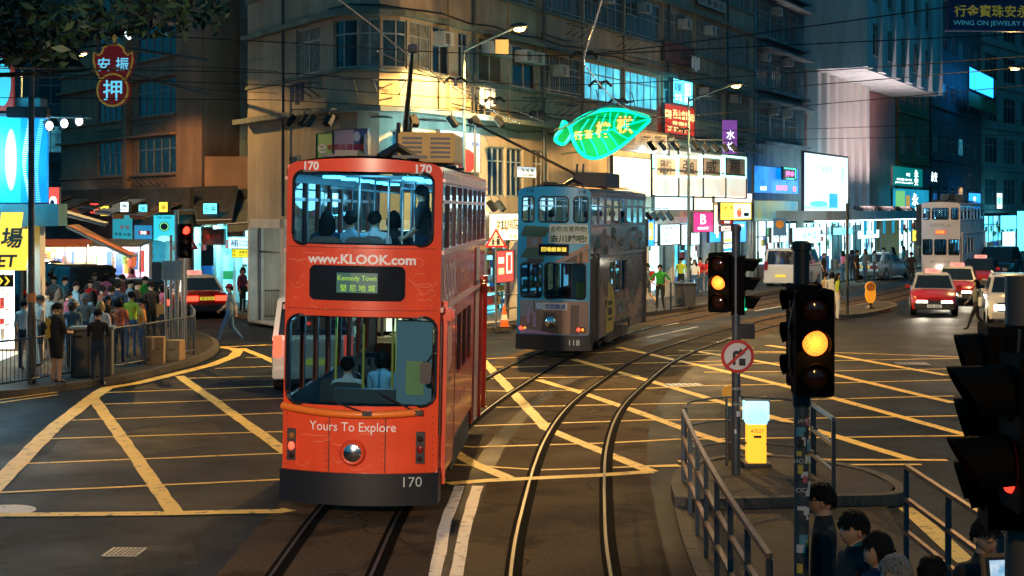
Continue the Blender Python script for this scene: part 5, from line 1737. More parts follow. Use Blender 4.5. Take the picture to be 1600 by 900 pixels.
    # doors, posts and panels on the visible side
    for y, w_ in S.get('posts', ((.5, .12), (TL - .18, .12))):
        m = MB(); m.box(HW - .02, HW + .07, y, y + w_, .4, 2.75); m.ob('door_post', S.get('postm', body), r)
    m = MB()
    for y, w_ in S.get('doorgap', ((.32, .16),)):
        m.box(HW + .001, HW + .012, y, y + w_, 1.05, 2.5)
    m.ob('door_gap', m_black, r)
    m = MB()
    m.box(-HW, HW, TL - .05, TL, .42, 1.5); m.box(-HW, HW, TL - .05, TL, 2.45, 3.4); m.box(-HW, HW, TL - .05, TL, 4.2, zt - .02)
    for x in (-HW, -.35, .27, HW - .08):
        m.box(x, x + .08, TL - .05, TL, 1.5, 2.45); m.box(x, x + .08, TL - .05, TL, 3.4, 4.2)
    m.ob('far_end_wall', body, r)
    # ---- roof
    m = MB()
    xs = [-HW + .12 + (2 * HW - .24) * i / 10 for i in range(11)]
    zc = lambda x: zt + .03 + .1 * (1 - (x / HW) ** 2)
    for a, b in zip(xs, xs[1:]):
        m.quad((a, yf(a), zc(a) - .03), (b, yf(b), zc(b) - .03), (b, TL, zc(b)), (a, TL, zc(a)))
        m.quad((a, .1, zt - .14), (b, .1, zt - .14), (b, TL, zt - .14), (a, TL, zt - .14), 1)
    m.ob('roof', [S.get('roofm', m_greyp), m_cabin], r, smooth=60)
    for i in range(5):
        y = 1.0 + i * 1.5
        m = MB(); m.box(-.7, .7, y, y + .08, zt + .11, zt + .15); m.ob('roof_batten', m_dgrey, r)
    # ---- decks, seats, lamps
    m = MB(); m.box(-HW + .07, HW - .07, .25, TL - .06, 2.56, 2.62); m.ob('upper_deck', m_floor, r)
    m = MB(); m.box(-HW + .07, HW - .07, .3, TL - .06, .6, .68); m.ob('lower_deck', m_floor, r)
    for i in range(5):
        y = .7 + i * 1.45
        m = MB()
        for x in (-.62, .42):
            m.box(x, x + .22, y, y + .5, zt - .175, zt - .145)
        m.ob('ceiling_lamp', S.get('lampm', g_deck), r)
    for i in range(2):
        m = MB()
        for x in (-.5,):
            m.box(x, x + .16, 1.2 + i * 3, 1.9 + i * 3, 2.51, 2.545)
        m.ob('lower_ceiling_lamp', S.get('lampl', g_deck), r)
    def seat(x, y, z, w_):
        m = MB()
        m.box(x - w_ / 2, x + w_ / 2, y, y + .42, z + .38, z + .46)
        pr = rrect(x - w_ / 2, x + w_ / 2, z + .42, z + .92, .09, 3)
        m.prism(pr, lambda u, v: (u, y - .05, v), lambda u, v: (u, y + .0, v))
        m.tube([(x, y + .2, z), (x, y + .2, z + .4)], .03, 5)
        return m.ob('seat', m_seat, r)
    for i in range(8):
        y = 1.0 + i * .85
        seat(-.62, y, 2.62, .4); seat(-.16, y, 2.62, .4)
        if i > 1:
            seat(.62, y, 2.62, .42)
    for i in range(5):
        seat(-.55, 1.6 + i * .95, .68, .42)
    seat(-.28, .85, .72, .44)
    m = MB()
    for sx in (-1, 1):
        for y in (1.1, 2.6, 4.1, 5.6, 7.1):
            m.tube([(sx * .2, y, 2.62), (sx * .2, y, zt - .15)], .016, 6)
        m.tube([(sx * .45, .4, zt - .3), (sx * .45, TL - .3, zt - .3)], .016, 6)
    m.tube([(.1, .62, 2.95), (.8, .7, 2.95)], .02, 6); m.tube([(.1, .62, 3.2), (.8, .7, 3.2)], .02, 6); m.tube([(.1, .62, 2.62), (.1, .62, 3.3)], .02, 6)
    m.ob('grab_rail', m_steel, r)
    m = MB()
    for x, y in ((-.05, .75), (.3, 1.0), (.55, .7), (-.5, 1.3), (.2, 2.2)):
        m.tube([(x, y, .68), (x, y, 2.54)], .018, 6)
    m.ob('yellow_pole', m_pole, r)
    if S.get('stairs', True):
        m = MB(); m.box(.42, .88, .42, .46, .7, 2.5); m.ob('partition_panel', m_cabin, r)
        m = MB(); m.box(.55, .78, .405, .417, 1.55, 1.98); m.ob('notice', mat('notice_yellow', (.55, .5, .15), .6), r)
        m = MB(); m.box(-.36, .42, .3, .42, .7, 1.62); m.ob('dashboard', mat('dash_black', (.03, .03, .035), .4), r)
    # ---- running gear
    m = MB()
    m.box(-.75, .75, 2.7, 5.6, .22, .5); m.box(-.9, -.72, 2.5, 5.8, .26, .42); m.box(.72, .9, 2.5, 5.8, .26, .42)
    for y in (3.1, 5.2):
        m.box(.88, .94, y - .3, y + .3, .2, .5)
    tr = m.ob('truck', m_black, r)
    for y in (3.3, 5.0):
        for x in (-.56, .50):
            m = MB(); m.lathe([(.36, 0), (.36, .06), (.38, .065), (.38, .1)], 18, (x, y, .38), 'x'); m.ob('wheel', m_dgrey, tr)
    for y in (2.3, 3.9):
        pass
    m = MB()
    for i in range(6):
        m.box(.93, .955, 2.55 + i * .0, 5.75, .24 + i * .07, .27 + i * .07)
    m.ob('life_guard', m_dgrey, tr)
    # ---- trolley pole and roof box
    by = S.get('pole_y', 4.3)
    tip = S['pole_tip']
    pl_ = MB()
    pl_.tube([(0, by, zt + .4), tip], [.05, .028], 8)
    po = pl_.ob('trolley_pole', m_black, r)
    m = MB()
    m.lathe([(.2, 0), (.2, .08), (.12, .12), (.1, .28), (.05, .34)], 12, (0, by, zt + .12))
    for x in (-.09, .09):
        m.tube([(x, by - .12, zt + .2), (x, by + .08, zt + .75)], .035, 6)
    m.ob('pole_base', m_black, po)
    m = MB(); m.lathe([(.05, -.06), (.07, 0), (.05, .06)], 10, tip, 'x'); m.ob('trolley_wheel', m_dgrey, po)
    bxm = S.get('box')
    if bxm:
        x0, x1, ya, yb, h, mm = bxm
        m = MB(); m.box(x0, x1, ya, yb, zt + .1, zt + .1 + h); b = m.ob('roof_box', mm, r, bev=.02)
        m = MB()
        for j in range(2):
            for i in range(5):
                a_ = x0 + .06 + j * (x1 - x0) / 2
                m.box(a_, a_ + (x1 - x0) / 2 - .12, ya - .012, ya - .002, zt + .16 + i * (h - .1) / 5, zt + .16 + i * (h - .1) / 5 + .035)
        m.ob('louvre', m_dgrey, b)
        m = MB(); m.box(-.5, -.2, .9, 1.4, zt + .12, zt + .2); m.tube([(.1, .8, zt + .1), (.3, 1.0, zt + .26), (.55, 1.2, zt + .1)], .06, 6); m.ob('roof_cable', m_black, r)
    return r, fs, yf

def front_text(r, items, yf, name='lettering'):
    mats, m = [], MB()
    for t, x, z, h, mm, w_, bold in items:
        if mm not in mats:
            mats.append(mm)
        m.text(t, h=h, w=w_, m=mats.index(mm), bold=bold, fn=lambda u, v, x=x, z=z: (x + u, yf(x + u) - .008, z + v))
    return m.ob(name, mats, r)

m_twhite = mat('vinyl_white', (.85, .85, .85), .45)
m_led = glow('led_amber_green', (.36, .70, .05), .5)
m_ledy = glow('led_yellow', (1.0, .72, .08), 1.0)
m_or = mat('tram_orange', (.92, .095, .030), .28, coat=.6, var=.14, vs=1.6, streak=.14)
m_orr = mat('tram_orange_red', (.90, .12, .055), .26, coat=.6, var=.2, vs=1.1, streak=.16)
m_trim = mat('tram_orange_trim', (.85, .19, .02), .35)
# ---------------- the near orange tram
S = dict(sag=.24, top=4.48, body=m_or, side=m_orr, frame=mat('trim_pale_pink', (.55, .28, .25), .35, .1), side_z=(3.42, 4.24, 1.5, 2.5),
         front_up=[(-.9, .88, 3.46, 4.38, .13)], front_low=[(-.95, .95, 1.44, 2.56, .16)],
         side_low=[(2.75, 3.55, 1.56, 2.42), (3.65, 4.45, 1.56, 2.42), (4.55, 5.35, 1.56, 2.42)],
         cove=mat('cream_cove', (.60, .42, .36), .4, var=.25, vs=3), pole_tip=(.50, .9, 6.02), pole_y=4.2, bogie=(2.4, 5.9), postm=m_orr,
         box=(.15, .95, 2.3, 3.6, .42, mat('roof_box_yellow', (.45, .26, .03), .5, var=.15)), roofm=mat('roof_brown', (.13, .075, .05), .7, var=.3),
         posts=((.52, .1), (6.95, .12), (8.15, .12)))
org = ((557 - 800) / 124.0, 19.25, 0)
r, fs, yf = build_tram('orange_tram', 'orange double deck tram with white lettering and number 170 nearest the camera', org, R(-2.9), 1.1, S)
front_text(r, [('www.KLOOK.com', -.0, 3.28, .125, m_twhite, 1.37, .03), ('170', -.66, 4.445, .115, m_twhite, None, .035), ('170', .76, 4.43, .115, m_twhite, None, .035),
               ('Yours To Explore', -.07, 1.16, .15, m_twhite, 1.1, 0), ('170', .70, .50, .125, mat('number_grey', (.42, .48, .5), .5), None, .0)], yf)
# the number at the foot sits on the bumper, 5 cm proud
for v in bpy.data.objects[r.name].children:
    if v.name.startswith('lettering'):
        for q in v.data.vertices:
            if q.co.z < .6:
                q.co.y -= .052
m = MB(); m.panel(rrect(-.66, .56, 2.76, 3.2, .08), [], lambda x, z: (x, yf(x) - .012, z), step=.2)
db = m.ob('destination_box', mat('dest_glass', (.012, .014, .018), .12), r, smooth=60)
m = MB(); m.panel([(-.30, 2.86), (.22, 2.86), (.22, 3.11), (-.30, 3.11)], [], lambda x, z: (x, yf(x) - .017, z), step=.2); m.ob('led_panel', mat('led_back', (.02, .09, .08), .4, emit=(.02, .16, .14), es=.2), db)
m = MB()
for t, x, z, h, w_ in (('Kennedy Town', -.04, 3.035, .082, .49), ('堅 尼 地 城', -.03, 2.92, .085, .44)):
    m.text(t, h=h, w=w_, bold=.004, fn=lambda u, v, x=x, z=z: (x + u, yf(x + u) - .022, z + v))
m.ob('led_characters', m_led, db)
m = MB()
pts = [(x, yf(x) - .045, 1.40 - .06 * (1 - (x / .99) ** 2)) for x in [-.99 + i * .11 for i in range(17)]]
m.tube(pts, .05, 8); m.ob('lower_trim', m_trim, r, smooth=50)
m = MB()
for x in (-.36, .35):
    m.box(x - .006, x + .006, yf(x) - .006, yf(x) + .01, .61, 1.3)
m.ob('panel_seam', m_black, r)
m = MB(); m.lathe([(.17, .06), (.165, -.03), (.14, -.07), (.125, -.06)], 24, (-.05, 0, .86), 'y'); hl = m.ob('headlamp', m_or, r, smooth=40)
m = MB(); m.lathe([(.0, -.075), (.09, -.07), (.125, -.055)], 20, (-.05, 0, .86), 'y'); m.ob('lens', m_chrome, hl, smooth=60)
for x, lit in ((-.86, True), (.78, False)):
    m = MB(); y = yf(x); m.box(x - .055, x + .055, y - .025, y + .03, .72, 1.12); lb = m.ob('lamp_cluster', m_black, r)
    m = MB(); m.ball((x, y - .03, .90), .042, 12, 8, 0, (1, .4, 1.3)); m.ob('red_lamp', m_tail if lit else mat('red_lens_off', (.2, .01, .01), .2), lb)
    m = MB(); m.ball((x, y - .03, 1.03), .04, 10, 6, 0, (1, .4, 1)); m.ob('amber_lamp', mat('amber_lens_off', (.3, .12, .03), .2) if lit else m_lensoff, lb)
    m = MB(); m.ball((x, y - .03, .78), .035, 10, 6, 0, (1, .4, 1)); m.ob('clear_lamp', m_lensoff, lb)
for a, b in (((-.1, 1.40), (.12, 1.36)), ((.55, 1.5), (.74, 1.37))):
    m = MB(); m.tube([(a[0] - .3, yf(a[0] - .3) - .03, a[1] + .12), (b[0], yf(b[0]) - .07, b[1])], .012, 5); m.box(b[0] - .05, b[0] + .07, yf(b[0]) - .1, yf(b[0]) - .04, b[1] - .03, b[1] + .03); m.ob('wiper', m_black, r)
m = MB(); m.tube([(.95, yf(.95), 2.1), (.93, yf(.95) - .18, 2.12), (.86, yf(.9) - .22, 2.0)], .014, 5); m.prism(rrect(.78, .92, 1.75, 2.02, .04), lambda u, v: (u, yf(.85) - .26, v), lambda u, v: (u, yf(.85) - .2, v)); m.ob('mirror', m_black, r)
# faint line drawings printed over the orange, seams and rivets
m = MB()
fr = random.Random(5)
for i in range(26):
    cx, cz = (fr.uniform(-.8, .8), fr.choice((fr.uniform(.7, 1.1), fr.uniform(2.62, 2.74), fr.uniform(3.22, 3.4), fr.uniform(2.8, 3.2))))
    if 2.7 < cz < 3.22 and -.74 < cx < .66:
        cx = .8 if fr.random() < .5 else -.82
    rx, rz_, a0, da = fr.uniform(.06, .22), fr.uniform(.04, .14), fr.uniform(0, 6), fr.uniform(1.5, 5)
    ps = []
    for j in range(13):
        a = a0 + da * j / 12
        x = max(-.95, min(.95, cx + rx * math.cos(a))); z = cz + rz_ * math.sin(a) * (1 + .3 * math.sin(3 * a))
        ps.append((x, yf(x) - .006, min(max(z, .64), 3.43)))
    for (p, q) in zip(ps, ps[1:]):
        if not any(1.36 < w_[2] < 2.64 for w_ in (p, q)):
            m.add([p, q, (q[0], q[1] - .0005, q[2] + .006), (p[0], p[1] - .0005, p[2] + .006)], [(0, 1, 2, 3)])
m.ob('line_drawing', mat('vinyl_faint_pink', (.85, .30, .20), .4), r)
m = MB()
for z in (2.64, 3.42):
    for i in range(18):
        a, b = -.95 + i * .105, -.95 + i * .105 + .105
        m.add([(a, yf(a) - .004, z), (b, yf(b) - .004, z), (b, yf(b) - .004, z + .007), (a, yf(a) - .004, z + .007)], [(0, 1, 2, 3)])
for x in (-.93, .93, -.4, .31):
    for i in range(9):
        m.ball((x, yf(x) - .002, .66 + i * .08), .008, 6, 4)
for y in (1.1, 2.55, 5.95):
    m.box(HW + .001, HW + .006, y, y + .012, .5, 3.3)
m.ob('seams_and_rivets', mat('seam_dark', (.12, .015, .01), .6), r)
# side lettering, pale rear panel, hinges
sidefn = lambda y0, z0: (lambda u, v: (HW + .006, y0 + u, z0 + v))
m = MB()
m.text('KLOOK', h=.5, w=1.9, fn=sidefn(1.6, 2.98), m=0); m.text('travel', h=.36, w=1.5, fn=sidefn(3.9, 3.0), m=1)
m.text('Yours To Explore', h=.2, w=2.6, fn=sidefn(3.2, 1.15), m=1); m.text('scan to book', h=.1, w=.8, fn=sidefn(1.55, 1.62), m=2)
m.prism(rrect(1.15, 1.95, 1.75, 2.35, .25, 6), lambda u, v: (HW + .004, u, v), lambda u, v: (HW + .005, u, v), 1)
m.ob('side_lettering', [mat('vinyl_lilac', (.80, .70, .80), .4), mat('vinyl_faint', (.66, .28, .22), .4), c_ink], r)
m = MB(); m.box(HW + .002, HW + .02, 6.1, 6.9, .45, 3.3); m.ob('rear_panel', mat('panel_pale', (.45, .33, .30), .3, var=.3, vs=2), r)
m = MB(); m.box(HW + .021, HW + .03, 6.15, 6.85, 2.55, 2.75); m.ob('panel_stripe', m_dgrey, r)
m = MB()
for y in (.45, 6.95):
    m.box(HW, HW + .16, y, y + .3, 2.5, 2.66)
m.ob('door_bracket', m_or, r, bev=.03)
for x, y, z in ((0, 1.2, 4.1), (0, 4.2, 4.15), (0, 6.8, 4.1)):
    lamp(r, (x, y, z), (.25, .75, 1.0), 14, .25, 'deck_light')
lamp(r, (0, 1.6, 2.3), (.4, .8, 1.0), 6, .2, 'deck_light')
lamp(r, (0, 5, 2.3), (.4, .8, 1.0), 10, .2, 'deck_light')
tram_near = r

# ---------------- the blue tram with the printed street scene
m_tblue = mat('tram_blue', (.03, .36, .66), .35, coat=.3, var=.1, vs=1)
m_tside = mat('tram_side_print', (.10, .095, .095), .25, var=.55, vs=1.1, coat=.8)
S = dict(sag=.16, top=4.45, body=m_tblue, side=m_tside, frame=mat('trim_steel', (.32, .33, .34), .4, .5), side_z=(3.52, 4.22, 1.6, 2.5), nwin=8,
         front_up=[(-.86, -.52, 3.58, 4.25, .08), (-.38, .42, 3.58, 4.25, .1), (.56, .92, 3.58, 4.25, .08)], front_low=[(-.88, -.28, 1.58, 2.5, .1), (-.2, .88, 1.56, 2.5, .1)],
         side_low=[(2.7, 3.5, 1.6, 2.45), (3.6, 4.4, 1.6, 2.45), (4.5, 5.3, 1.6, 2.45)], cove=mat('cove_steel', (.36, .33, .34), .35, .3, var=.3, vs=4),
         pole_tip=(-1.0, -4.3, 6.0), pole_y=3.2, bogie=(2.4, 5.9), postm=m_black, posts=((.35, .1), (.95, .12), (8.1, .16)), doorgap=((.5, .4),), roofm=mat('roof_rust', (.16, .11, .06), .7, var=.4),
         box=(-.1, .85, 2.8, 4.8, .4, m_dgrey), lampm=g_deckw, glass_low=m_tglassd)
r, fs, yf = build_tram('blue_tram', 'blue double deck tram printed with a tiled tower and the number 118', (1.035, 40.5, 0), R(-15.1), .6, S)
c_tile = mat('print_tile_green', (.06, .12, .08), .5); c_wood = mat('print_wood', (.36, .21, .14), .5); c_woodd = mat('print_wood_dark', (.10, .07, .06), .5)
c_stone = mat('print_stone', (.24, .16, .13), .4); c_lil = mat('print_lilac', (.40, .24, .40), .5); c_grey = mat('print_grey_blue', (.22, .26, .30), .5); c_skyp = mat('print_sky_pale', (.22, .42, .55), .5)
def fpoly(m, pts, i, lift):
    us = [p[0] for p in pts]
    m.panel(pts, [], lambda x, z: (x, yf(x) - lift, z), step=.25, m=i)
mats = [c_tile, c_wood, c_woodd, c_stone, c_lil, c_grey, c_skyp, c_green]
m = MB()
prints = [([(-.9, .62), (.97, .62), (.97, 1.5), (-.9, 1.5)], 3), ([(.3, 2.55), (.96, 2.55), (.96, 3.0), (.3, 2.66)], 6),
          ([(-.9, 3.2), (-.78, 3.48), (-.2, 3.46), (-.06, 3.42), (-.2, 3.18)], 0), ([(-.72, 2.9), (-.72, 3.18), (-.28, 3.18), (-.28, 2.9)], 3), ([(-.58, 2.95), (-.58, 3.14), (-.42, 3.14), (-.42, 2.95)], 5),
          ([(-.92, 2.62), (-.72, 2.9), (-.26, 2.9), (-.22, 2.64)], 0), ([(-.7, 2.52), (-.7, 2.62), (-.24, 2.62), (-.24, 2.52)], 2),
          ([(.05, 2.52), (.96, 3.02), (.96, 2.92), (.2, 2.52)], 1), ([(.25, 2.52), (.96, 2.9), (.96, 2.52)], 2), ([(.66, 2.52), (.66, 2.78), (.95, 2.86), (.95, 2.52)], 1),
          ([(.28, .62), (.28, 1.5), (.5, 1.5), (.5, .62)], 1), ([(.5, .62), (.5, 1.4), (.72, 1.4), (.72, .62)], 2), ([(-.88, 1.05), (-.88, 1.5), (-.5, 1.5), (-.5, 1.15)], 5), ([(-.7, .9), (-.7, 1.3), (-.6, 1.3), (-.6, .9)], 4), ([(-.52, .8), (-.52, 1.2), (-.42, 1.2), (-.42, .8)], 4), ([(-.3, .66), (-.2, 1.2), (.1, 1.2), (.2, .66)], 2), ([(-.88, .62), (-.88, .78), (.2, .62)], 4)]
for i, (p, k) in enumerate(prints):
    fpoly(m, p, k, .004 + .0015 * i)
m.ob('printed_scene', mats, r)
c_dkg = mat('vinyl_dark_green', (.03, .12, .07), .5)
m = MB()
fpoly(m, [(-.08, 3.3), (.93, 3.3), (.93, 3.52), (-.08, 3.52)], 0, .032); fpoly(m, [(-.1, 3.02), (.95, 3.02), (.95, 3.29), (-.1, 3.29)], 0, .032)
m.ob('slogan_panel', mat('slogan_pale', (.52, .60, .55), .5), r)
front_text(r, [('走吧!去東京吧!', .43, 3.405, .15, c_dkg, .95, .02), ('去川越吧!', .43, 3.15, .2, c_dkg, .95, .03), ('118', -.62, 4.405, .1, c_ink, None, .01), ('118', .78, 4.39, .1, c_ink, None, .01)], lambda x: yf(x) - .034)
m = MB(); fpoly(m, [(-.36, 2.70), (.45, 2.70), (.45, 3.0), (-.36, 3.0)], 0, .045); db = m.ob('destination_box', mat('dest_glass', (.012, .014, .018), .12), r)
m = MB(); m.text('回場銀車頭', h=.12, w=.68, bold=.01, fn=lambda u, v: (.05 + u, yf(.05 + u) - .05, 2.86 + v)); m.ob('led_characters', m_ledy, db)
m = MB(); fpoly(m, [(-.45, 1.26), (.42, 1.26), (.42, 1.46), (-.45, 1.46)], 0, .033); m.ob('company_panel', mat('vinyl_cream', (.62, .62, .6), .5), r)
front_text(r, [('西武鉄道', .1, 1.36, .13, c_blue, .56, .015)], lambda x: yf(x) - .035, 'company_lettering')
m = MB()
for rr, i in ((.1, 0), (.075, 1), (.045, 0), (.022, 1)):
    m.disc((-.34, yf(-.34) - .04 - .002 * (.1 - rr) * 50, 1.37), rr, 'y', 18, i)
m.ob('round_emblem', [mat('emblem_blue', (.02, .25, .6), .4), m_twhite], r)
m = MB(); m.text('118', .55, .43, h=.15, y=0, fn=lambda u, v: (.62 + u, yf(.62 + u) - .06, .42 + v)); m.ob('bumper_number', m_twhite, r)
m = MB(); m.lathe([(.17, .04), (.165, -.04), (.13, -.08), (0, -.09)], 20, (-.02, -.0, .94), 'y'); m.ob('headlamp', m_chrome, r, smooth=50)
for x in (-.86, .72):
    m = MB(); y = yf(x); m.box(x - .05, x + .17, y - .03, y + .03, .70, .82); lb = m.ob('lamp_cluster', m_black, r)
    m = MB(); m.ball((x, y - .045, .76), .05, 10, 7, 0, (1, .4, 1)); m.ob('red_lamp', m_tail, lb)
    m = MB(); m.ball((x + .11, y - .045, .76), .04, 10, 7, 0, (1, .4, 1)); m.ob('amber_lamp', glow('amber_dim', (1, .30, .04), 1.2), lb)
m = MB(); m.text('Kawagoe 小江戸', h=.34, w=3.4, fn=sidefn(3.3, 3.05), m=0, bold=.01); m.text('SEIBU Railway', h=.22, w=2.0, fn=sidefn(4.6, 1.25), m=0)
m.ob('side_lettering', [mat('vinyl_mid_grey', (.42, .40, .38), .45)], r)
m = MB()
m.prism([(2.3, .5), (3.3, .5), (3.5, 1.3), (3.2, 1.75), (2.6, 1.9), (2.4, 1.2)], lambda u, v: (HW + .004, u, v), lambda u, v: (HW + .008, u, v), 0)
m.prism([(5.6, .75), (7.6, 1.7), (7.9, 1.3), (6.6, .6)], lambda u, v: (HW + .004, u, v), lambda u, v: (HW + .006, u, v), 1)
m.prism([(1.1, .46), (1.9, .46), (2.1, 1.5), (1.6, 2.0), (1.1, 1.4)], lambda u, v: (HW + .004, u, v), lambda u, v: (HW + .006, u, v), 2)
m.prism([(1.6, 2.9), (2.3, 2.9), (2.2, 3.35), (1.9, 3.42), (1.7, 3.3)], lambda u, v: (HW + .004, u, v), lambda u, v: (HW + .006, u, v), 2)
m.ob('side_print', [mat('print_yellow', (.52, .38, .05), .45), c_wood, c_stone], r)
m = MB()
fr = random.Random(9)
for i in range(70):
    y, z = fr.uniform(.9, 7.9), fr.choice((fr.uniform(.75, 1.55), fr.uniform(2.7, 3.35)))
    if 2.3 < y < 3.5 and z < 2:
        continue
    n_ = fr.randint(4, 7); ry, rz_ = fr.uniform(.1, .7), fr.uniform(.06, .28)
    pl2 = [(min(8.0, y + ry * fr.uniform(.6, 1) * math.cos(6.283 * k / n_)), max(.75, min(3.44, z + rz_ * fr.uniform(.5, 1) * math.sin(6.283 * k / n_)))) for k in range(n_)]
    x = HW + .0012 + i * .00003
    m.add([(x, u, v) for u, v in pl2], [tuple(range(n_))], i % 6)
m.ob('printed_street', [c_woodd, c_grey, c_wood, c_tile, c_stone, c_ink], r)
m = MB()
for i, (a, b) in enumerate(((1.25, .12), (1.1, .08), (.98, .12), (.82, .08))):
    m.box(HW + .009, HW + .011, 2.55, 3.1, a, a + b)
m.ob('side_caption', c_ink, r)
for x, y, z in ((0, 1.2, 4.1), (0, 4.2, 4.1), (0, 7, 4.1)):
    lamp(r, (x, y, z), (.75, .95, 1.0), 12, .25, 'deck_light')
tram_mid = r

# ---------------- the far white tram
m_twp = mat('tram_white_pink', (.80, .74, .78), .35, coat=.3, var=.08, vs=1)
S = dict(sag=.12, top=4.25, body=m_twp, side=mat('tram_white_blue', (.62, .72, .82), .35, var=.35, vs=1.3), frame=mat('trim_white', (.6, .6, .62), .4), side_z=(3.42, 4.08, 1.6, 2.4), nwin=7,
         front_up=[(-.9, -.55, 3.4, 4.0, .06), (-.42, .42, 3.4, 4.0, .08), (.55, .9, 3.4, 4.0, .06)], front_low=[(-.92, -.42, 1.55, 2.35, .07), (-.3, .3, 1.55, 2.35, .07), (.42, .94, 1.55, 2.35, .07)],
         side_low=[(1.6, 2.5, 1.6, 2.4), (2.6, 3.5, 1.6, 2.4), (3.6, 4.5, 1.6, 2.4)], pole_tip=(.2, 8.6, 5.9), pole_y=3.4, stairs=False, box=(-.6, .6, 3.4, 5.2, .4, m_greyp), lampm=g_deck, glass_low=m_tglassd)
r, fs, yf = build_tram('white_tram', 'white double deck tram with one headlight coming down the far street', (22.45, 80.5, 0), R(-25.6), 0, S)
front_text(r, [('GLENCNY.com', 0, 3.1, .16, c_grey, 1.1, 0), ('BEA New York', 0, 1.18, .14, c_grey, 1.0, 0)], yf)
m = MB(); m.box(-.3, .32, -.03, .0, 2.6, 2.9); db = m.ob('destination_box', m_twp, r)
m = MB(); m.box(-.24, .26, -.045, -.033, 2.64, 2.84); m.text('筲箕灣', .0, 2.74, h=.13, y=-.05, m=1); m.ob('led_characters', [glow('dest_red', (.9, .06, .03), 1.1), m_ledy], db)
m = MB(); m.lathe([(0, -.1), (.12, -.09), (.14, -.02)], 16, (-.03, 0, .82), 'y'); m.ob('headlamp', m_head, r)
m = MB(); m.box(-1.35, -1.02, .5, .9, 2.0, 4.2); m.ob('door_edge', m_navy, r)
for y in (1.5, 5.5):
    lamp(r, (0, y, 3.95), (.5, .85, 1.0), 12, .25, 'deck_light')
# ---------------------------------------------------------------- vehicles (front faces local -y)
m_cglass = mat('car_glass', (.012, .018, .022), .06, spec=.8)
m_plate_w = mat('plate_white', (.7, .7, .68), .4, emit=(.8, .8, .75), es=.15)
m_plate_y = mat('plate_yellow', (.7, .55, .06), .4, emit=(.9, .65, .05), es=.5)
m_tyre = m_rubber
m_redlens = mat('red_lens', (.25, .01, .01), .2)
m_hl_off = mat('lamp_glass', (.5, .52, .55), .1)

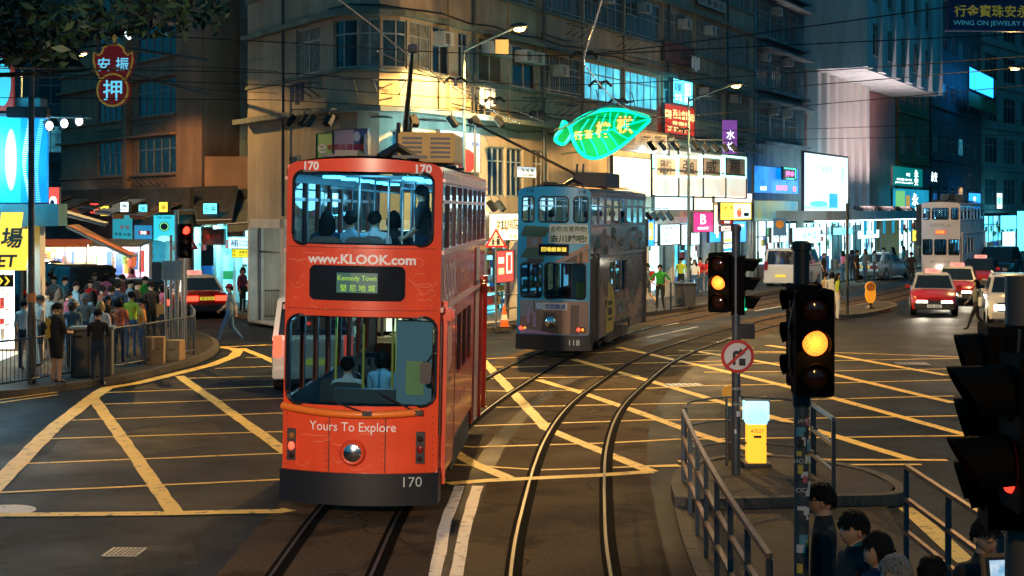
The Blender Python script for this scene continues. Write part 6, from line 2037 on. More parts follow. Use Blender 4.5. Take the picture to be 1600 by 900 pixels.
def vehicle(name, label, cat, loc, heading, L, W, H, prof, cab, paint, roofp=None, front_on=False, rear_on=False, group=None, plate=None, box=False, taxi=False, rails=False, lamps2=None, grille=(.5, .16), hlz=None, tlz=None, tlv=False, tail_m=None):
    """prof: [(y, z_low, z_belt, half width)] down the car; cab: (base front y, roof front y, roof rear y, base rear y, belt z, base half width, roof half width)."""
    r = thing(name, label, cat, loc, heading, group)
    m = MB()
    def ring(y, zl, zb, hw):
        return [(-hw + .05, y, zl), (-hw, y, zl + .14), (-hw, y, zb - .20), (-hw + .035, y, zb - .05), (-hw + .12, y, zb), (-hw * .4, y, zb + .02), (hw * .4, y, zb + .02), (hw - .12, y, zb), (hw - .035, y, zb - .05), (hw, y, zb - .20), (hw, y, zl + .14), (hw - .05, y, zl)]
    rings = [ring(*p) for p in prof]
    k = len(rings[0])
    m.add([q for g in rings for q in g], [(i * k + j, i * k + (j + 1) % k, (i + 1) * k + (j + 1) % k, (i + 1) * k + j) for i in range(len(rings) - 1) for j in range(k)] + [tuple(range(k)), tuple((len(rings) - 1) * k + j for j in range(k))[::-1]])
    m.ob('body', paint, r, smooth=35)
    yf0, yf1, yr1, yr0, zb, wb, wt = cab
    b4 = [(-wb, yf0, zb), (wb, yf0, zb), (wb, yr0, zb), (-wb, yr0, zb)]
    t4 = [(-wt, yf1, H - .05), (wt, yf1, H - .05), (wt, yr1, H - .05), (-wt, yr1, H - .05)]
    t5 = [(-wt + .1, yf1 + .12, H), (wt - .1, yf1 + .12, H), (wt - .1, yr1 - .1, H), (-wt + .1, yr1 - .1, H)]
    m = MB()
    m.add(b4 + t4 + t5, [(0, 1, 5, 4), (1, 2, 6, 5), (2, 3, 7, 6), (3, 0, 4, 7)] + [(4, 5, 9, 8), (5, 6, 10, 9), (6, 7, 11, 10), (7, 4, 8, 11), (8, 9, 10, 11)])
    m.ob('cabin', roofp or paint, r, smooth=30, bev=.02)
    B, T_ = [Vector(p) for p in b4], [Vector(p) for p in t4]
    def pane(nm, a, b, c, d, n, u0, u1, v0, v1):
        q = []
        for u, v in ((u0, v0), (u1, v0), (u1, v1), (u0, v1)):
            lo, hi = a.lerp(b, u), d.lerp(c, u)
            q.append(lo.lerp(hi, v) + Vector(n) * .012)
        mm = MB(); mm.add(q, [(0, 1, 2, 3)]); return mm.ob(nm, m_cglass, r)
    pane('windscreen', B[0], B[1], T_[1], T_[0], (0, -1, .35), .06, .94, .08, .94)
    pane('rear_window', B[3], B[2], T_[2], T_[3], (0, 1, .3), .07, .93, .12, .92)
    cuts = ((.09, .46), (.50, .86)) if not box else ((.07, .33), (.37, .64), (.68, .95))
    for u0, u1 in cuts:
        pane('side_window', B[1], B[2], T_[2], T_[1], (1, 0, .1), u0, u1, .1, .9)
        pane('side_window', B[3], B[0], T_[0], T_[3], (-1, 0, .1), 1 - u1, 1 - u0, .1, .9)
    wr = .31 if H < 1.6 else .34
    for y in (prof[0][0] + .85, prof[-1][0] - .85):
        for sx in (-1, 1):
            x = sx * (W / 2 - .2)
            m = MB(); m.lathe([(wr - .06, -.11), (wr, -.09), (wr, .09), (wr - .06, .11)], 20, (x + sx * .09, y, wr), 'x'); wo = m.ob('wheel', m_tyre, r, smooth=40)
            m = MB(); m.lathe([(wr * .62, 0), (wr * .55, .012)] if sx > 0 else [(wr * .55, -.012), (wr * .62, 0)], 16, (x + sx * .203, y, wr), 'x'); m.ob('rim', m_steel, wo)
            m = MB(); m.lathe([(wr + .07, 0), (wr + .05, .006)], 20, (sx * (W / 2 - .006), y, wr + .02), 'x'); m.ob('wheel_arch', m_black, r)
    y0, y1 = prof[0][0], prof[-1][0]
    zl, zbf = prof[0][1], prof[0][2]
    w0 = prof[0][3]
    hz = hlz or zbf - .16
    for sx in (-1, 1):
        m = MB(); x = sx * (w0 - .26); m.prism(rrect(x - .2, x + .2, hz - .09, hz + .08, .04, 3), lambda u, v: (u, y0 - .02, v), lambda u, v: (u, y0 + .12, v)); m.ob('headlight', m_head if front_on else m_hl_off, r)
        m = MB(); m.prism(rrect(sx * (w0 - .06) - .05, sx * (w0 - .06) + .05, hz - .08, hz + .06, .03, 2), lambda u, v: (u, y0 - .0, v), lambda u, v: (u, y0 + .1, v)); m.ob('indicator', mat('indicator_orange', (.6, .2, .02), .3), r)
        wz = prof[-1][3]; zt_ = tlz or prof[-1][2] - .2
        m = MB(); x = sx * (wz - .24)
        rr_ = rrect(x - .22, x + .22, zt_ - .09, zt_ + .09, .03, 2) if not tlv else rrect(sx * (wz - .1) - .09, sx * (wz - .1) + .09, zt_ - .22, zt_ + .22, .03, 2)
        m.prism(rr_, lambda u, v: (u, y1 - .06, v), lambda u, v: (u, y1 + .03, v)); m.ob('taillight', (tail_m or m_tail) if rear_on else m_redlens, r)
        m = MB(); m.prism(rrect(sx * (W / 2 + .08) - .09, sx * (W / 2 + .08) + .09, zb + .02, zb + .16, .04, 3), lambda u, v: (u, yf0 + .3, v), lambda u, v: (u, yf0 + .42, v)); m.ob('mirror', paint, r)
    gw, gh = grille
    m = MB(); m.prism(rrect(-gw, gw, hz - gh / 2, hz + gh / 2, .03, 2), lambda u, v: (u, y0 - .015, v), lambda u, v: (u, y0 + .05, v))
    gr = m.ob('grille', m_black, r)
    m = MB()
    for i in range(4):
        z = hz - gh / 2 + (i + .5) * gh / 4
        m.box(-gw + .02, gw - .02, y0 - .024, y0 - .016, z - .008, z + .008)
    m.ob('grille_bar', m_chrome, gr)
    for yy, s in ((y0, -1), (y1, 1)):
        m = MB(); ww = prof[0 if s < 0 else -1][3] + .01
        m.box(-ww, ww, min(yy + s * .07, yy - s * .12), max(yy + s * .07, yy - s * .12), zl - .02, zl + .22); m.ob('bumper', m_dgrey if paint is not m_vwhite else paint, r, bev=.03)
        m = MB(); a = yy + s * .082; zp = zl + .1 if s < 0 else (tlz or prof[-1][2] - .2) - .0
        if s > 0 and tlv:
            zp = zl + .34
        m.box(-.26, .26, min(a, a - s * .01), max(a, a - s * .01), zp - .06, zp + .06); po = m.ob('number_plate', m_plate_w if s < 0 else m_plate_y, r)
        if plate:
            m = MB(); m.text(plate, 0, zp, w=.4, y=a - .004, fn=(None if s < 0 else (lambda u, v, a=a, zp=zp: (-u, a + .006, zp + v)))); m.ob('plate_lettering', m_black, po)
    if taxi:
        m = MB(); m.box(-.3, .3, yf1 + .35, yf1 + .52, H, H + .16); ts = m.ob('roof_sign', glow('taxi_sign', (.9, .35, .28), .8), r, bev=.02)
        m = MB(); m.text('TAXI', 0, H + .08, h=.09, y=yf1 + .345); m.text('TAXI', h=.09, fn=lambda u, v: (-u, yf1 + .525, H + .08 + v)); m.ob('roof_sign_lettering', c_red, ts)
    if rails:
        m = MB()
        for sx in (-1, 1):
            m.tube([(sx * (wt - .05), yf1 + .2, H + .02), (sx * (wt - .05), yf1 + .4, H + .07), (sx * (wt - .05), yr1 - .4, H + .07), (sx * (wt - .05), yr1 - .2, H + .02)], .025, 6)
        m.ob('roof_rail', m_steel, r)
    if front_on:
        for sx in (-1, 1):
            d = bpy.data.lights.new('beam', 'SPOT'); d.energy = 130; d.color = (1, .9, .7); d.spot_size = R(60); d.spot_blend = .8; d.shadow_soft_size = .06
            o = bpy.data.objects.new('headlight_beam', d); COL.objects.link(o); o.parent = r
            o.location = (sx * (w0 - .26), y0 - .08, hz); o.rotation_euler = (R(90 - 9), 0, R(180))
    return r
m_vwhite = mat('car_white', (.70, .70, .68), .25, coat=.6)
m_vred = mat('taxi_red', (.42, .018, .015), .25, coat=.6)
m_vsilver = mat('taxi_silver_roof', (.50, .52, .53), .3, .4, coat=.4)
m_vblack = mat('car_black', (.012, .014, .018), .18, coat=.7)
m_vdkblue = mat('car_dark_blue', (.02, .035, .06), .2, coat=.7)
sedan = [(-2.33, .28, .66, .70), (-2.2, .24, .76, .80), (-1.4, .22, .90, .85), (-.9, .22, .93, .85), (1.3, .22, .95, .85), (1.9, .23, .96, .83), (2.3, .28, .93, .76)]
scab = (-1.02, -.35, 1.0, 1.72, .93, .80, .62)
suv = [(-2.3, .34, .86, .78), (-2.15, .3, .98, .88), (-1.3, .28, 1.08, .92), (-.8, .28, 1.1, .92), (1.9, .28, 1.12, .91), (2.3, .34, 1.08, .82)]
ucab = (-1.12, -.3, 1.75, 2.22, 1.09, .87, .70)
mpv = [(-2.4, .32, .84, .78), (-2.25, .28, .96, .88), (-1.7, .26, 1.06, .92), (2.2, .26, 1.10, .92), (2.42, .32, 1.08, .88)]
mcab = (-1.75, -.75, 2.1, 2.38, 1.07, .90, .76)
van = [(-2.35, .32, .90, .78), (-2.25, .28, 1.05, .86), (-2.0, .26, 1.12, .88), (2.25, .26, 1.14, .88), (2.38, .32, 1.10, .85)]
vcab = (-2.1, -1.35, 2.2, 2.34, 1.12, .87, .76)
HD = R(-25.6)      # street axis: cars facing us have local -y towards the camera
def at_px(px, py):
    q = G(px, py); return (q.x, q.y, 0)
# red taxi in front, headlights on
c = G(1446, 494); vehicle('taxi', 'red taxi with silver roof and both headlights on, foremost in the right street', 'taxi', (c.x + .85, c.y + 2.1, 0), R(-14), 4.6, 1.7, 1.5, sedan, scab, m_vred, m_vsilver, front_on=True, plate='KR 683', taxi=True, group='red taxis')
c = G(1510, 476); vehicle('taxi', 'second red taxi half hidden between the front taxi and the white car', 'taxi', (c.x + .2, c.y + 2.0, 0), R(-18), 4.6, 1.7, 1.5, sedan, scab, m_vred, m_vsilver, front_on=True, plate='HX 214', taxi=True, group='red taxis')
c = G(1548, 452); vehicle('taxi', 'far red taxi behind the second one with an orange roof sign', 'taxi', (c.x - .2, c.y + 1.0, 0), HD, 4.6, 1.7, 1.5, sedan, scab, m_vred, m_vblack, plate='JT 905', taxi=True, group='red taxis')
c = G(1580, 514); vehicle('white_suv', 'white car with roof rails at the right edge of the frame', 'car', (c.x + .75, c.y + 2.1, 0), R(-15), 4.6, 1.85, 1.7, suv, ucab, m_vwhite, None, front_on=True, plate='PW 372', rails=True, grille=(.62, .3))
c = G(1580, 440); vehicle('black_car', 'black people carrier behind the taxis at the far right', 'car', (c.x, c.y + 2, 0), HD, 4.8, 1.85, 1.85, mpv, mcab, m_vblack, None, box=True)
c = G(1562, 430); vehicle('black_car', 'distant dark saloon beyond the white tram', 'car', (c.x + 1.5, c.y + 4, 0), HD, 4.6, 1.7, 1.5, sedan, scab, m_vdkblue)
# rear views
c = G(326, 498); vehicle('taxi', 'red taxi seen from behind with its brake lights on outside the shoe repair shop', 'taxi', (c.x - 1.0, c.y + 2.1, 0), R(24 + 180), 4.6, 1.7, 1.5, sedan, scab, m_vred, m_vsilver, rear_on=True, plate='EK 4156', taxi=True, group='red taxis')
c = G(1217, 452); vehicle('white_van', 'white van driving away in front of the bright shops', 'van', (c.x + 1.1, c.y + 2.0, 0), HD + math.pi, 4.7, 1.76, 2.0, van, vcab, m_vwhite, None, box=True, tlv=True, tlz=1.15)
c = G(1404, 438); vehicle('silver_hatchback', 'pale silver car driving away beside the white tram', 'car', (c.x - .4, c.y + 2.0, 0), HD + math.pi - R(12), 4.4, 1.75, 1.5, sedan, (-1.0, -.3, 1.35, 2.0, .93, .80, .64), mat('car_silver', (.55, .60, .63), .25, .3, coat=.5), None)
c = G(418, 614); vehicle('white_minivan', 'white minivan with red tail lamps half hidden behind the orange tram on its left', 'van', (c.x + .80, c.y + 2.4, 0), R(180 + 4), 4.7, 1.76, 2.05, van, vcab, m_vwhite, None, box=True, rear_on=True, tlv=True, tlz=1.0)
c = Vector((-15.6, 54.5, 0)); vehicle('black_van', 'black van seen from behind in the side street behind the crowd', 'van', c, R(180 + 34), 4.8, 1.85, 2.0, mpv, mcab, m_vblack, None, box=True)
c = Vector((-18.6, 58.5, 0)); vehicle('black_van', 'second dark van further up the side street at the far left', 'van', c, R(180 + 36), 4.8, 1.85, 2.0, mpv, mcab, m_vdkblue, None, box=True)
c = Vector((-12.9, 51.8, 0)); vehicle('black_car', 'dark blue car with lit red lamps between the black van and the signal posts', 'car', c, R(180 + 28), 4.6, 1.8, 1.62, suv, (-1.1, -.3, 1.75, 2.2, 1.08, .87, .70), m_vdkblue, None, rear_on=True)
# ---------------------------------------------------------------- people: one skinned body mesh per pose, shared and dressed by material slots
# slots: 0 skin, 1 top, 2 trousers, 3 shoes, 4 forearm, 5 lower leg, 6 eyes and brows, 7 mouth
def body_mesh(name, J, wide=1.0, head_turn=0.0, head_tilt=0.0):
    """J: joints. Front is local -y. Returns (mesh, head centre)."""
    V, E, RAD, REG = [], [], [], []
    def add(p, r, reg, par=None):
        V.append(Vector(p)); RAD.append(r if isinstance(r, tuple) else (r, r)); REG.append(reg)
        if par is not None:
            E.append((par, len(V) - 1))
        return len(V) - 1
    def lerp(a, b, t):
        return Vector(a).lerp(Vector(b), t)
    pel = add(J['pelvis'], (.150 * wide, .115 * wide), 2)
    sp = add(lerp(J['pelvis'], J['chest'], .5), (.140 * wide, .105 * wide), 1, pel)
    ch = add(J['chest'], (.165 * wide, .115 * wide), 1, sp)
    nb = add(J['neck'], (.075, .07), 1, ch)
    nk = add(lerp(J['neck'], J['head'], .45), (.055, .055), 0, nb)
    nt = add(lerp(J['neck'], J['head'], .85), (.06, .065), 0, nk)
    hands = []
    for s in ('l', 'r'):
        sh, el, wr, hd = (Vector(J[k + s]) for k in ('sh', 'el', 'wr', 'hd'))
        a = add(sh, .062 * (1 + (wide - 1) * .6), 1, ch)
        b = add(lerp(sh, el, .5), .052 * (1 + (wide - 1) * .6), 1, a)
        c = add(el, .043, 4, b)
        d = add(lerp(el, wr, .45), .040, 4, c)
        e = add(wr, .028, 0, d)
        f = add(wr.lerp(hd, .55), (.036, .022), 0, e)
        hands.append((wr, hd, s))
        hp, kn, an, to = (Vector(J[k + s]) for k in ('hp', 'kn', 'an', 'to'))
        a = add(hp, .088 * (1 + (wide - 1) * .5), 2, pel)
        b = add(lerp(hp, kn, .5), .078 * (1 + (wide - 1) * .5), 2, a)
        c = add(kn, .058, 5, b)
        c2 = add(lerp(kn, an, .35), .054, 5, c)
        d = add(an, .042, 5, c2)
        e = add(lerp(an, to, .5), (.042, .036), 3, d)
        f = add(to, (.038, .026), 3, e)
    me = bpy.data.meshes.new('skeleton')
    me.from_pydata([tuple(v) for v in V], E, [])
    o = bpy.data.objects.new('skeleton', me)
    COL.objects.link(o)
    o.modifiers.new('skin', 'SKIN')
    sv = me.skin_vertices[0].data
    for i, r in enumerate(RAD):
        sv[i].radius = r
        sv[i].use_root = i == pel
    md = o.modifiers.new('sub', 'SUBSURF')
    md.levels = md.render_levels = 2
    out = bpy.data.meshes.new_from_object(o.evaluated_get(bpy.context.evaluated_depsgraph_get()))
    bpy.data.objects.remove(o); bpy.data.meshes.remove(me)
    mb = MB()
    for p in out.polygons:
        c = p.center
        best, reg = 1e9, 1
        for a, b in E:
            d = V[b] - V[a]
            t = max(0, min(1, (c - V[a]).dot(d) / max(1e-9, d.dot(d))))
            q = (c - V[a] - d * t).length - (RAD[a][0] * (1 - t) + RAD[b][0] * t)
            if q < best:
                best = q
                ra, rb = REG[a], REG[b]
                if (ra, rb) == (1, 4): reg = 1
                elif (ra, rb) == (2, 5): reg = 2 if t < .7 else 5
                elif (ra, rb) == (2, 1): reg = 2 if t < .35 else 1
                elif (ra, rb) == (4, 0): reg = 4 if t < .7 else 0
                elif (ra, rb) == (5, 3): reg = 5 if t < .3 else 3
                elif (ra, rb) == (1, 0): reg = 1 if t < .35 else 0
                else: reg = rb
        p.material_index = reg
    mb.add([v.co.copy() for v in out.vertices], [], 0)
    for p in out.polygons:
        mb.f.append(tuple(p.vertices)); mb.m.append(p.material_index)
    bpy.data.meshes.remove(out)
    # hands: palm grows from the wrist, five separate tapering bent fingers
    for wr, hd, s in hands:
        d = (hd - wr).normalized()
        sx = 1 if s == 'l' else -1
        side = d.cross(Vector((sx, 0, 0)))
        side = side.normalized() if side.length > .2 else Vector((0, -1, 0))
        if side.y > 0:
            side = -side
        inn = side.cross(d).normalized()
        if inn.x * sx > 0:
            inn = -inn
        pc = wr + d * .055
        for i, (o_, ln) in enumerate(((.030, .066), (.010, .075), (-.010, .070), (-.030, .055))):
            b = pc + side * o_ + d * .01
            p1 = b + d * ln * .55
            p2 = p1 + (d * .8 + inn * .6).normalized() * ln * .35
            p3 = p2 + (d * .4 + inn * .9).normalized() * ln * .25
            mb.tube([b, p1, p2, p3], [.0105, .0095, .0085, .006], 6, 0)
        b = wr + d * .03 + side * .026
        p1 = b + (d * .6 + side * .7 + inn * .2).normalized() * .032
        mb.tube([b - side * .012, b, p1, p1 + (d + inn * .4).normalized() * .028], [.012, .0115, .010, .007], 6, 0)
    # head: skull, jaw, brow, nose, lips, ears
    H = Vector(J['head'])
    rot = Matrix.Rotation(head_turn, 3, 'Z') @ Matrix.Rotation(head_tilt, 3, 'X')
    nu, nv = 22, 18
    k = len(mb.v)
    for i in range(nv + 1):
        th = math.pi * i / nv
        for j in range(nu):
            ph = 2 * math.pi * j / nu
            x, y, z = math.sin(th) * math.cos(ph), math.sin(th) * math.sin(ph), math.cos(th)
            fr = max(0, -y)
            wx = .076 * (1 if z > -.1 else 1 - .42 * (-z - .1) ** 1.2)
            p = Vector((x * wx, y * .098 * (1 if z > 0 else 1 - .10 * -z) - (.012 * -z if z < 0 else 0), z * .118))
            if fr > .75 and abs(x) < .24 and -.52 < z < .12:
                p.y -= .024 * (1 - abs(x) / .24) * (1 - abs(z + .30) / .26 if z < -.04 else .45) if z > -.52 else 0
            if fr > .6 and .02 < z < .2 and .18 < abs(x) < .6:
                p.y += .008
            if fr > .7 and .2 < z < .34:
                p.y -= .004
            if fr > .7 and -.68 < z < -.55 and abs(x) < .35:
                p.y -= .006
            mb.v.append(H + rot @ p)
    for i in range(nv):
        for j in range(nu):
            a, b = k + i * nu + j, k + i * nu + (j + 1) % nu
            mb.f.append((a, b, b + nu, a + nu)); mb.m.append(0)
    for sx in (-1, 1):
        mb.ball(H + rot @ Vector((sx * .078, .008, -.012)), .03, 8, 6, 0, (.32, .55, 1.0))
        mb.ball(H + rot @ Vector((sx * .030, -.083, .010)), .012, 8, 5, 6, (1.2, .5, .6))
        mb.ball(H + rot @ Vector((sx * .031, -.086, .034)), .016, 8, 5, 6, (1.3, .4, .28))
    mb.ball(H + rot @ Vector((0, -.092, -.066)), .019, 8, 5, 7, (1.2, .4, .34))
    me = bpy.data.meshes.new(name)
    me.from_pydata([tuple(p) for p in mb.v], [], mb.f)
    for i in range(8):
        me.materials.append(None)
    me.polygons.foreach_set('material_index', mb.m)
    me.polygons.foreach_set('use_smooth', [True] * len(me.polygons))
    me.update()
    return me, H, rot

def joints(**kw):
    J = dict(pelvis=(0, 0, .95), chest=(0, -.01, 1.28), neck=(0, .01, 1.45), head=(0, -.015, 1.60))
    for s, x in (('l', 1), ('r', -1)):
        J['sh' + s] = (x * .185, .01, 1.39); J['el' + s] = (x * .235, .03, 1.11); J['wr' + s] = (x * .245, -.04, .87); J['hd' + s] = (x * .24, -.06, .78)
        J['hp' + s] = (x * .088, 0, .87); J['kn' + s] = (x * .10, -.015, .48); J['an' + s] = (x * .105, .02, .09); J['to' + s] = (x * .12, -.15, .035)
    J.update(kw)
    return J
POSE = {}
POSE['stand'] = body_mesh('stand', joints())
POSE['heavy'] = body_mesh('heavy', joints(ell=(.26, -.03, 1.12), wrl=(.16, -.25, 1.10), hdl=(.1, -.32, 1.12), elr=(-.27, -.03, 1.12), wrr=(-.17, -.25, 1.08), hdr=(-.1, -.32, 1.1)), 1.32, 0, R(22))
POSE['hip'] = body_mesh('hip', joints(ell=(.38, .08, 1.15), wrl=(.21, -.03, 1.0), hdl=(.14, -.07, .98), elr=(-.36, .08, 1.14), wrr=(-.2, -.04, 1.0), hdr=(-.13, -.08, .97), hpl=(.1, 0, .87), anl=(.16, .02, .09), tol=(.2, -.14, .035)))
POSE['walk'] = body_mesh('walk', joints(knl=(.09, -.22, .50), anl=(.09, -.34, .12), tol=(.09, -.5, .08), knr=(-.09, .08, .47), anr=(-.09, .38, .14), tor=(-.09, .26, .04), ell=(.24, .14, 1.14), wrl=(.22, .18, .90), hdl=(.21, .17, .81), elr=(-.24, -.08, 1.13), wrr=(-.21, -.24, .97), hdr=(-.2, -.31, .92), pelvis=(0, 0, .93), hpl=(.088, -.03, .86), hpr=(-.088, .03, .86)))
POSE['phone'] = body_mesh('phone', joints(ell=(.22, -.02, 1.13), wrl=(.11, -.25, 1.20), hdl=(.05, -.32, 1.25), elr=(-.23, -.02, 1.13), wrr=(-.12, -.22, 1.13), hdr=(-.05, -.28, 1.18)), 1, 0, R(18))
POSE['turn'] = body_mesh('turn', joints(ell=(.23, -.02, 1.12), wrl=(.2, -.2, .98), hdl=(.17, -.28, .96)), 1, R(-48), R(6))
POSE['look'] = body_mesh('look', joints(), 1.04, R(30), R(10))
POSE['sit'] = body_mesh('sit', joints(pelvis=(0, 0, .52), chest=(0, -.02, .84), neck=(0, -.01, 1.01), head=(0, -.03, 1.16), shl=(.18, 0, .95), shr=(-.18, 0, .95), ell=(.22, -.06, .68), elr=(-.22, -.06, .68), wrl=(.15, -.27, .6), wrr=(-.15, -.27, .6), hdl=(.13, -.36, .6), hdr=(-.13, -.36, .6),
                                hpl=(.09, -.02, .49), hpr=(-.09, -.02, .49), knl=(.11, -.42, .47), knr=(-.11, -.42, .47), anl=(.11, -.40, .09), anr=(-.11, -.40, .09), tol=(.11, -.56, .035), tor=(-.11, -.56, .035)))

def hair_mesh(kind):
    m = MB()
    nu, nv = 20, 14
    lo = {'short': .30, 'bob': .10, 'long': .1, 'pony': .22, 'afro': .12, 'bald': .42}[kind]
    puff = {'short': 1.0, 'bob': 1.08, 'long': 1.04, 'pony': 1.0, 'afro': 1.3, 'bald': .965}[kind]
    k = 0
    rr_ = random.Random(len(kind))
    for i in range(nv + 1):
        for j in range(nu):
            ph = 2 * math.pi * j / nu
            back = math.sin(ph)                     # +y is the back of the head
            lim = math.pi * (.40 + .24 * max(0, back) + (.08 if abs(back) < .4 else 0) + (.14 if kind in ('bob', 'long', 'afro') and back > -.35 else 0) + (.0 if back > -.6 else -.02))
            th = lim * i / nv
            jit = 1 + (rr_.uniform(-.02, .03) if kind != 'afro' else rr_.uniform(-.05, .07))
            x, y, z = math.sin(th) * math.cos(ph), math.sin(th) * back, math.cos(th)
            m.v.append(Vector((x * .088 * puff * jit, y * .110 * puff * jit + .004, z * .130 * puff * jit + .004)))
    for i in range(nv):
        for j in range(nu):
            a, b = i * nu + j, i * nu + (j + 1) % nu
            m.f.append((a, b, b + nu, a + nu)); m.m.append(0)
    if kind in ('short', 'pony', 'bob'):
        for i in range(260 if kind == 'short' else 90):
            a = rr_.uniform(0, 6.283); bk = math.sin(a)
            t = rr_.uniform(0, 1) ** .6 * math.pi * (.38 + .2 * max(0, bk))
            q = Vector((math.sin(t) * math.cos(a) * .086, math.sin(t) * bk * .108 + .004, math.cos(t) * .130))
            dn = Vector((math.cos(t) * math.cos(a), math.cos(t) * bk, -math.sin(t)))
            dn = (dn + Vector((rr_.uniform(-.2, .2) + .15, -.2, rr_.uniform(-.1, .1)))).normalized()
            ou = q.normalized()
            L_ = rr_.uniform(.035, .06)
            m.tube([q - ou * .004, q + dn * L_ * .5 + ou * .003, q + dn * L_ - ou * rr_.uniform(.0, .008)], [.010, .010, .003], 5, cap=False, flat=.5)
    if kind == 'long':
        for i in range(11):
            a = R(-10 + i * 20)
            x, y = .082 * math.cos(a), .098 * math.sin(a)
            m.tube([(x, y, .02), (x * 1.08, y * 1.05 + .01, -.12), (x * .95, y * .9 + .04, -.30)], [.032, .034, .014], 6)
    if kind == 'pony':
        m.tube([(0, .1, .06), (0, .15, .05), (0, .17, -.05), (0, .155, -.2), (0, .14, -.3)], [.03, .036, .04, .034, .008], 8)
    if kind == 'bob':
        for i in range(9):
            a = R(0 + i * 22.5)
            x, y = .084 * math.cos(a), .1 * math.sin(a)
            m.tube([(x, y, .02), (x * 1.05, y * 1.04, -.06), (x * .95, y * .95, -.115)], [.032, .03, .014], 6)
    if kind == 'afro':
        for i in range(90):
            a = rr_.uniform(0, 6.28); t = rr_.uniform(0, 1.7)
            if math.sin(a) < -.4 and t > 1.0:
                continue
            m.ball((math.sin(t) * math.cos(a) * .108, math.sin(t) * math.sin(a) * .13 + .01, math.cos(t) * .14), rr_.uniform(.018, .032), 6, 4)
    me_o = m.ob('hair_' + kind, mat('hair_black', (.007, .006, .006), .7, spec=.15), None, smooth=70)
    me = me_o.data
    bpy.data.objects.remove(me_o)
    me.materials.clear(); me.materials.append(None)
    return me
HAIR = {k: hair_mesh(k) for k in ('short', 'bob', 'long', 'pony', 'afro', 'bald')}
h_black = mat('hair_black', (.007, .006, .006), .7, spec=.15)
h_brown = mat('hair_brown', (.06, .03, .015), .5)
h_fair = mat('hair_fair', (.36, .24, .10), .5)
h_grey = mat('hair_grey', (.20, .195, .19), .7, spec=.2)
m_eye = mat('eye_dark', (.02, .015, .012), .3)
m_lip = mat('lip', (.32, .13, .10), .5)
m_shoe = mat('shoe_dark', (.04, .04, .045), .6)
m_shoew = mat('shoe_white', (.5, .5, .5), .6)
def cloth(n, c, var=0.0, vs=8):
    return mat('cloth_' + n, c, .85, var=var, vs=vs)
CL = dict(black=cloth('black', (.012, .013, .016)), navy=cloth('navy', (.012, .03, .075)), white=cloth('white', (.6, .61, .62)), grey=cloth('grey', (.12, .13, .135)), orange=cloth('orange', (.68, .22, .03)), floral=cloth('floral', (.62, .17, .09), .75, 11), red=cloth('red', (.42, .015, .02)),
          rust=cloth('rust', (.19, .05, .03)), pink=cloth('pink', (.60, .16, .28)), green=cloth('green', (.02, .28, .03)), lime=cloth('lime', (.38, .48, .04)), teal=cloth('teal', (.03, .16, .19)), sky=cloth('sky', (.22, .38, .48)), jeans=cloth('jeans', (.035, .10, .22), .3, 6), brown=cloth('brown', (.10, .06, .04), .5, 9), maroon=cloth('maroon', (.16, .02, .05)), khaki=cloth('khaki', (.34, .25, .13)), steel=cloth('steel', (.10, .14, .16)), denim=cloth('denim', (.12, .22, .30)))
def person(label, x, y, z, rz, pose='stand', h=1.7, top='black', low='navy', hair='short', hc=None, sleeve=False, shorts=False, shoes=None, group=None, parent=None, wide=1.0):
    me, H, rot = POSE[pose]
    k = h / 1.72
    o = bpy.data.objects.new('person', me)
    COL.objects.link(o)
    o.location = (x, y, z); o.rotation_euler = (0, 0, rz); o.scale = (k * wide, k * wide, k)
    if label:
        tag(o, label, 'person', group)
    ms = [m_skin, CL[top], CL[low], shoes or m_shoe, CL[top] if sleeve else m_skin, m_skin if shorts else CL[low], m_eye, m_lip]
    for i, q in enumerate(ms):
        o.material_slots[i].link = 'OBJECT'; o.material_slots[i].material = q
    if hair:
        a = bpy.data.objects.new('hair', HAIR[hair])
        COL.objects.link(a); a.parent = o
        a.location = H; a.rotation_euler = rot.to_euler()
        a.material_slots[0].link = 'OBJECT'; a.material_slots[0].material = hc or h_black
    return o, H, rot
def glasses(o, H, rot):
    m = MB()
    for s in (-1, 1):
        ps = [(s * .033 + .026 * math.cos(a / 12 * 6.283), -.108, .008 + .02 * math.sin(a / 12 * 6.283)) for a in range(13)]
        m.tube(ps, .0035, 5, cap=False)
        m.tube([(s * .06, -.104, .012), (s * .079, -.03, .014), (s * .08, .01, .004)], .003, 4)
    m.tube([(-.008, -.11, .012), (.008, -.11, .012)], .003, 4)
    q = m.ob('glasses', m_black, o); q.location = H; q.rotation_euler = rot.to_euler()
def bag(o, c, s, z, x, y, strap=True):
    m = MB(); m.prism(rrect(-s[0] / 2, s[0] / 2, -s[2] / 2, s[2] / 2, min(s[0], s[2]) * .25, 3), lambda u, v: (x + u, y - s[1] / 2, z + v), lambda u, v: (x + u, y + s[1] / 2, z + v))
    if strap:
        m.tube([(x - s[0] * .3, y, z + s[2] / 2), (x * .5, y * .7, 1.44), (x + s[0] * .3, y, z + s[2] / 2)], .014, 5)
    return m.ob('bag', c, o, smooth=40)

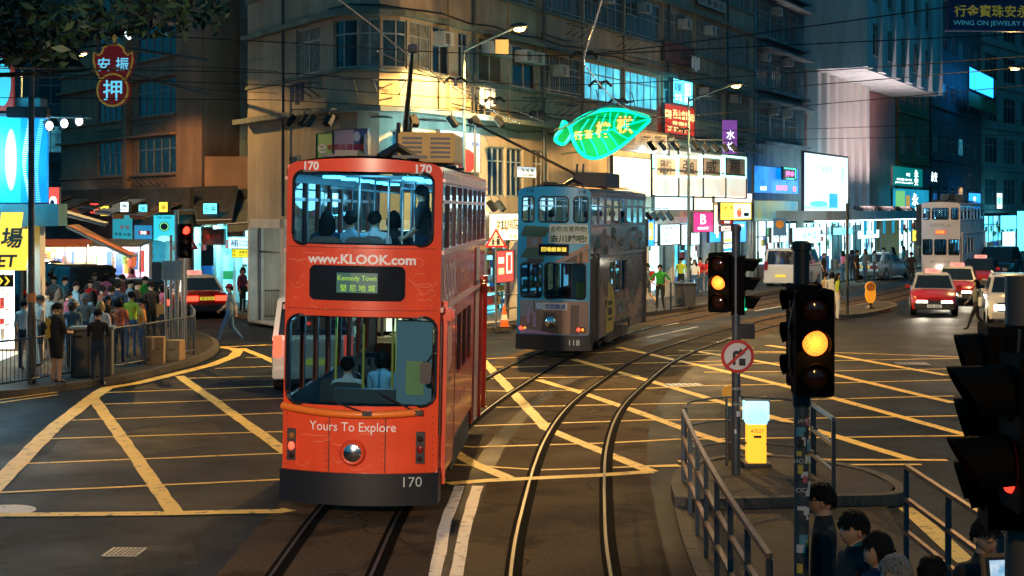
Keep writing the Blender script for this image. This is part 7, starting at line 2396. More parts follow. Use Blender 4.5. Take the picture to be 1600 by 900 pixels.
SID = .14
def at_head(px, py, h, z=SID):
    """Ground spot of someone H tall whose head top shows at photo point (px, py), standing at height Z."""
    Y = (CH - z - h) * F / (py - HZ)
    return (px - 800) / F * Y, Y, z
B = math.pi
crowd = [   # label, px, head-top py, height, facing, pose, top, low, hair, colour, sleeve, shorts
    ('heavy man in a black T-shirt with a yellow print and long shorts by the railing', 88, 474, 1.74, B * .78, 'heavy', 'black', 'black', 'short', None, 0, 1),
    ('man in a white shirt half behind the lamp post looking at his hands', 64, 461, 1.72, -B * .4, 'phone', 'white', 'grey', 'short', h_brown, 0, 1),
    ('person in white nearest the bright shop left of the lamp post', 38, 468, 1.66, B * .9, 'stand', 'white', 'navy', 'short', None, 0, 0),
    ('woman in a coral flowered shirt seen from behind at the railing', 186, 466, 1.6, B, 'stand', 'floral', 'navy', 'bob', None, 0, 0),
    ('tall man in a navy T-shirt standing behind the flowered shirt', 184, 440, 1.8, B * 1.05, 'stand', 'navy', 'black', 'short', None, 0, 0),
    ('woman in an orange top turned to the left by the cardboard boxes', 222, 466, 1.6, -B * .42, 'hip', 'orange', 'jeans', 'pony', None, 0, 0),
    ('fair haired person in white between the black jacket and the flowered shirt', 157, 471, 1.62, B, 'stand', 'white', 'jeans', 'bob', h_fair, 0, 0),
    ('man in dark blue left of the tall navy T-shirt man', 173, 447, 1.72, B * .9, 'look', 'navy', 'black', 'short', None, 0, 0),
    ('man in black with a bag by the cardboard boxes near the signal posts', 236, 441, 1.72, -B * .8, 'phone', 'black', 'black', 'short', None, 0, 0),
    ('woman in pink close to the grey signal posts', 254, 445, 1.62, -B * .3, 'turn', 'pink', 'black', 'bob', None, 0, 0),
    ('person in a bright red shirt in the middle of the crowd', 141, 438, 1.64, B * .2, 'stand', 'red', 'black', 'short', None, 1, 0),
    ('broad man in rust brown seen from behind beside the bright red shirt', 160, 446, 1.7, B * .9, 'look', 'rust', 'black', 'short', None, 1, 0),
    ('man in a pale shirt bending to the left in the crowd', 118, 441, 1.7, B * .7, 'turn', 'sky', 'jeans', 'short', None, 0, 0),
    ('man with a white and green top at the back of the crowd', 101, 433, 1.74, B * .55, 'turn', 'teal', 'black', 'short', None, 0, 0),
    ('man in dark clothes with arms folded near the lamp post', 71, 440, 1.74, B * .1, 'phone', 'black', 'black', 'short', None, 0, 0),
    ('person with big grey curly hair beside the black jacket man', 133, 460, 1.62, B * .95, 'stand', 'grey', 'navy', 'afro', h_grey, 0, 0),
    ('woman with curly brown hair and dark top at the left of the railing cabinet', 113, 470, 1.6, B, 'stand', 'steel', 'black', 'afro', h_brown, 0, 0),
    ('woman in a brown patterned top with her back to the road', 92, 452, 1.62, B * .85, 'stand', 'brown', 'black', 'long', h_brown, 0, 0),
    ('man in dark blue at the back by the van window', 84, 431, 1.72, B * .1, 'look', 'steel', 'black', 'short', None, 1, 0),
    ('person in pale blue behind the tall navy T-shirt man', 203, 438, 1.66, B * .7, 'turn', 'sky', 'jeans', 'short', None, 0, 0),
    ('person in black right of the pink top against the dark blue car', 214, 440, 1.7, B * .4, 'stand', 'black', 'black', 'short', None, 0, 0),
    ('person in a white cap and top near the shop column', 60, 440, 1.62, B * .6, 'look', 'white', 'black', 'bob', None, 0, 0),
    ('child sized figure in blue between the red shirt and the pale shirt', 128, 452, 1.42, B, 'stand', 'jeans', 'jeans', 'short', None, 0, 0),
]
more = 'teal black white navy pink grey sky rust green steel lime maroon'.split()
for i, (px, py, c_, hr) in enumerate(((78, 425, 'teal', 'short'), (95, 423, 'black', 'bob'), (110, 425, 'white', 'short'), (124, 424, 'navy', 'long'), (148, 427, 'grey', 'short'), (166, 428, 'pink', 'bob'), (192, 429, 'rust', 'short'), (226, 432, 'green', 'short'), (243, 430, 'steel', 'long'), (75, 456, 'grey', 'bob'), (106, 456, 'maroon', 'short'), (146, 455, 'sky', 'long'), (168, 462, 'black', 'long'), (205, 456, 'lime', 'short'))):
    crowd.append(('%s topped %s in the crowd, %s' % ({'sky': 'pale blue', 'rust': 'rust brown', 'steel': 'slate'}.get(c_, c_), {'short': 'person with short hair', 'bob': 'person with bobbed hair', 'long': 'person with long hair'}[hr], ('near the lamp post', 'behind the heavy man', 'beside the black van', 'before the van window', 'left of the tall navy man', 'close to the rust brown man', 'behind the flowered shirt', 'right of the orange top', 'by the signal posts', 'beside the white shirts', 'behind the curly brown hair', 'next to the red shirt', 'behind the fair hair', 'left of the orange top')[i]), px, py, 1.58 + .02 * (i % 8), (i * 2.4) % 6.28 - 3.1, ('stand', 'turn', 'phone', 'look', 'hip')[i % 5], c_, ('black', 'jeans', 'khaki')[i % 3], hr, None, i % 2, i % 4 == 3))
PE = {}
for i, (lab, px, py, h, f, pose, top, low, hr, hc, sl, sh) in enumerate(crowd):
    x, y, z = at_head(px, py, h)
    PE[i] = person(lab, x, y, z, f, pose, h, top, low, hr, hc, bool(sl), bool(sh), wide=1.0 if i else 1.06)
o, H, rot = PE[0]
m = MB(); m.prism([(-.06, -.2), (.1, -.24), (.12, -.05), (.03, .0), (.12, .1), (.08, .22), (-.08, .18), (-.02, .02)], lambda u, v: (u + .02, .155, 1.2 + v), lambda u, v: (u + .02, .165, 1.2 + v)); m.ob('shirt_print', mat('print_ochre', (.6, .36, .05), .8), o)
bag(PE[8][0], CL['khaki'], (.3, .14, .3), .95, -.3, -.1)
bag(PE[1][0], CL['black'], (.25, .12, .3), .95, .3, .05)
# the man outside the railing and the man crossing the side street
c = G(153, 603); person('man in a black jacket standing in the road outside the railing', c.x, c.y, 0, B * 1.02, 'phone', 1.7, 'black', 'navy', 'short', None, True, False, m_shoew)
o, H, rot = PE['j'] = person('man in a red cap and grey T-shirt walking across the side street', G(359, 537).x, G(359, 537).y, 0, -B * .42, 'walk', 1.72, 'steel', 'jeans', 'short')
m = MB(); m.lathe([(.095, 0), (.094, .05), (.07, .10), (.02, .12)], 14, (0, 0, .04)); m.box(-.06, .06, -.19, -.08, .045, .06); q = m.ob('cap', CL['red'], o); q.location = H
x, y = G(379, 489, .14).xy; o, H, rot = person('woman in a maroon top with a big dark bag near the shoe repair shop', x, y, .14, B * .35, 'turn', 1.66, 'maroon', 'black', 'bob', None, True)
bag(o, CL['black'], (.4, .2, .45), 1.0, .2, .12)
x, y = G(397, 493, .14).xy; person('person in bright pink beside the maroon top woman', x, y, .14, -B * .6, 'phone', 1.52, 'pink', 'black', 'short', None, True)
x, y = G(409, 486, .14).xy; person('man in black at the rack of the shoe repair shop', x, y, .14, B, 'stand', 1.62, 'black', 'black', 'short', None, True)
for i, (px, Y, top, lab) in enumerate(((76, 57.5, 'white', 'white shirted shopper at the far market stalls, first from the left'), (92, 58, 'sky', 'pale blue shopper at the far market stalls, second from the left'), (126, 59, 'sky', 'light clad shopper under the pale awning at the market'), (140, 58.5, 'white', 'white clad shopper bending at the market under the orange awning'), (152, 58, 'navy', 'dark shopper right under the middle of the orange awning'), (178, 59, 'jeans', 'shopper in blue under the lower tip of the orange awning'), (205, 60, 'maroon', 'shopper in maroon by the grey roller shutter'))):
    person(lab, (px - 800) / F * Y, Y, .0, (B, -1.2, 2.2, .6, 1.3, B, -.8)[i], ('stand', 'turn', 'phone', 'heavy', 'stand', 'look', 'hip')[i], 1.66, top, 'black', ('short', 'long', 'short', 'bob', 'short', 'short', 'long')[i])
# pavement of the corner block
x, y = G(788, 487, .14).xy; o, H, rot = person('man in a white shirt and shorts with arms crossed by the warm shop', x, y, .14, -.2, 'phone', 1.68, 'white', 'khaki', 'short', None, False, True)
bag(o, CL['navy'], (.24, .12, .3), 1.0, -.28, 0)
x, y = G(1012, 478, .14).xy; o, H, rot = person('person in shorts with a red backpack just right of the blue tram', x, y, .14, -B * .6, 'walk', 1.66, 'steel', 'steel', 'short', None, False, True)
bag(o, CL['red'], (.28, .16, .4), 1.22, 0, .2, False)
x, y = G(1031, 486, .14).xy; person('man in a green T-shirt and black trousers with hands on hips', x, y, .14, -.15, 'hip', 1.72, 'green', 'black', 'short', None, False)
for px, py, top, low, lab, pose, hr, h in ((1064, 462, 'lime', 'black', 'person in a yellow green top by the bin', 'look', 'short', 1.66), (1078, 461, 'black', 'black', 'person in black between the yellow green top and the white top', 'stand', 'short', 1.66), (1085, 463, 'white', 'jeans', 'woman in white and blue jeans left of the red shirts', 'turn', 'long', 1.6), (1094, 462, 'red', 'jeans', 'left of two people in red shirts by the far railing', 'stand', 'short', 1.68), (1106, 462, 'red', 'jeans', 'right of two people in red shirts by the far railing', 'phone', 'long', 1.64), (1155, 452, 'lime', 'black', 'person in lime green behind the middle traffic signal', 'stand', 'short', 1.64)):
    x, y = G(px, py, .14).xy; person(lab, x, y, .14, rnd.uniform(-1, 1), pose, h, top, low, hr)
# people by the bollard island and along the bright shops
for px, py, top, low, lab, pose, hr, h, f in ((1309, 500, 'lime', 'white', 'woman with long dark hair and a green bag beside the bollard island', 'turn', 'long', 1.66, B * .5), (1300, 497, 'white', 'khaki', 'woman in pale clothes just left of the green bag', 'stand', 'bob', 1.66, B * .8), (1290, 494, 'khaki', 'white', 'person in beige half hidden by the near traffic signal', 'look', 'short', 1.6, B * .6)):
    x, y = G(px, py).xy; person(lab, x, y, 0, f, pose, h, top, low, hr)
for i, (px, py, top, lab) in enumerate(((1287, 446, 'black', 'man in black on the far pavement left of the bollard'), (1317, 441, 'pink', 'person in pink on the far pavement'), (1332, 440, 'navy', 'person in navy on the far pavement'), (1339, 442, 'black', 'person in black left of the pale silver car'), (1352, 441, 'steel', 'person in grey left of the pale silver car'), (1366, 439, 'sky', 'person in light blue nearest the pale silver car'), (1380, 432, 'white', 'person in white behind the pale silver car'), (1395, 432, 'grey', 'person in grey behind the pale silver car'), (1412, 431, 'teal', 'person in teal at the far canopy end'), (1270, 442, 'jeans', 'person in blue right of the near signal pole'), (1258, 444, 'white', 'person in white right of the white van'))):
    x, y = G(px, py, .14).xy; person(lab, x, y, .14, rnd.uniform(-3, 3), ('stand', 'turn', 'phone', 'look')[i % 4], 1.6 + .03 * (i % 5), top, ('black', 'jeans', 'navy')[i % 3], ('short', 'long', 'bob')[i % 3])
x, y = G(1424, 446).xy; person('man in black standing in the road before the white tram', x, y, 0, B, 'stand', 1.72, 'black', 'black', 'short', None, True)
x, y = G(1526, 517).xy; o, H, rot = person('woman with a pale shoulder bag striding across in front of the white car', x, y, 0, -B * .47, 'walk', 1.64, 'grey', 'black', 'long', None, True)
bag(o, CL['white'], (.34, .14, .3), 1.0, .3, .05)
# waiting people at the lower right
near = [(1287, 757, 1.76, -B * .56, 'stand', 'black', 'short', h_black, 'tall man in black with glasses looking left beside the stickered pole', True), (1337, 800, 1.74, -B * .42, 'stand', 'black', 'short', h_black, 'young man in a dark jacket right of the tall man with glasses', False), (1374, 834, 1.66, -B * .42, 'stand', 'navy', 'bob', h_black, 'person with a dark bob right of the young man in the dark jacket', False),
        (1403, 869, 1.62, -B * .55, 'stand', 'grey', 'short', h_grey, 'grey haired head at the bottom edge of the frame', False), (1456, 872, 1.62, B * .8, 'stand', 'black', 'short', h_black, 'black haired head at the bottom edge right of the grey hair', False), (1537, 812, 1.72, .35, 'stand', 'black', 'short', h_black, 'man in glasses facing the camera at the lower right', True)]
for px, py, h, f, pose, top, hr, hc, lab, gl_ in near:
    x, y, z = at_head(px, py, h, .03)
    o, H, rot = person(lab, x, y, z, f, pose, h, top, 'navy', hr, hc, True)
    if gl_:
        glasses(o, H, rot)
def near_case():
    x, y, z = at_head(1574, 862, 1.45, .03)
    r = thing('held_tablet', 'tablet with a pale blue screen in a brown cover at the bottom right corner', 'tablet', P(1566, 888, 10.3), .15)
    m = MB(); m.box(-.15, .15, -.02, .02, -.1, .1, rot=Matrix.Rotation(R(-12), 3, 'X')); m.ob('cover', mat('tablet_cover', (.20, .12, .05), .6), r, bev=.008)
    m = MB(); m.box(-.125, .125, -.026, -.021, -.085, .075, rot=Matrix.Rotation(R(-12), 3, 'X'), piv=(0, 0, 0)); m.ob('bezel', m_black, r)
    m = MB(); m.box(-.10, .10, -.031, -.027, -.085, .055, rot=Matrix.Rotation(R(-12), 3, 'X'), piv=(0, 0, 0)); m.ob('screen', glow('tablet_screen', (.08, .3, .5), .8, c2=(.5, .6, .7), vs=14), r)
near_case()
# riders in the trams
def rider(tram, x, y, deck, pose, rz, top, hr, lab, h=1.68, hc=None):
    z = {'u': 2.62, 'l': .68}[deck]
    p = tram.matrix_basis @ Vector((x, y, z))
    return person(lab, p.x, p.y, p.z, tram.rotation_euler.z + rz, pose, h, top, 'navy', hr, hc)
rider(tram_near, .63, 1.5, 'u', 'turn', -B * .55, 'black', 'pony', 'woman with a ponytail standing on the upper deck of the orange tram', 1.62)
for x, y, hr, top, lab in ((-.62, .98, 'long', 'navy', 'long haired rider in the left back seat of the orange tram upper deck'), (-.30, 1.0, 'short', 'sky', 'rider in pale blue in the back seat of the orange tram upper deck'), (-.1, 1.85, 'short', 'white', 'rider in white with short hair on the orange tram upper deck'), (.06, 2.7, 'bob', 'black', 'rider with a dark bob further in on the orange tram upper deck'), (.5, 3.6, 'short', 'grey', 'rider in grey deep inside the orange tram upper deck')):
    rider(tram_near, x, y + .2, 'u', 'sit', B, top, hr, lab)
rider(tram_near, -.28, 1.05, 'l', 'sit', B, 'white', 'short', 'driver in white seen from behind on the lower deck of the orange tram', 1.7)
rider(tram_near, .02, 2.2, 'l', 'sit', B * .9, 'sky', 'bob', 'rider in pale blue beside the yellow pole on the orange tram lower deck')
rider(tram_near, .72, 4.3, 'u', 'sit', B, 'black', 'short', 'rider in black at a side window of the orange tram upper deck')
for x, y, top, lab in ((-.3, 1.2, 'grey', 'rider in grey at the left of the blue tram upper deck'), (.25, 1.0, 'black', 'rider in black at the middle of the blue tram upper deck'), (.72, 1.0, 'navy', 'rider in navy at the right end window of the blue tram'), (.72, 2.6, 'white', 'rider in white at a side window of the blue tram'), (.72, 4.4, 'red', 'rider in red at a side window of the blue tram'), (.72, 5.8, 'teal', 'rider in teal at a far side window of the blue tram')):
    rider(tram_mid, x, y, 'u', 'sit', B, top, 'short', lab)
# ---------------------------------------------------------------- street furniture
def signal_head(parent, loc, rz, lit=None, name='signal_head', long_visor=False, k=1.0, n=3, L=.17):
    """Three aspect head, lamps face local -y; LIT: 0 red, 1 amber, 2 green."""
    h = bpy.data.objects.new(name, None); COL.objects.link(h); h.parent = parent; h.location = loc; h.rotation_euler = (0, 0, rz); h.scale = (k, k, k)
    m = MB()
    hh = .02 + .14 * n
    m.prism(rrect(-.155, .155, -hh, hh, .03, 3), lambda u, v: (u, 0, v), lambda u, v: (u, .2, v))
    m.box(-.05, .05, .2, .26, -.25, .25)
    m.ob('housing', mat('signal_black', (.0025, .0025, .003), .7, spec=.05), h, bev=.006)
    cols = ((1, .04, .02), (1, .42, .03), (.02, .9, .35)) if n == 3 else ((.02, .9, .35), (1, .04, .02))
    for i in range(n):
        zz = .14 * (n - 1) - i * .28
        m = MB(); m.lathe([(.0, -.035), (.06, -.03), (.1, -.012), (.105, .0)], 22, (0, 0, zz), 'y')
        m.ob('lens', (m_amber if i == 1 and n == 3 else glow('lens_lit_%d_%d' % (n, i), cols[i], 3.0 if n == 3 else 1.6)) if lit == i else m_lensoff, h, smooth=60)
        m = MB()
        L = .24 if long_visor else L
        pr = []
        nn = 16
        for j in range(nn + 1):
            a = R(-28 + 236 * j / nn)
            ln = L * (.35 + .65 * max(0, math.sin(a) * .5 + .5))
            pr.append((a, ln))
        a_, b_, c_, d_ = [], [], [], []
        for a, ln in pr:
            c, s = math.cos(a), math.sin(a)
            a_.append((c * .118, -.002, zz + s * .118)); b_.append((c * .122, -ln, zz + s * .122 - .012)); c_.append((c * .124, -.002, zz + s * .124)); d_.append((c * .128, -ln, zz + s * .128 - .012))
        q = nn + 1
        m.add(a_ + b_ + c_ + d_, [f for j in range(nn) for f in ((j, j + 1, q + j + 1, q + j), (2 * q + j, 3 * q + j, 3 * q + j + 1, 2 * q + j + 1), (q + j, q + j + 1, 3 * q + j + 1, 3 * q + j))])
        m.ob('visor', mat('signal_black', (.0025, .0025, .003), .7, spec=.05), h, smooth=40)
        if lit == i and n == 3:
            lamp(h, (0, -.10, zz), cols[i], 2.2 if i == 1 else 1.6, .05, 'lens_light')
    return h

def sticker_pole(parent, x, y, z0, z1, r, n, zlo, zhi):
    m = MB(); m.tube([(x, y, z0), (x, y, z1)], r, 18)
    p = m.ob('pole', mat('pole_dark_grey', (.07, .085, .10), .45, .3, var=.4, vs=9), parent, smooth=50)
    cs = [mat('sticker_%s' % a, b, .5) for a, b in (('white', (.6, .6, .6)), ('yellow', (.6, .45, .08)), ('pink', (.5, .12, .16)), ('black', (.02, .02, .02)), ('cyan', (.1, .3, .4)))]
    m = MB()
    for i in range(n):
        zc, a0, da, hh = rnd.uniform(zlo, zhi), R(rnd.uniform(215, 325)), R(rnd.uniform(25, 70)), rnd.uniform(.03, .08)
        for j in range(4):
            a, b = a0 + da * j / 4, a0 + da * (j + 1) / 4
            q = r + .0015 + i * .0002
            m.quad((x + q * math.cos(a), y + q * math.sin(a), zc), (x + q * math.cos(b), y + q * math.sin(b), zc), (x + q * math.cos(b), y + q * math.sin(b), zc + hh), (x + q * math.cos(a), y + q * math.sin(a), zc + hh), (0, 0, 0, 1, 2, 3, 3, 4)[i % 8])
    if n:
        m.ob('stickers', cs, p)
        m = MB()
        for t, zc in (('JAMS', zhi + .02), ('HOZE', zhi - .28), ('CICE', zhi - .5)):
            m.text(t, x - .0, zc, h=.035, y=y - r - .004)
        m.ob('sticker_lettering', cs[0], p)
    return p

# near signal with the lit amber lens
t = thing('traffic_signal', 'near traffic signal with a big glowing amber lens on a stickered pole', 'traffic light', (2.22, 11.4, .03))
sticker_pole(t, -.02, .28, 0, 3.62, .057, 46, .25, 2.25)
m = MB(); m.lathe([(.062, 3.30), (.062, 3.56), (.078, 3.565), (.078, 3.62), (.05, 3.635)], 18, (-.02, .28, 0)); m.lathe([(.07, 2.38), (.07, 2.48)], 16, (-.02, .28, 0)); m.ob('pole_cap', m_black, t, smooth=40)
signal_head(t, (.03, 0, 2.88), R(1), 1, k=.9, L=.1)
signal_head(t, (-.085, .26, 2.92), R(-78), None, k=.88, L=.1)
m = MB(); m.tube([(-.12, .02, 3.2), (-.17, -.02, 3.0), (-.165, -.02, 2.7), (-.12, .02, 2.55)], .008, 5); m.ob('cable', m_black, t)
# middle signal
c = G(1150, 741, .15)
t = thing('traffic_signal', 'twin headed traffic signal behind the round sign with an amber light facing left', 'traffic light', c)
sticker_pole(t, 0, 0, 0, 3.52, .062, 10, .5, 1.5)
m = MB(); m.lathe([(.075, 3.45), (.075, 3.53), (.05, 3.55)], 16); m.ob('pole_cap', m_dgrey, t)
signal_head(t, (-.25, -.02, 2.72), R(-22), 1, k=.95)
signal_head(t, (.14, .06, 2.68), R(78), 2, long_visor=True, k=.95)
m = MB(); m.box(.02, .26, -.05, .09, 1.92, 2.14); m.ob('control_box', m_black, t, bev=.01)
s = thing('road_sign', 'round red ringed sign with a barred black turn arrow on the middle signal pole', 'road sign', (c.x + .01, c.y - .09, c.z + 1.68))
m = MB(); m.lathe([(.235, 0), (.235, .012)], 32, (0, 0, 0), 'y'); m.ob('plate', mat('sign_ring_red', (.48, .02, .02), .4), s)
m = MB(); m.disc((0, -.004, 0), .19, 'y', 32, 0)
m.ob('white_face', mat('sign_face_white', (.62, .60, .58), .4), s)
m = MB(); m.add([(-.07, -.008, -.12), (-.03, -.008, -.12), (-.03, -.008, .03), (.03, -.008, .03), (.03, -.008, -.01), (.11, -.008, .055), (.03, -.008, .12), (.03, -.008, .08), (-.045, -.008, .08), (-.07, -.008, .05)], [tuple(range(10))]); m.box(.02, .11, -.01, -.006, -.13, -.03); m.ob('arrow', m_black, s)
m = MB(); m.box(-.2, .2, -.014, -.009, -.02, .02, rot=Matrix.Rotation(R(-42), 3, 'Y')); m.ob('red_bar', mat('sign_ring_red', (.48, .02, .02), .4), s)
# dark signal heads seen from the side at the right edge
t = thing('traffic_signal', 'unlit black signal heads seen from the side filling the right edge', 'traffic light', (2.06, 6.1, .03))
m = MB(); m.tube([(.02, .2, 0), (.02, .2, 3.6)], .057, 14); m.ob('pole', m_dgrey, t, smooth=50)
signal_head(t, (-.15, -.2, 3.02), R(-93), 1, long_visor=True, n=2, k=.97)
signal_head(t, (-.13, .2, 2.99), R(-99), None, L=.12, k=.93)
m = MB(); m.tube([(-.06, -.05, 3.4), (-.08, -.06, 3.2), (-.02, -.06, 3.05)], .008, 5); m.ob('cable', m_black, t)
# far and left signals
def plain_signal(px, py, lab, heads, hgt=3.3, zz=2.75):
    q = G(px, py, .14)
    t = thing('traffic_signal', lab, 'traffic light', q)
    m = MB(); m.tube([(0, 0, 0), (0, 0, hgt)], .057, 12); m.ob('pole', mat('pole_cyan_grey', (.22, .27, .29), .4, .4, var=.2), t, smooth=50)
    for x, rz, lit in heads:
        signal_head(t, (x, -.08, zz), rz, lit)
    return t
t = plain_signal(276, 553, 'traffic signal with a red light beside the triangle sign on the left pavement', ((.26, R(32), 0),), 3.75, 2.95)
for i, (px, py, h_) in enumerate(((259, 556, 2.25), (267, 552, 3.1), (285, 549, 2.4))):
    q = G(px, py, .14)
    t = thing('sign_post', ('short grey post carrying a square plate left of the red signal', 'tall thin grey post left of the red signal', 'thin grey post just right of the red signal')[i], 'post', q)
    m = MB(); m.tube([(0, 0, 0), (0, 0, h_)], .04, 10); m.ob('pole', m_steel, t, smooth=50)
    if i == 0:
        m = MB(); m.box(-.08, .42, -.06, -.03, 1.95, 2.45); m.ob('plate', m_greyp, t, bev=.008)
        m = MB(); m.box(-.35, -.1, -.05, .05, 1.95, 2.42); m.ob('signal_back', m_dgrey, t, bev=.02)
def tri_sign(x, y, z, lab, s=.36, post=True, rz=0):
    t = thing('road_sign', lab, 'road sign', (x, y, 0), rz)
    if post:
        m = MB(); m.tube([(0, .03, .14), (0, .03, z + .2)], .035, 10); m.ob('pole', m_steel, t)
    def tri(k, y_):
        return [(0, y_, z + k), (-k * .87, y_, z - k * .5), (k * .87, y_, z - k * .5)]
    m = MB(); m.prism([(0, s), (-s * .87, -s * .5), (s * .87, -s * .5)], lambda u, v: (u, -.02, z + v), lambda u, v: (u, 0, z + v)); m.ob('red_plate', mat('sign_ring_red', (.48, .02, .02), .4), t)
    m = MB(); m.add(tri(s * .7, -.024), [(0, 1, 2)]); m.ob('white_face', mat('sign_face_white', (.62, .60, .58), .4), t)
    m = MB()
    for dx, k in ((.07, 1), (-.09, .65)):
        m.disc((dx, -.028, z + .12 * k), .035 * k, 'y', 10); m.add([(dx - .05 * k, -.028, z - .12), (dx + .05 * k, -.028, z - .12), (dx + .05 * k, -.028, z + .07 * k), (dx - .05 * k, -.028, z + .07 * k)], [(0, 1, 2, 3)])
    m.box(-.09, .07, -.03, -.026, z - .02, z); m.ob('figures', m_black, t)
    return t
q = G(288, 548, .14); tri_sign(q.x + .05, q.y - .1, 3.05, 'red edged triangle sign with a walking figure above the left red signal', .40, True)
q = G(775, 514, .14); tri_sign(q.x, q.y, 2.92, 'red edged triangle sign with adult and child figures between the trams', .42, True)
# railing panels
m_railing = mat('railing_dark', (.06, .075, .085), .45, .4, var=.3)
def railing(p, q, lab, z=.14, h=1.0, bars=.12, mats_=None, rails=(1.0, .12), group=None, posts=(1, 1), tip=0.0):
    p, q = Vector(p).to_2d(), Vector(q).to_2d()
    d = q - p; L = d.length
    mm = mats_ or m_railing
    t = thing('railing', lab, 'railing', (p.x, p.y, z), math.atan2(d.y, d.x), group)
    for k, x in zip(posts, (0, L)):
        if k:
            m = MB(); m.tube([(x, 0, -.02), (x, 0, h + .02)], .032, 8); m.ob('post', mm, t, smooth=50)
    for zr in rails:
        m = MB(); m.tube([(.0, 0, zr * h), (L, 0, zr * h)], .022, 8); m.ob('rail', mm, t, smooth=50)
    if bars:
        m = MB(); n = int(L / bars)
        for i in range(1, n):
            m.tube([(L * i / n, 0, rails[-1] * h), (L * i / n, 0, rails[0] * h)], .008, 5)
        m.ob('infill_bars', mm, t)
    return t
rp = [G(px, py, .14) for px, py in ((-75, 620), (-15, 611), (47, 601), (112, 590), (175, 580), (226, 571), (267, 562), (303, 554))]
labs = ('railing panel cut off by the left edge of the frame', 'railing panel before the bright shop left of the lamp post', 'railing panel in front of the heavy man in black', 'railing panel in front of the grey cabinet', 'railing panel before the flowered shirt woman', 'railing panel in front of the left cardboard box', 'railing panel in front of the right cardboard box')
for i, (a, b) in enumerate(zip(rp, rp[1:])):
    railing(a, b, labs[i], group='pavement railing on the left', posts=(1, 1 if i == 6 else 0))
for i in range(2):
    a, b = (rp[-1], G(304, 541, .14), G(298, 531, .14))[i:i + 2]
    railing(a, b, ('railing panel turning the corner right of the signal posts', 'last railing panel turning back into the side street')[i], group='pavement railing on the left', posts=(0, 1))
fp = [(-1.55, 47.1), (-1.2, 48.0), (-.75, 49.2), (.3, 50.9), (1.6, 52.6)]
railing((-1.65, 46.6), (-1.0, 48.6), 'railing below the triangle sign between the trams', rails=(1.0, .55, .12), bars=0)
railing((-.95, 48.75), (.6, 51.2), 'railing behind the traffic cone left of the blue tram', rails=(1.0, .55, .12), bars=0)
q0 = G(1048, 484, .14)
railing(q0, G(1078, 476, .14), 'railing beside the litter bin right of the green shirt man', rails=(1.0, .12), bars=.7)
railing(G(1078, 476, .14), G(1112, 467, .14), 'railing panel in front of the two red shirts', rails=(1.0, .12), bars=.7, posts=(0, 1))
x, y = G(398, 500, .14).xy
railing((x, y), (-7.6, 53.0), 'mesh railing at the shoe repair corner left of the white minivan', bars=.1)
for i in range(5):
    a, b = pO.pos(-7 + i * 6.2, -5.0), pO.pos(-1.2 + i * 6.2, -5.0)
    railing(a, b, ('first', 'second', 'third', 'fourth', 'fifth')[i] + ' railing panel from the left along the bright canopy pavement', bars=.35, group='railings along the canopy pavement')
# refuge railings with three square rails
m_cop = mat('railing_worn_brown', (.30, .20, .14), .4, .5, var=.35, vs=7)
def refuge_rail(pts, lab, hgt=1.1, mm=m_cop, every=1):
    t = thing('refuge_railing', lab, 'railing', (pts[0][0], pts[0][1], .03))
    o = Vector((pts[0][0], pts[0][1], 0))
    ps = [Vector((p[0], p[1], 0)) - o for p in pts]
    for p in ps:
        m = MB(); m.box(p.x - .025, p.x + .025, p.y - .025, p.y + .025, -.02, hgt - .03); m.ob('post', mat('railing_post_blue', (.05, .075, .10), .45, .3), t)
    for zr in (hgt, hgt * .68, hgt * .36):
        m = MB()
        for a, b in zip(ps, ps[1:]):
            d = (b - a).normalized(); n = Vector((-d.y, d.x, 0)) * .024
            z0, z1 = Vector((0, 0, zr - .025)), Vector((0, 0, zr + .02))
            m.hexa([a - n + z0, b - n + z0, b + n + z0, a + n + z0, a - n + z1, b - n + z1, b + n + z1, a + n + z1])
        m.ob('rail', mm, t)
    return t
refuge_rail([(2.36, 21.2), (2.27, 19.6), (2.21, 18.3), (2.16, 17.1), (2.12, 15.9), (2.09, 14.7), (2.07, 13.5), (2.06, 12.3)], 'long three railed barrier between the curving rails and the refuge')
refuge_rail([(4.26, 16.6), (4.26, 15.0), (4.26, 13.4), (4.26, 11.8), (4.26, 10.2)], 'three railed barrier at the lower right behind the man in glasses')
refuge_rail([(4.28, 21.9), (4.27, 20.4)], 'short blue end barrier right of the near signal pole', mm=mat('railing_blue', (.16, .22, .27), .4, .4))
t = thing('hoop_railing', 'thin curved hoop rail round the nose of the refuge', 'railing', (2.4, 21.3, .15))
for zr in (1.0, .66, .33):
    m = MB(); m.tube([p for p in smooth_path([Vector(q) for q in ((0, 0, zr), (.18, .75, zr), (.75, 1.25, zr), (1.3, 1.15, zr), (1.75, .8, zr), (1.9, .35, zr))], 5)], .016, 6); m.ob('rail', m_dgrey, t)
for x, y in ((.02, .05), (.75, 1.25), (1.88, .4)):
    m = MB(); m.tube([(x, y, 0), (x, y, 1.0)], .018, 6); m.ob('post', m_dgrey, t)
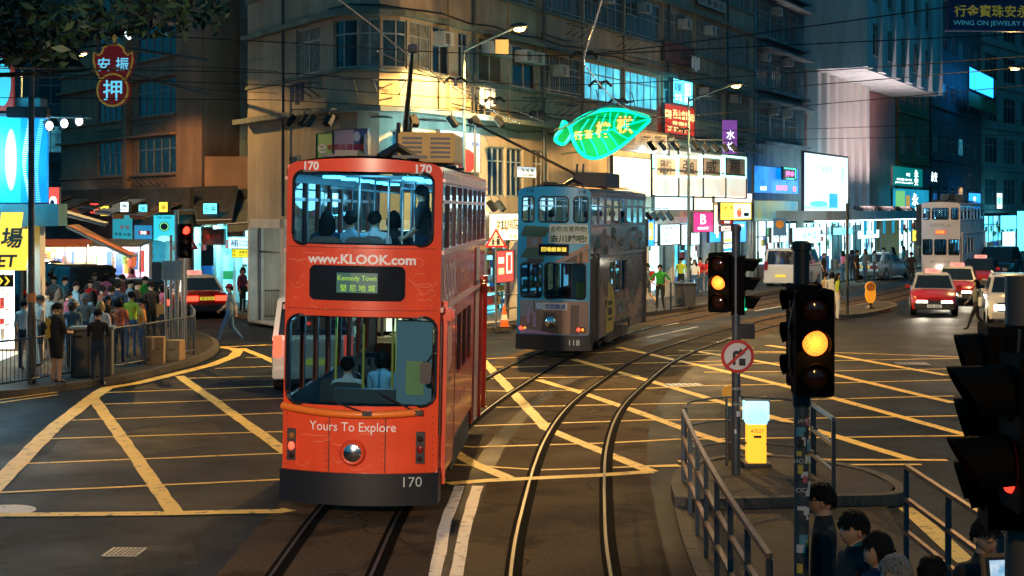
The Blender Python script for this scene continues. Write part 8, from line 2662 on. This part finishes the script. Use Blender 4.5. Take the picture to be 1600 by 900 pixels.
# internally lit bollard
q = G(1181, 727, .15)
t = thing('lit_bollard', 'yellow lit bollard with a pale blue glowing top and number on the refuge nose', 'bollard', q)
m = MB(); m.box(-.2, .2, -.2, .2, 0, .05); m.ob('base', m_dgrey, t, bev=.01)
m = MB(); m.box(-.135, .135, -.13, .13, .05, .62); b = m.ob('lit_body', glow('bollard_yellow', (1, .46, .03), 1.0), t, bev=.01)
m = MB(); m.text('47027', 0, .52, h=.055, y=-.134); m.box(-.05, .06, -.136, -.132, .42, .455); m.ob('number', c_ink, b)
m = MB(); m.box(-.175, .175, -.165, .165, .62, .97); m.ob('lit_top', glow('bollard_top', (.45, .85, 1.0), 1.25, c2=(.28, .66, .85), vs=2), t, bev=.03)
m = MB(); m.box(-.185, .185, -.175, .175, .965, .99); m.ob('lid', m_steel, t, bev=.005)
q = G(1143, 668, .0)
t = thing('amber_reflector_post', 'small amber reflector post half hidden behind the middle signal pole', 'post', (3.27, 23.1, .15))
m = MB(); m.lathe([(.05, 0), (.05, .8)], 10); m.ob('post', m_dgrey, t)
m = MB(); m.disc((0, -.06, 1.0), .12, 'y', 18); m.lathe([(.12, 0), (.12, .03)], 18, (0, -.05, 1.0), 'y'); m.ob('reflector', mat('reflector_amber', (.7, .3, .02), .4), t)
# orange keep-left bollard on the far island
q = G(1360, 482, .13)
t = thing('island_bollard', 'orange oval keep-left bollard on the small far island', 'bollard', q)
m = MB(); m.lathe([(.2, 0), (.16, .08), (.07, .14), (.07, .22)], 14); m.ob('base', m_black, t, smooth=40)
m = MB(); m.disc((0, -.06, .55), .2, 'y', 24, 0, .36); m.lathe([(.2, -.05), (.2, .05)], 20, (0, 0, .82), 'y'); m.prism([(.2 * math.cos(a / 20 * 6.283), .54 + .34 * math.sin(a / 20 * 6.283)) for a in range(20)], lambda u, v: (u, -.05, v), lambda u, v: (u, .05, v)); m.ob('body', mat('bollard_orange', (.75, .28, .02), .4, emit=(1, .4, .02), es=.35), t)
m = MB(); m.lathe([(.17, -.065), (.17, -.052)], 20, (0, 0, .83), 'y'); m.ob('disc', mat('bollard_disc', (.5, .18, .02), .4), t)
# parking plate pole under the canopy, pole on the island, bin, cone, cabinet, boxes, hand cart
def pole(name, lab, px, py, h_, r=.04, col=None, z=.14):
    q = G(px, py, z); t = thing(name, lab, 'post', q)
    m = MB(); m.tube([(0, 0, 0), (0, 0, h_)], r, 10); m.ob('pole', col or m_dgrey, t, smooth=50)
    return t
pole('island_pole', 'dark pole beside the women at the bollard island', 1324, 490, 4.0, .06)
t = pole('sign_post', 'post with a small blue and orange parking plate before the white fascia', 1218, 447, 3.4, .035, m_steel)
m = MB(); m.box(-.32, .32, -.05, -.02, 2.5, 3.35); m.ob('plate', mat('parking_plate', (.06, .2, .45), .4), t)
m = MB(); m.disc((0, -.055, 3.05), .2, 'y', 18); m.ob('orange_disc', mat('parking_disc', (.6, .25, .03), .4), t)
q = G(1070, 479, .14)
t = thing('litter_bin', 'black litter bin against the railing under the street lamp pole', 'litter bin', q)
m = MB(); m.prism(rrect(-.42, .42, -.3, .3, .06), lambda u, v: (u * .9, v * .9, 0), lambda u, v: (u, v, .82)); m.ob('body', m_dgrey, t)
m = MB(); m.prism(rrect(-.45, .45, -.33, .33, .06), lambda u, v: (u, v, .82), lambda u, v: (u, v, .92)); m.ob('lid', m_black, t)
q = G(788, 512, .14)
t = thing('traffic_cone', 'orange traffic cone with a white band on the kerb between the trams', 'traffic cone', (q.x, q.y - .2, .155))
m = MB(); m.box(-.2, .2, -.2, .2, 0, .04); m.ob('base', m_black, t)
m = MB(); m.lathe([(.15, .04), (.11, .25), (.108, .25)], 16); m.lathe([(.085, .42), (.03, .74)], 16); m.ob('cone', mat('cone_orange', (.75, .14, .02), .5), t)
m = MB(); m.lathe([(.112, .25), (.085, .42)], 16); m.ob('white_band', m_white, t)
q = G(124, 592, .14)
t = thing('roadside_cabinet', 'grey metal roadside cabinet behind the railing left of the black jacket man', 'cabinet', (q.x + .1, q.y + .7, .14), R(8))
m = MB(); m.box(-.45, .45, -.25, .25, .0, 1.05); m.ob('body', mat('cabinet_grey', (.11, .11, .10), .5, var=.25, vs=3), t, bev=.015)
m = MB(); m.box(-.5, .5, -.3, .3, 1.05, 1.12); m.ob('lid', m_greyp, t, bev=.01)
m = MB(); m.box(-.06, -.05, -.262, -.252, .05, 1.0); m.box(-.4, -.2, -.262, -.252, .88, .93); m.ob('door_seam', m_black, t)
m_card = mat('cardboard', (.30, .19, .09), .85, var=.2, vs=3)
for px, py, w_, d_, h_, lab, rz in ((234, 571, .5, .4, .66, 'taller cardboard box behind the railing left of the other box', .1), (256, 565, .75, .45, .5, 'wide cardboard box with printed marks by the signal posts', -.12)):
    q = G(px, py, .14)
    t = thing('cardboard_box', lab, 'box', (q.x, q.y + .45, .14), rz)
    m = MB(); m.box(-w_ / 2, w_ / 2, -d_ / 2, d_ / 2, 0, h_); m.ob('carton', m_card, t, bev=.006)
    m = MB(); m.box(-w_ / 2 - .002, w_ / 2 + .002, -.03, .03, h_ + .001, h_ + .004); m.box(-.03, .03, -d_ / 2 - .004, -d_ / 2 - .001, h_ * .55, h_); m.ob('tape', mat('tape_tan', (.5, .36, .2), .35), t)
    m = MB(); m.box(w_ * .12, w_ * .34, -d_ / 2 - .005, -d_ / 2 - .003, h_ * .55, h_ * .58); m.ob('print', c_ink, t)
q = G(412, 497, .14)
t = thing('clothes_rack', 'rack of shoes and belts hung outside the shoe repair shop', 'rack', (q.x - .2, 60.6, .14), -.5)
m = MB(); m.box(-.7, .7, 0, .05, 2.3, 3.0)
for x in (-.7, .66):
    m.box(x, x + .04, 0, .05, 0, 2.3)
m.ob('frame', m_white, t)
m = MB()
for i in range(7):
    a = R(20 + i * 23); m.ball((.5 * math.cos(a), -.03, 2.45 + .3 * math.sin(a)), .09, 8, 6, i % 3, (.6, .4, 1.2))
for i in range(8):
    m.box(-.6 + i * .16, -.5 + i * .16, -.06, -.02, .9 + (i % 3) * .2, 2.2, (i + 1) % 3)
m.ob('hung_goods', [m_goods[2], m_black, m_goods[5]], t)
# street lamps
m_lampon = glow('street_lamp_lens', (1.0, .62, .2), 9)
def street_lamp(base, arm_to, h_, lab, watts, mm, lens=True, r=.07, rise=.35, group='street lamps', cone=152):
    t = thing('street_lamp', lab, 'street lamp', (base[0], base[1], 0), 0, group)
    a = Vector((arm_to[0] - base[0], arm_to[1] - base[1], 0))
    m = MB(); m.tube([(0, 0, 0), (0, 0, 1.2), (0, 0, h_)], [r * 1.4, r * 1.05, r * .6], 12); m.ob('pole', mm, t, smooth=50)
    e = a + Vector((0, 0, h_ + rise))
    m = MB(); m.tube([(0, 0, h_ - .15), a * .5 + Vector((0, 0, h_ - .1 + rise * .6)), e], [.045, .04, .035], 8); m.ob('arm', mm, t, smooth=50)
    d = a.normalized()
    hd = bpy.data.objects.new('lamp_head', None); COL.objects.link(hd); hd.parent = t; hd.location = e; hd.rotation_euler = (0, 0, math.atan2(d.y, d.x))
    m = MB(); m.ball((.25, 0, .05), .36, 14, 8, 0, (1.0, .42, .3)); m.ob('housing', m_dgrey, hd, smooth=60)
    if lens:
        m = MB(); m.ball((.3, 0, -.03), .2, 12, 7, 0, (1.0, .7, .4)); m.ob('lens', m_lampon, hd, smooth=60)
    if watts:
        lamp(hd, (.3, 0, -.2), SODIUM, watts, .12, cone=cone)
        lamp(hd, (.42, 0, -.24), SODIUM, watts * .035, .12, 'lamp_spill')
    return t
m_lpb = mat('lamp_post_blue', (.10, .16, .19), .4, .4, var=.25)
b = Vector(((725 - 800) / F * 46.6, 46.6)); e = P(800, 45, 45.2)
st = street_lamp(b, (e.x, e.y), zat(45, 45.2) - .35, 'street lamp over the road behind the orange tram with a small board under its arm', 7000, m_lpb)
m = MB(); m.box(.95, 1.35, .3, .34, 8.65, 9.1); m.ob('hung_board', mat('hung_board_cream', (.5, .42, .22), .6), st)
def fill_mast(x, y, z, aim, watts, cone):  # unseen mast, added to brighten the end of the orange tram
    t = thing('added_fill_mast', 'added unseen light mast behind the camera that brightens the orange tram', 'floodlight', (x, y, 0))
    m = MB(); m.tube([(0, 0, 0), (0, 0, z + .3)], .08, 10); m.ob('pole', m_lpb, t, smooth=50)
    m = MB(); m.box(-.3, .3, -.25, .15, z - .2, z + .2); m.ob('housing', m_black, t)
    l = lamp(t, (0, .3, z), (1, .72, .52), watts, .15, 'flood_light', cone)  # added fill light, narrow beam kept on the tram
    l.rotation_euler = (Vector(aim) - Vector((x, y + .3, z))).to_track_quat('-Z', 'Y').to_euler()
    l.data.spot_blend = .5
fill_mast(-3.6, -6, 7.5, (-1.7, 20, 2.6), 12500, 24)
b = G(1076, 474, .14); e = P(1140, 133, 60.5)
street_lamp((b.x, b.y), (e.x, e.y), zat(136, 60.5) - .3, 'street lamp with a glowing head in front of the red advert board', 3800, m_lpb)
e = P(1597, 106, 66)
street_lamp((e.x + 3.2, 66), (e.x, 66), e.z - .35, 'street lamp glowing at the right edge below the blue overhead sign', 2600, m_lpb)
street_lamp((10.9, 27.5), (8.2, 26.6), 9.2, 'street lamp standing off to the right of the junction', 1700, m_lpb)
street_lamp((7.4, -6.5), (4.6, -6.0), 9.4, 'street lamp beside the tracks near the camera', 1800, m_lpb)
street_lamp((-13.6, 23), (-10.6, 24), 9.4, 'street lamp on the near left pavement', 1000, m_lpb, cone=112)
e = P(117, 83, 54)
street_lamp((e.x - 2.2, 55), (e.x, 54), e.z - .35, 'street lamp glimpsed through the leaves over the market street', 2100, m_lpb, cone=166)
q = G(49, 598, .14)
t = thing('lamp_column', 'tall dark lamp column rising out of frame at the left of the crowd', 'lamp post', q)
m = MB(); m.tube([(0, 0, 0), (0, 0, 1.4), (0, 0, 1.6), (0, 0, 9.8)], [.10, .10, .075, .055], 14); m.ob('column', mat('column_brown_grey', (.10, .09, .085), .45, .3, var=.35, vs=5), t, smooth=50)
m = MB(); m.lathe([(.103, 1.75), (.1, 1.95)], 14); m.ob('notice_band', mat('notice_band', (.45, .2, .08), .6), t)
m = MB(); m.box(-.1, .3, -.1, .1, 9.75, 9.95); m.ob('lamp_head', m_dgrey, t)
# overhead wires, one thing per wire, their ear clamps as parts
WZ = 6.3
m_wire = mat('overhead_wire', (.008, .008, .008), .7)
def wire(pts, lab, z=WZ, r=.0085, clamps=(), mm=None, contact=False):
    ps = []
    for px, py in pts:
        Y = (z - CH) * F / (HZ - py); ps.append(Vector(((px - 800) / F * Y, Y, z)))
    t = thing('overhead_wire', lab, 'wire', ps[0], 0, 'overhead wires')
    o = ps[0]
    m = MB(); m.tube(smooth_path([p - o for p in ps], 4), r, 5); m.ob('cable', mm or m_wire, t)
    for px, py in clamps:
        Y = (z - CH) * F / (HZ - py); c = Vector(((px - 800) / F * Y, Y, z)) - o
        m = MB(); m.tube([c + Vector((-.22, 0, -.05)), c + Vector((-.12, 0, .05)), c + Vector((0, 0, .02)), c + Vector((.12, 0, .05)), c + Vector((.22, 0, -.05))], .03, 6); m.tube([c + Vector((0, 0, .05)), c + Vector((0, 0, -.1))], .035, 6); m.ob('clamp', m_black, t)
wire([(-60, 48), (150, 52), (434, 66), (640, 79), (760, 84), (913, 85), (1200, 50), (1620, -9)], 'topmost dark span wire crossing behind the trolley pole', clamps=((912, 86),))
wire([(913, 86), (1200, 72), (1620, 52)], 'span wire running to the right under the topmost wire')
wire([(-60, 106), (400, 113), (560, 122), (657, 127), (712, 128), (933, 132), (1280, 111), (1620, 87)], 'span wire with a clamp right of the trolley pole', clamps=((712, 126), (938, 131)))
wire([(-60, 118), (400, 132), (625, 148), (773, 156), (965, 159), (1280, 132), (1620, 104)], 'span wire with clamps just above the neon leaf', clamps=((773, 156), (966, 158)))
wire([(-60, 152), (400, 156), (445, 157), (640, 167), (840, 177), (1013, 185), (1280, 163), (1620, 132)], 'span wire passing through the tip of the neon leaf', clamps=((840, 177),))
wire([(1020, 186), (1068, 203), (1280, 201), (1620, 187)], 'low span wire from the leaf tip to the right', clamps=((1068, 203),))
wire([(1010, 222), (1280, 217), (1620, 210)], 'lowest span wire in front of the four panel sign')
m_wl = mat('contact_wire_copper', (.75, .68, .62), .25, 1.0)
wire([(505, -18), (530, 0), (580, 38), (628, 78), (700, 131), (745, 160), (812, 193)], 'bright contact wire above the orange tram', z=6.02, r=.009, mm=m_wl)
wire([(590, 80), (700, 130), (790, 166), (850, 190)], 'second thin contact wire behind the trolley pole', z=6.06, r=.008, mm=m_wl)
wire([(948, -25), (940, 0), (926, 48), (912, 95), (922, 112), (945, 140), (985, 172), (1080, 205)], 'bright contact wire curving past the neon leaf', z=6.0, r=.011, mm=m_wl)
for pts, lab in (((( -60, 102), (180, 108), (300, 104), (434, 112)), 'thin dark wire crossing the gourd sign'), (((-60, 112), (200, 122), (330, 140), (434, 146)), 'sagging thin wire below the gourd sign top'), (((-60, 238), (200, 224), (330, 222)), 'thin wire before the salmon windows')):
    wire(pts, lab, z=7.0, r=.008)
# tree at the top left: trunk out of frame, limbs and leaf clumps hanging into it
def leaf_tree():
    t = thing('tree', 'dark leafy tree overhanging the top left corner', 'tree', (-8.2, 17.5, 0))
    m = MB(); m.tube([(0, 0, 0), (.1, 0, 2), (0, .1, 4.2), (.4, -.1, 6)], [.26, .2, .17, .12], 10); m.ob('trunk', mat('bark', (.10, .08, .06), .9, var=.4, vs=6), t, smooth=60)
    m = MB()
    tips = []
    for i in range(16):
        a = rnd.uniform(-.5, 1.1); L_ = rnd.uniform(2.4, 5.4)
        p0 = Vector((.2, 0, rnd.uniform(4.2, 6)))
        p2 = p0 + Vector((math.cos(a) * L_, math.sin(a) * L_ * .55, rnd.uniform(1.2, 2.6)))
        p1 = p0.lerp(p2, .5) + Vector((0, 0, .5))
        m.tube([p0, p1, p2], [.06, .035, .012], 5)
        for j in range(7):
            tips.append(p0.lerp(p1, .2 + .8 * rnd.random()).lerp(p2, rnd.random()))
    m.ob('limbs', mat('bark', (.10, .08, .06), .9), t)
    lf = MB()
    cl = list(tips)
    for px, py in ((20, 10), (60, 30), (15, 62), (105, 25), (135, 48), (100, 62), (170, 15), (215, 8), (235, 22), (262, 12), (290, 10), (318, 18), (70, 66), (128, 68), (5, 40), (20, 80), (45, 4), (130, 2), (305, 0), (330, 3), (175, 35)):
        Y = rnd.uniform(15.2, 18.5); cl.append(P(px, py, Y) - Vector((-8.2, 17.5, 0)))
    for c in cl:
        for i in range(34):
            d = Vector((rnd.gauss(0, .16), rnd.gauss(0, .3), rnd.gauss(0, .10)))
            p = c + d
            if (p.x - 8.2) / (p.y + 17.5) > -.185 or (p.z - CH) / (p.y + 17.5) < .112 and (p.x - 8.2) / (p.y + 17.5) > -.282 or (p.z - CH) / (p.y + 17.5) < .094 and (p.x - 8.2) / (p.y + 17.5) > -.345:
                continue
            s_ = rnd.uniform(.05, .10)
            u = Vector((rnd.uniform(-1, 1), rnd.uniform(-1, 1), rnd.uniform(-.9, .2))).normalized() * s_
            w_ = u.cross(Vector((rnd.uniform(-1, 1), rnd.uniform(-1, 1), rnd.uniform(-1, 1)))).normalized() * s_ * .42
            lf.add([p - u, p + w_, p + u * 1.1, p - w_], [(0, 1, 2, 3)], rnd.randrange(3))
    lf.ob('crown', [mat('leaf_dark', (.004, .016, .006), .6), mat('leaf_mid', (.010, .034, .010), .6), mat('leaf_yellow', (.016, .045, .01), .6)], t)
leaf_tree()
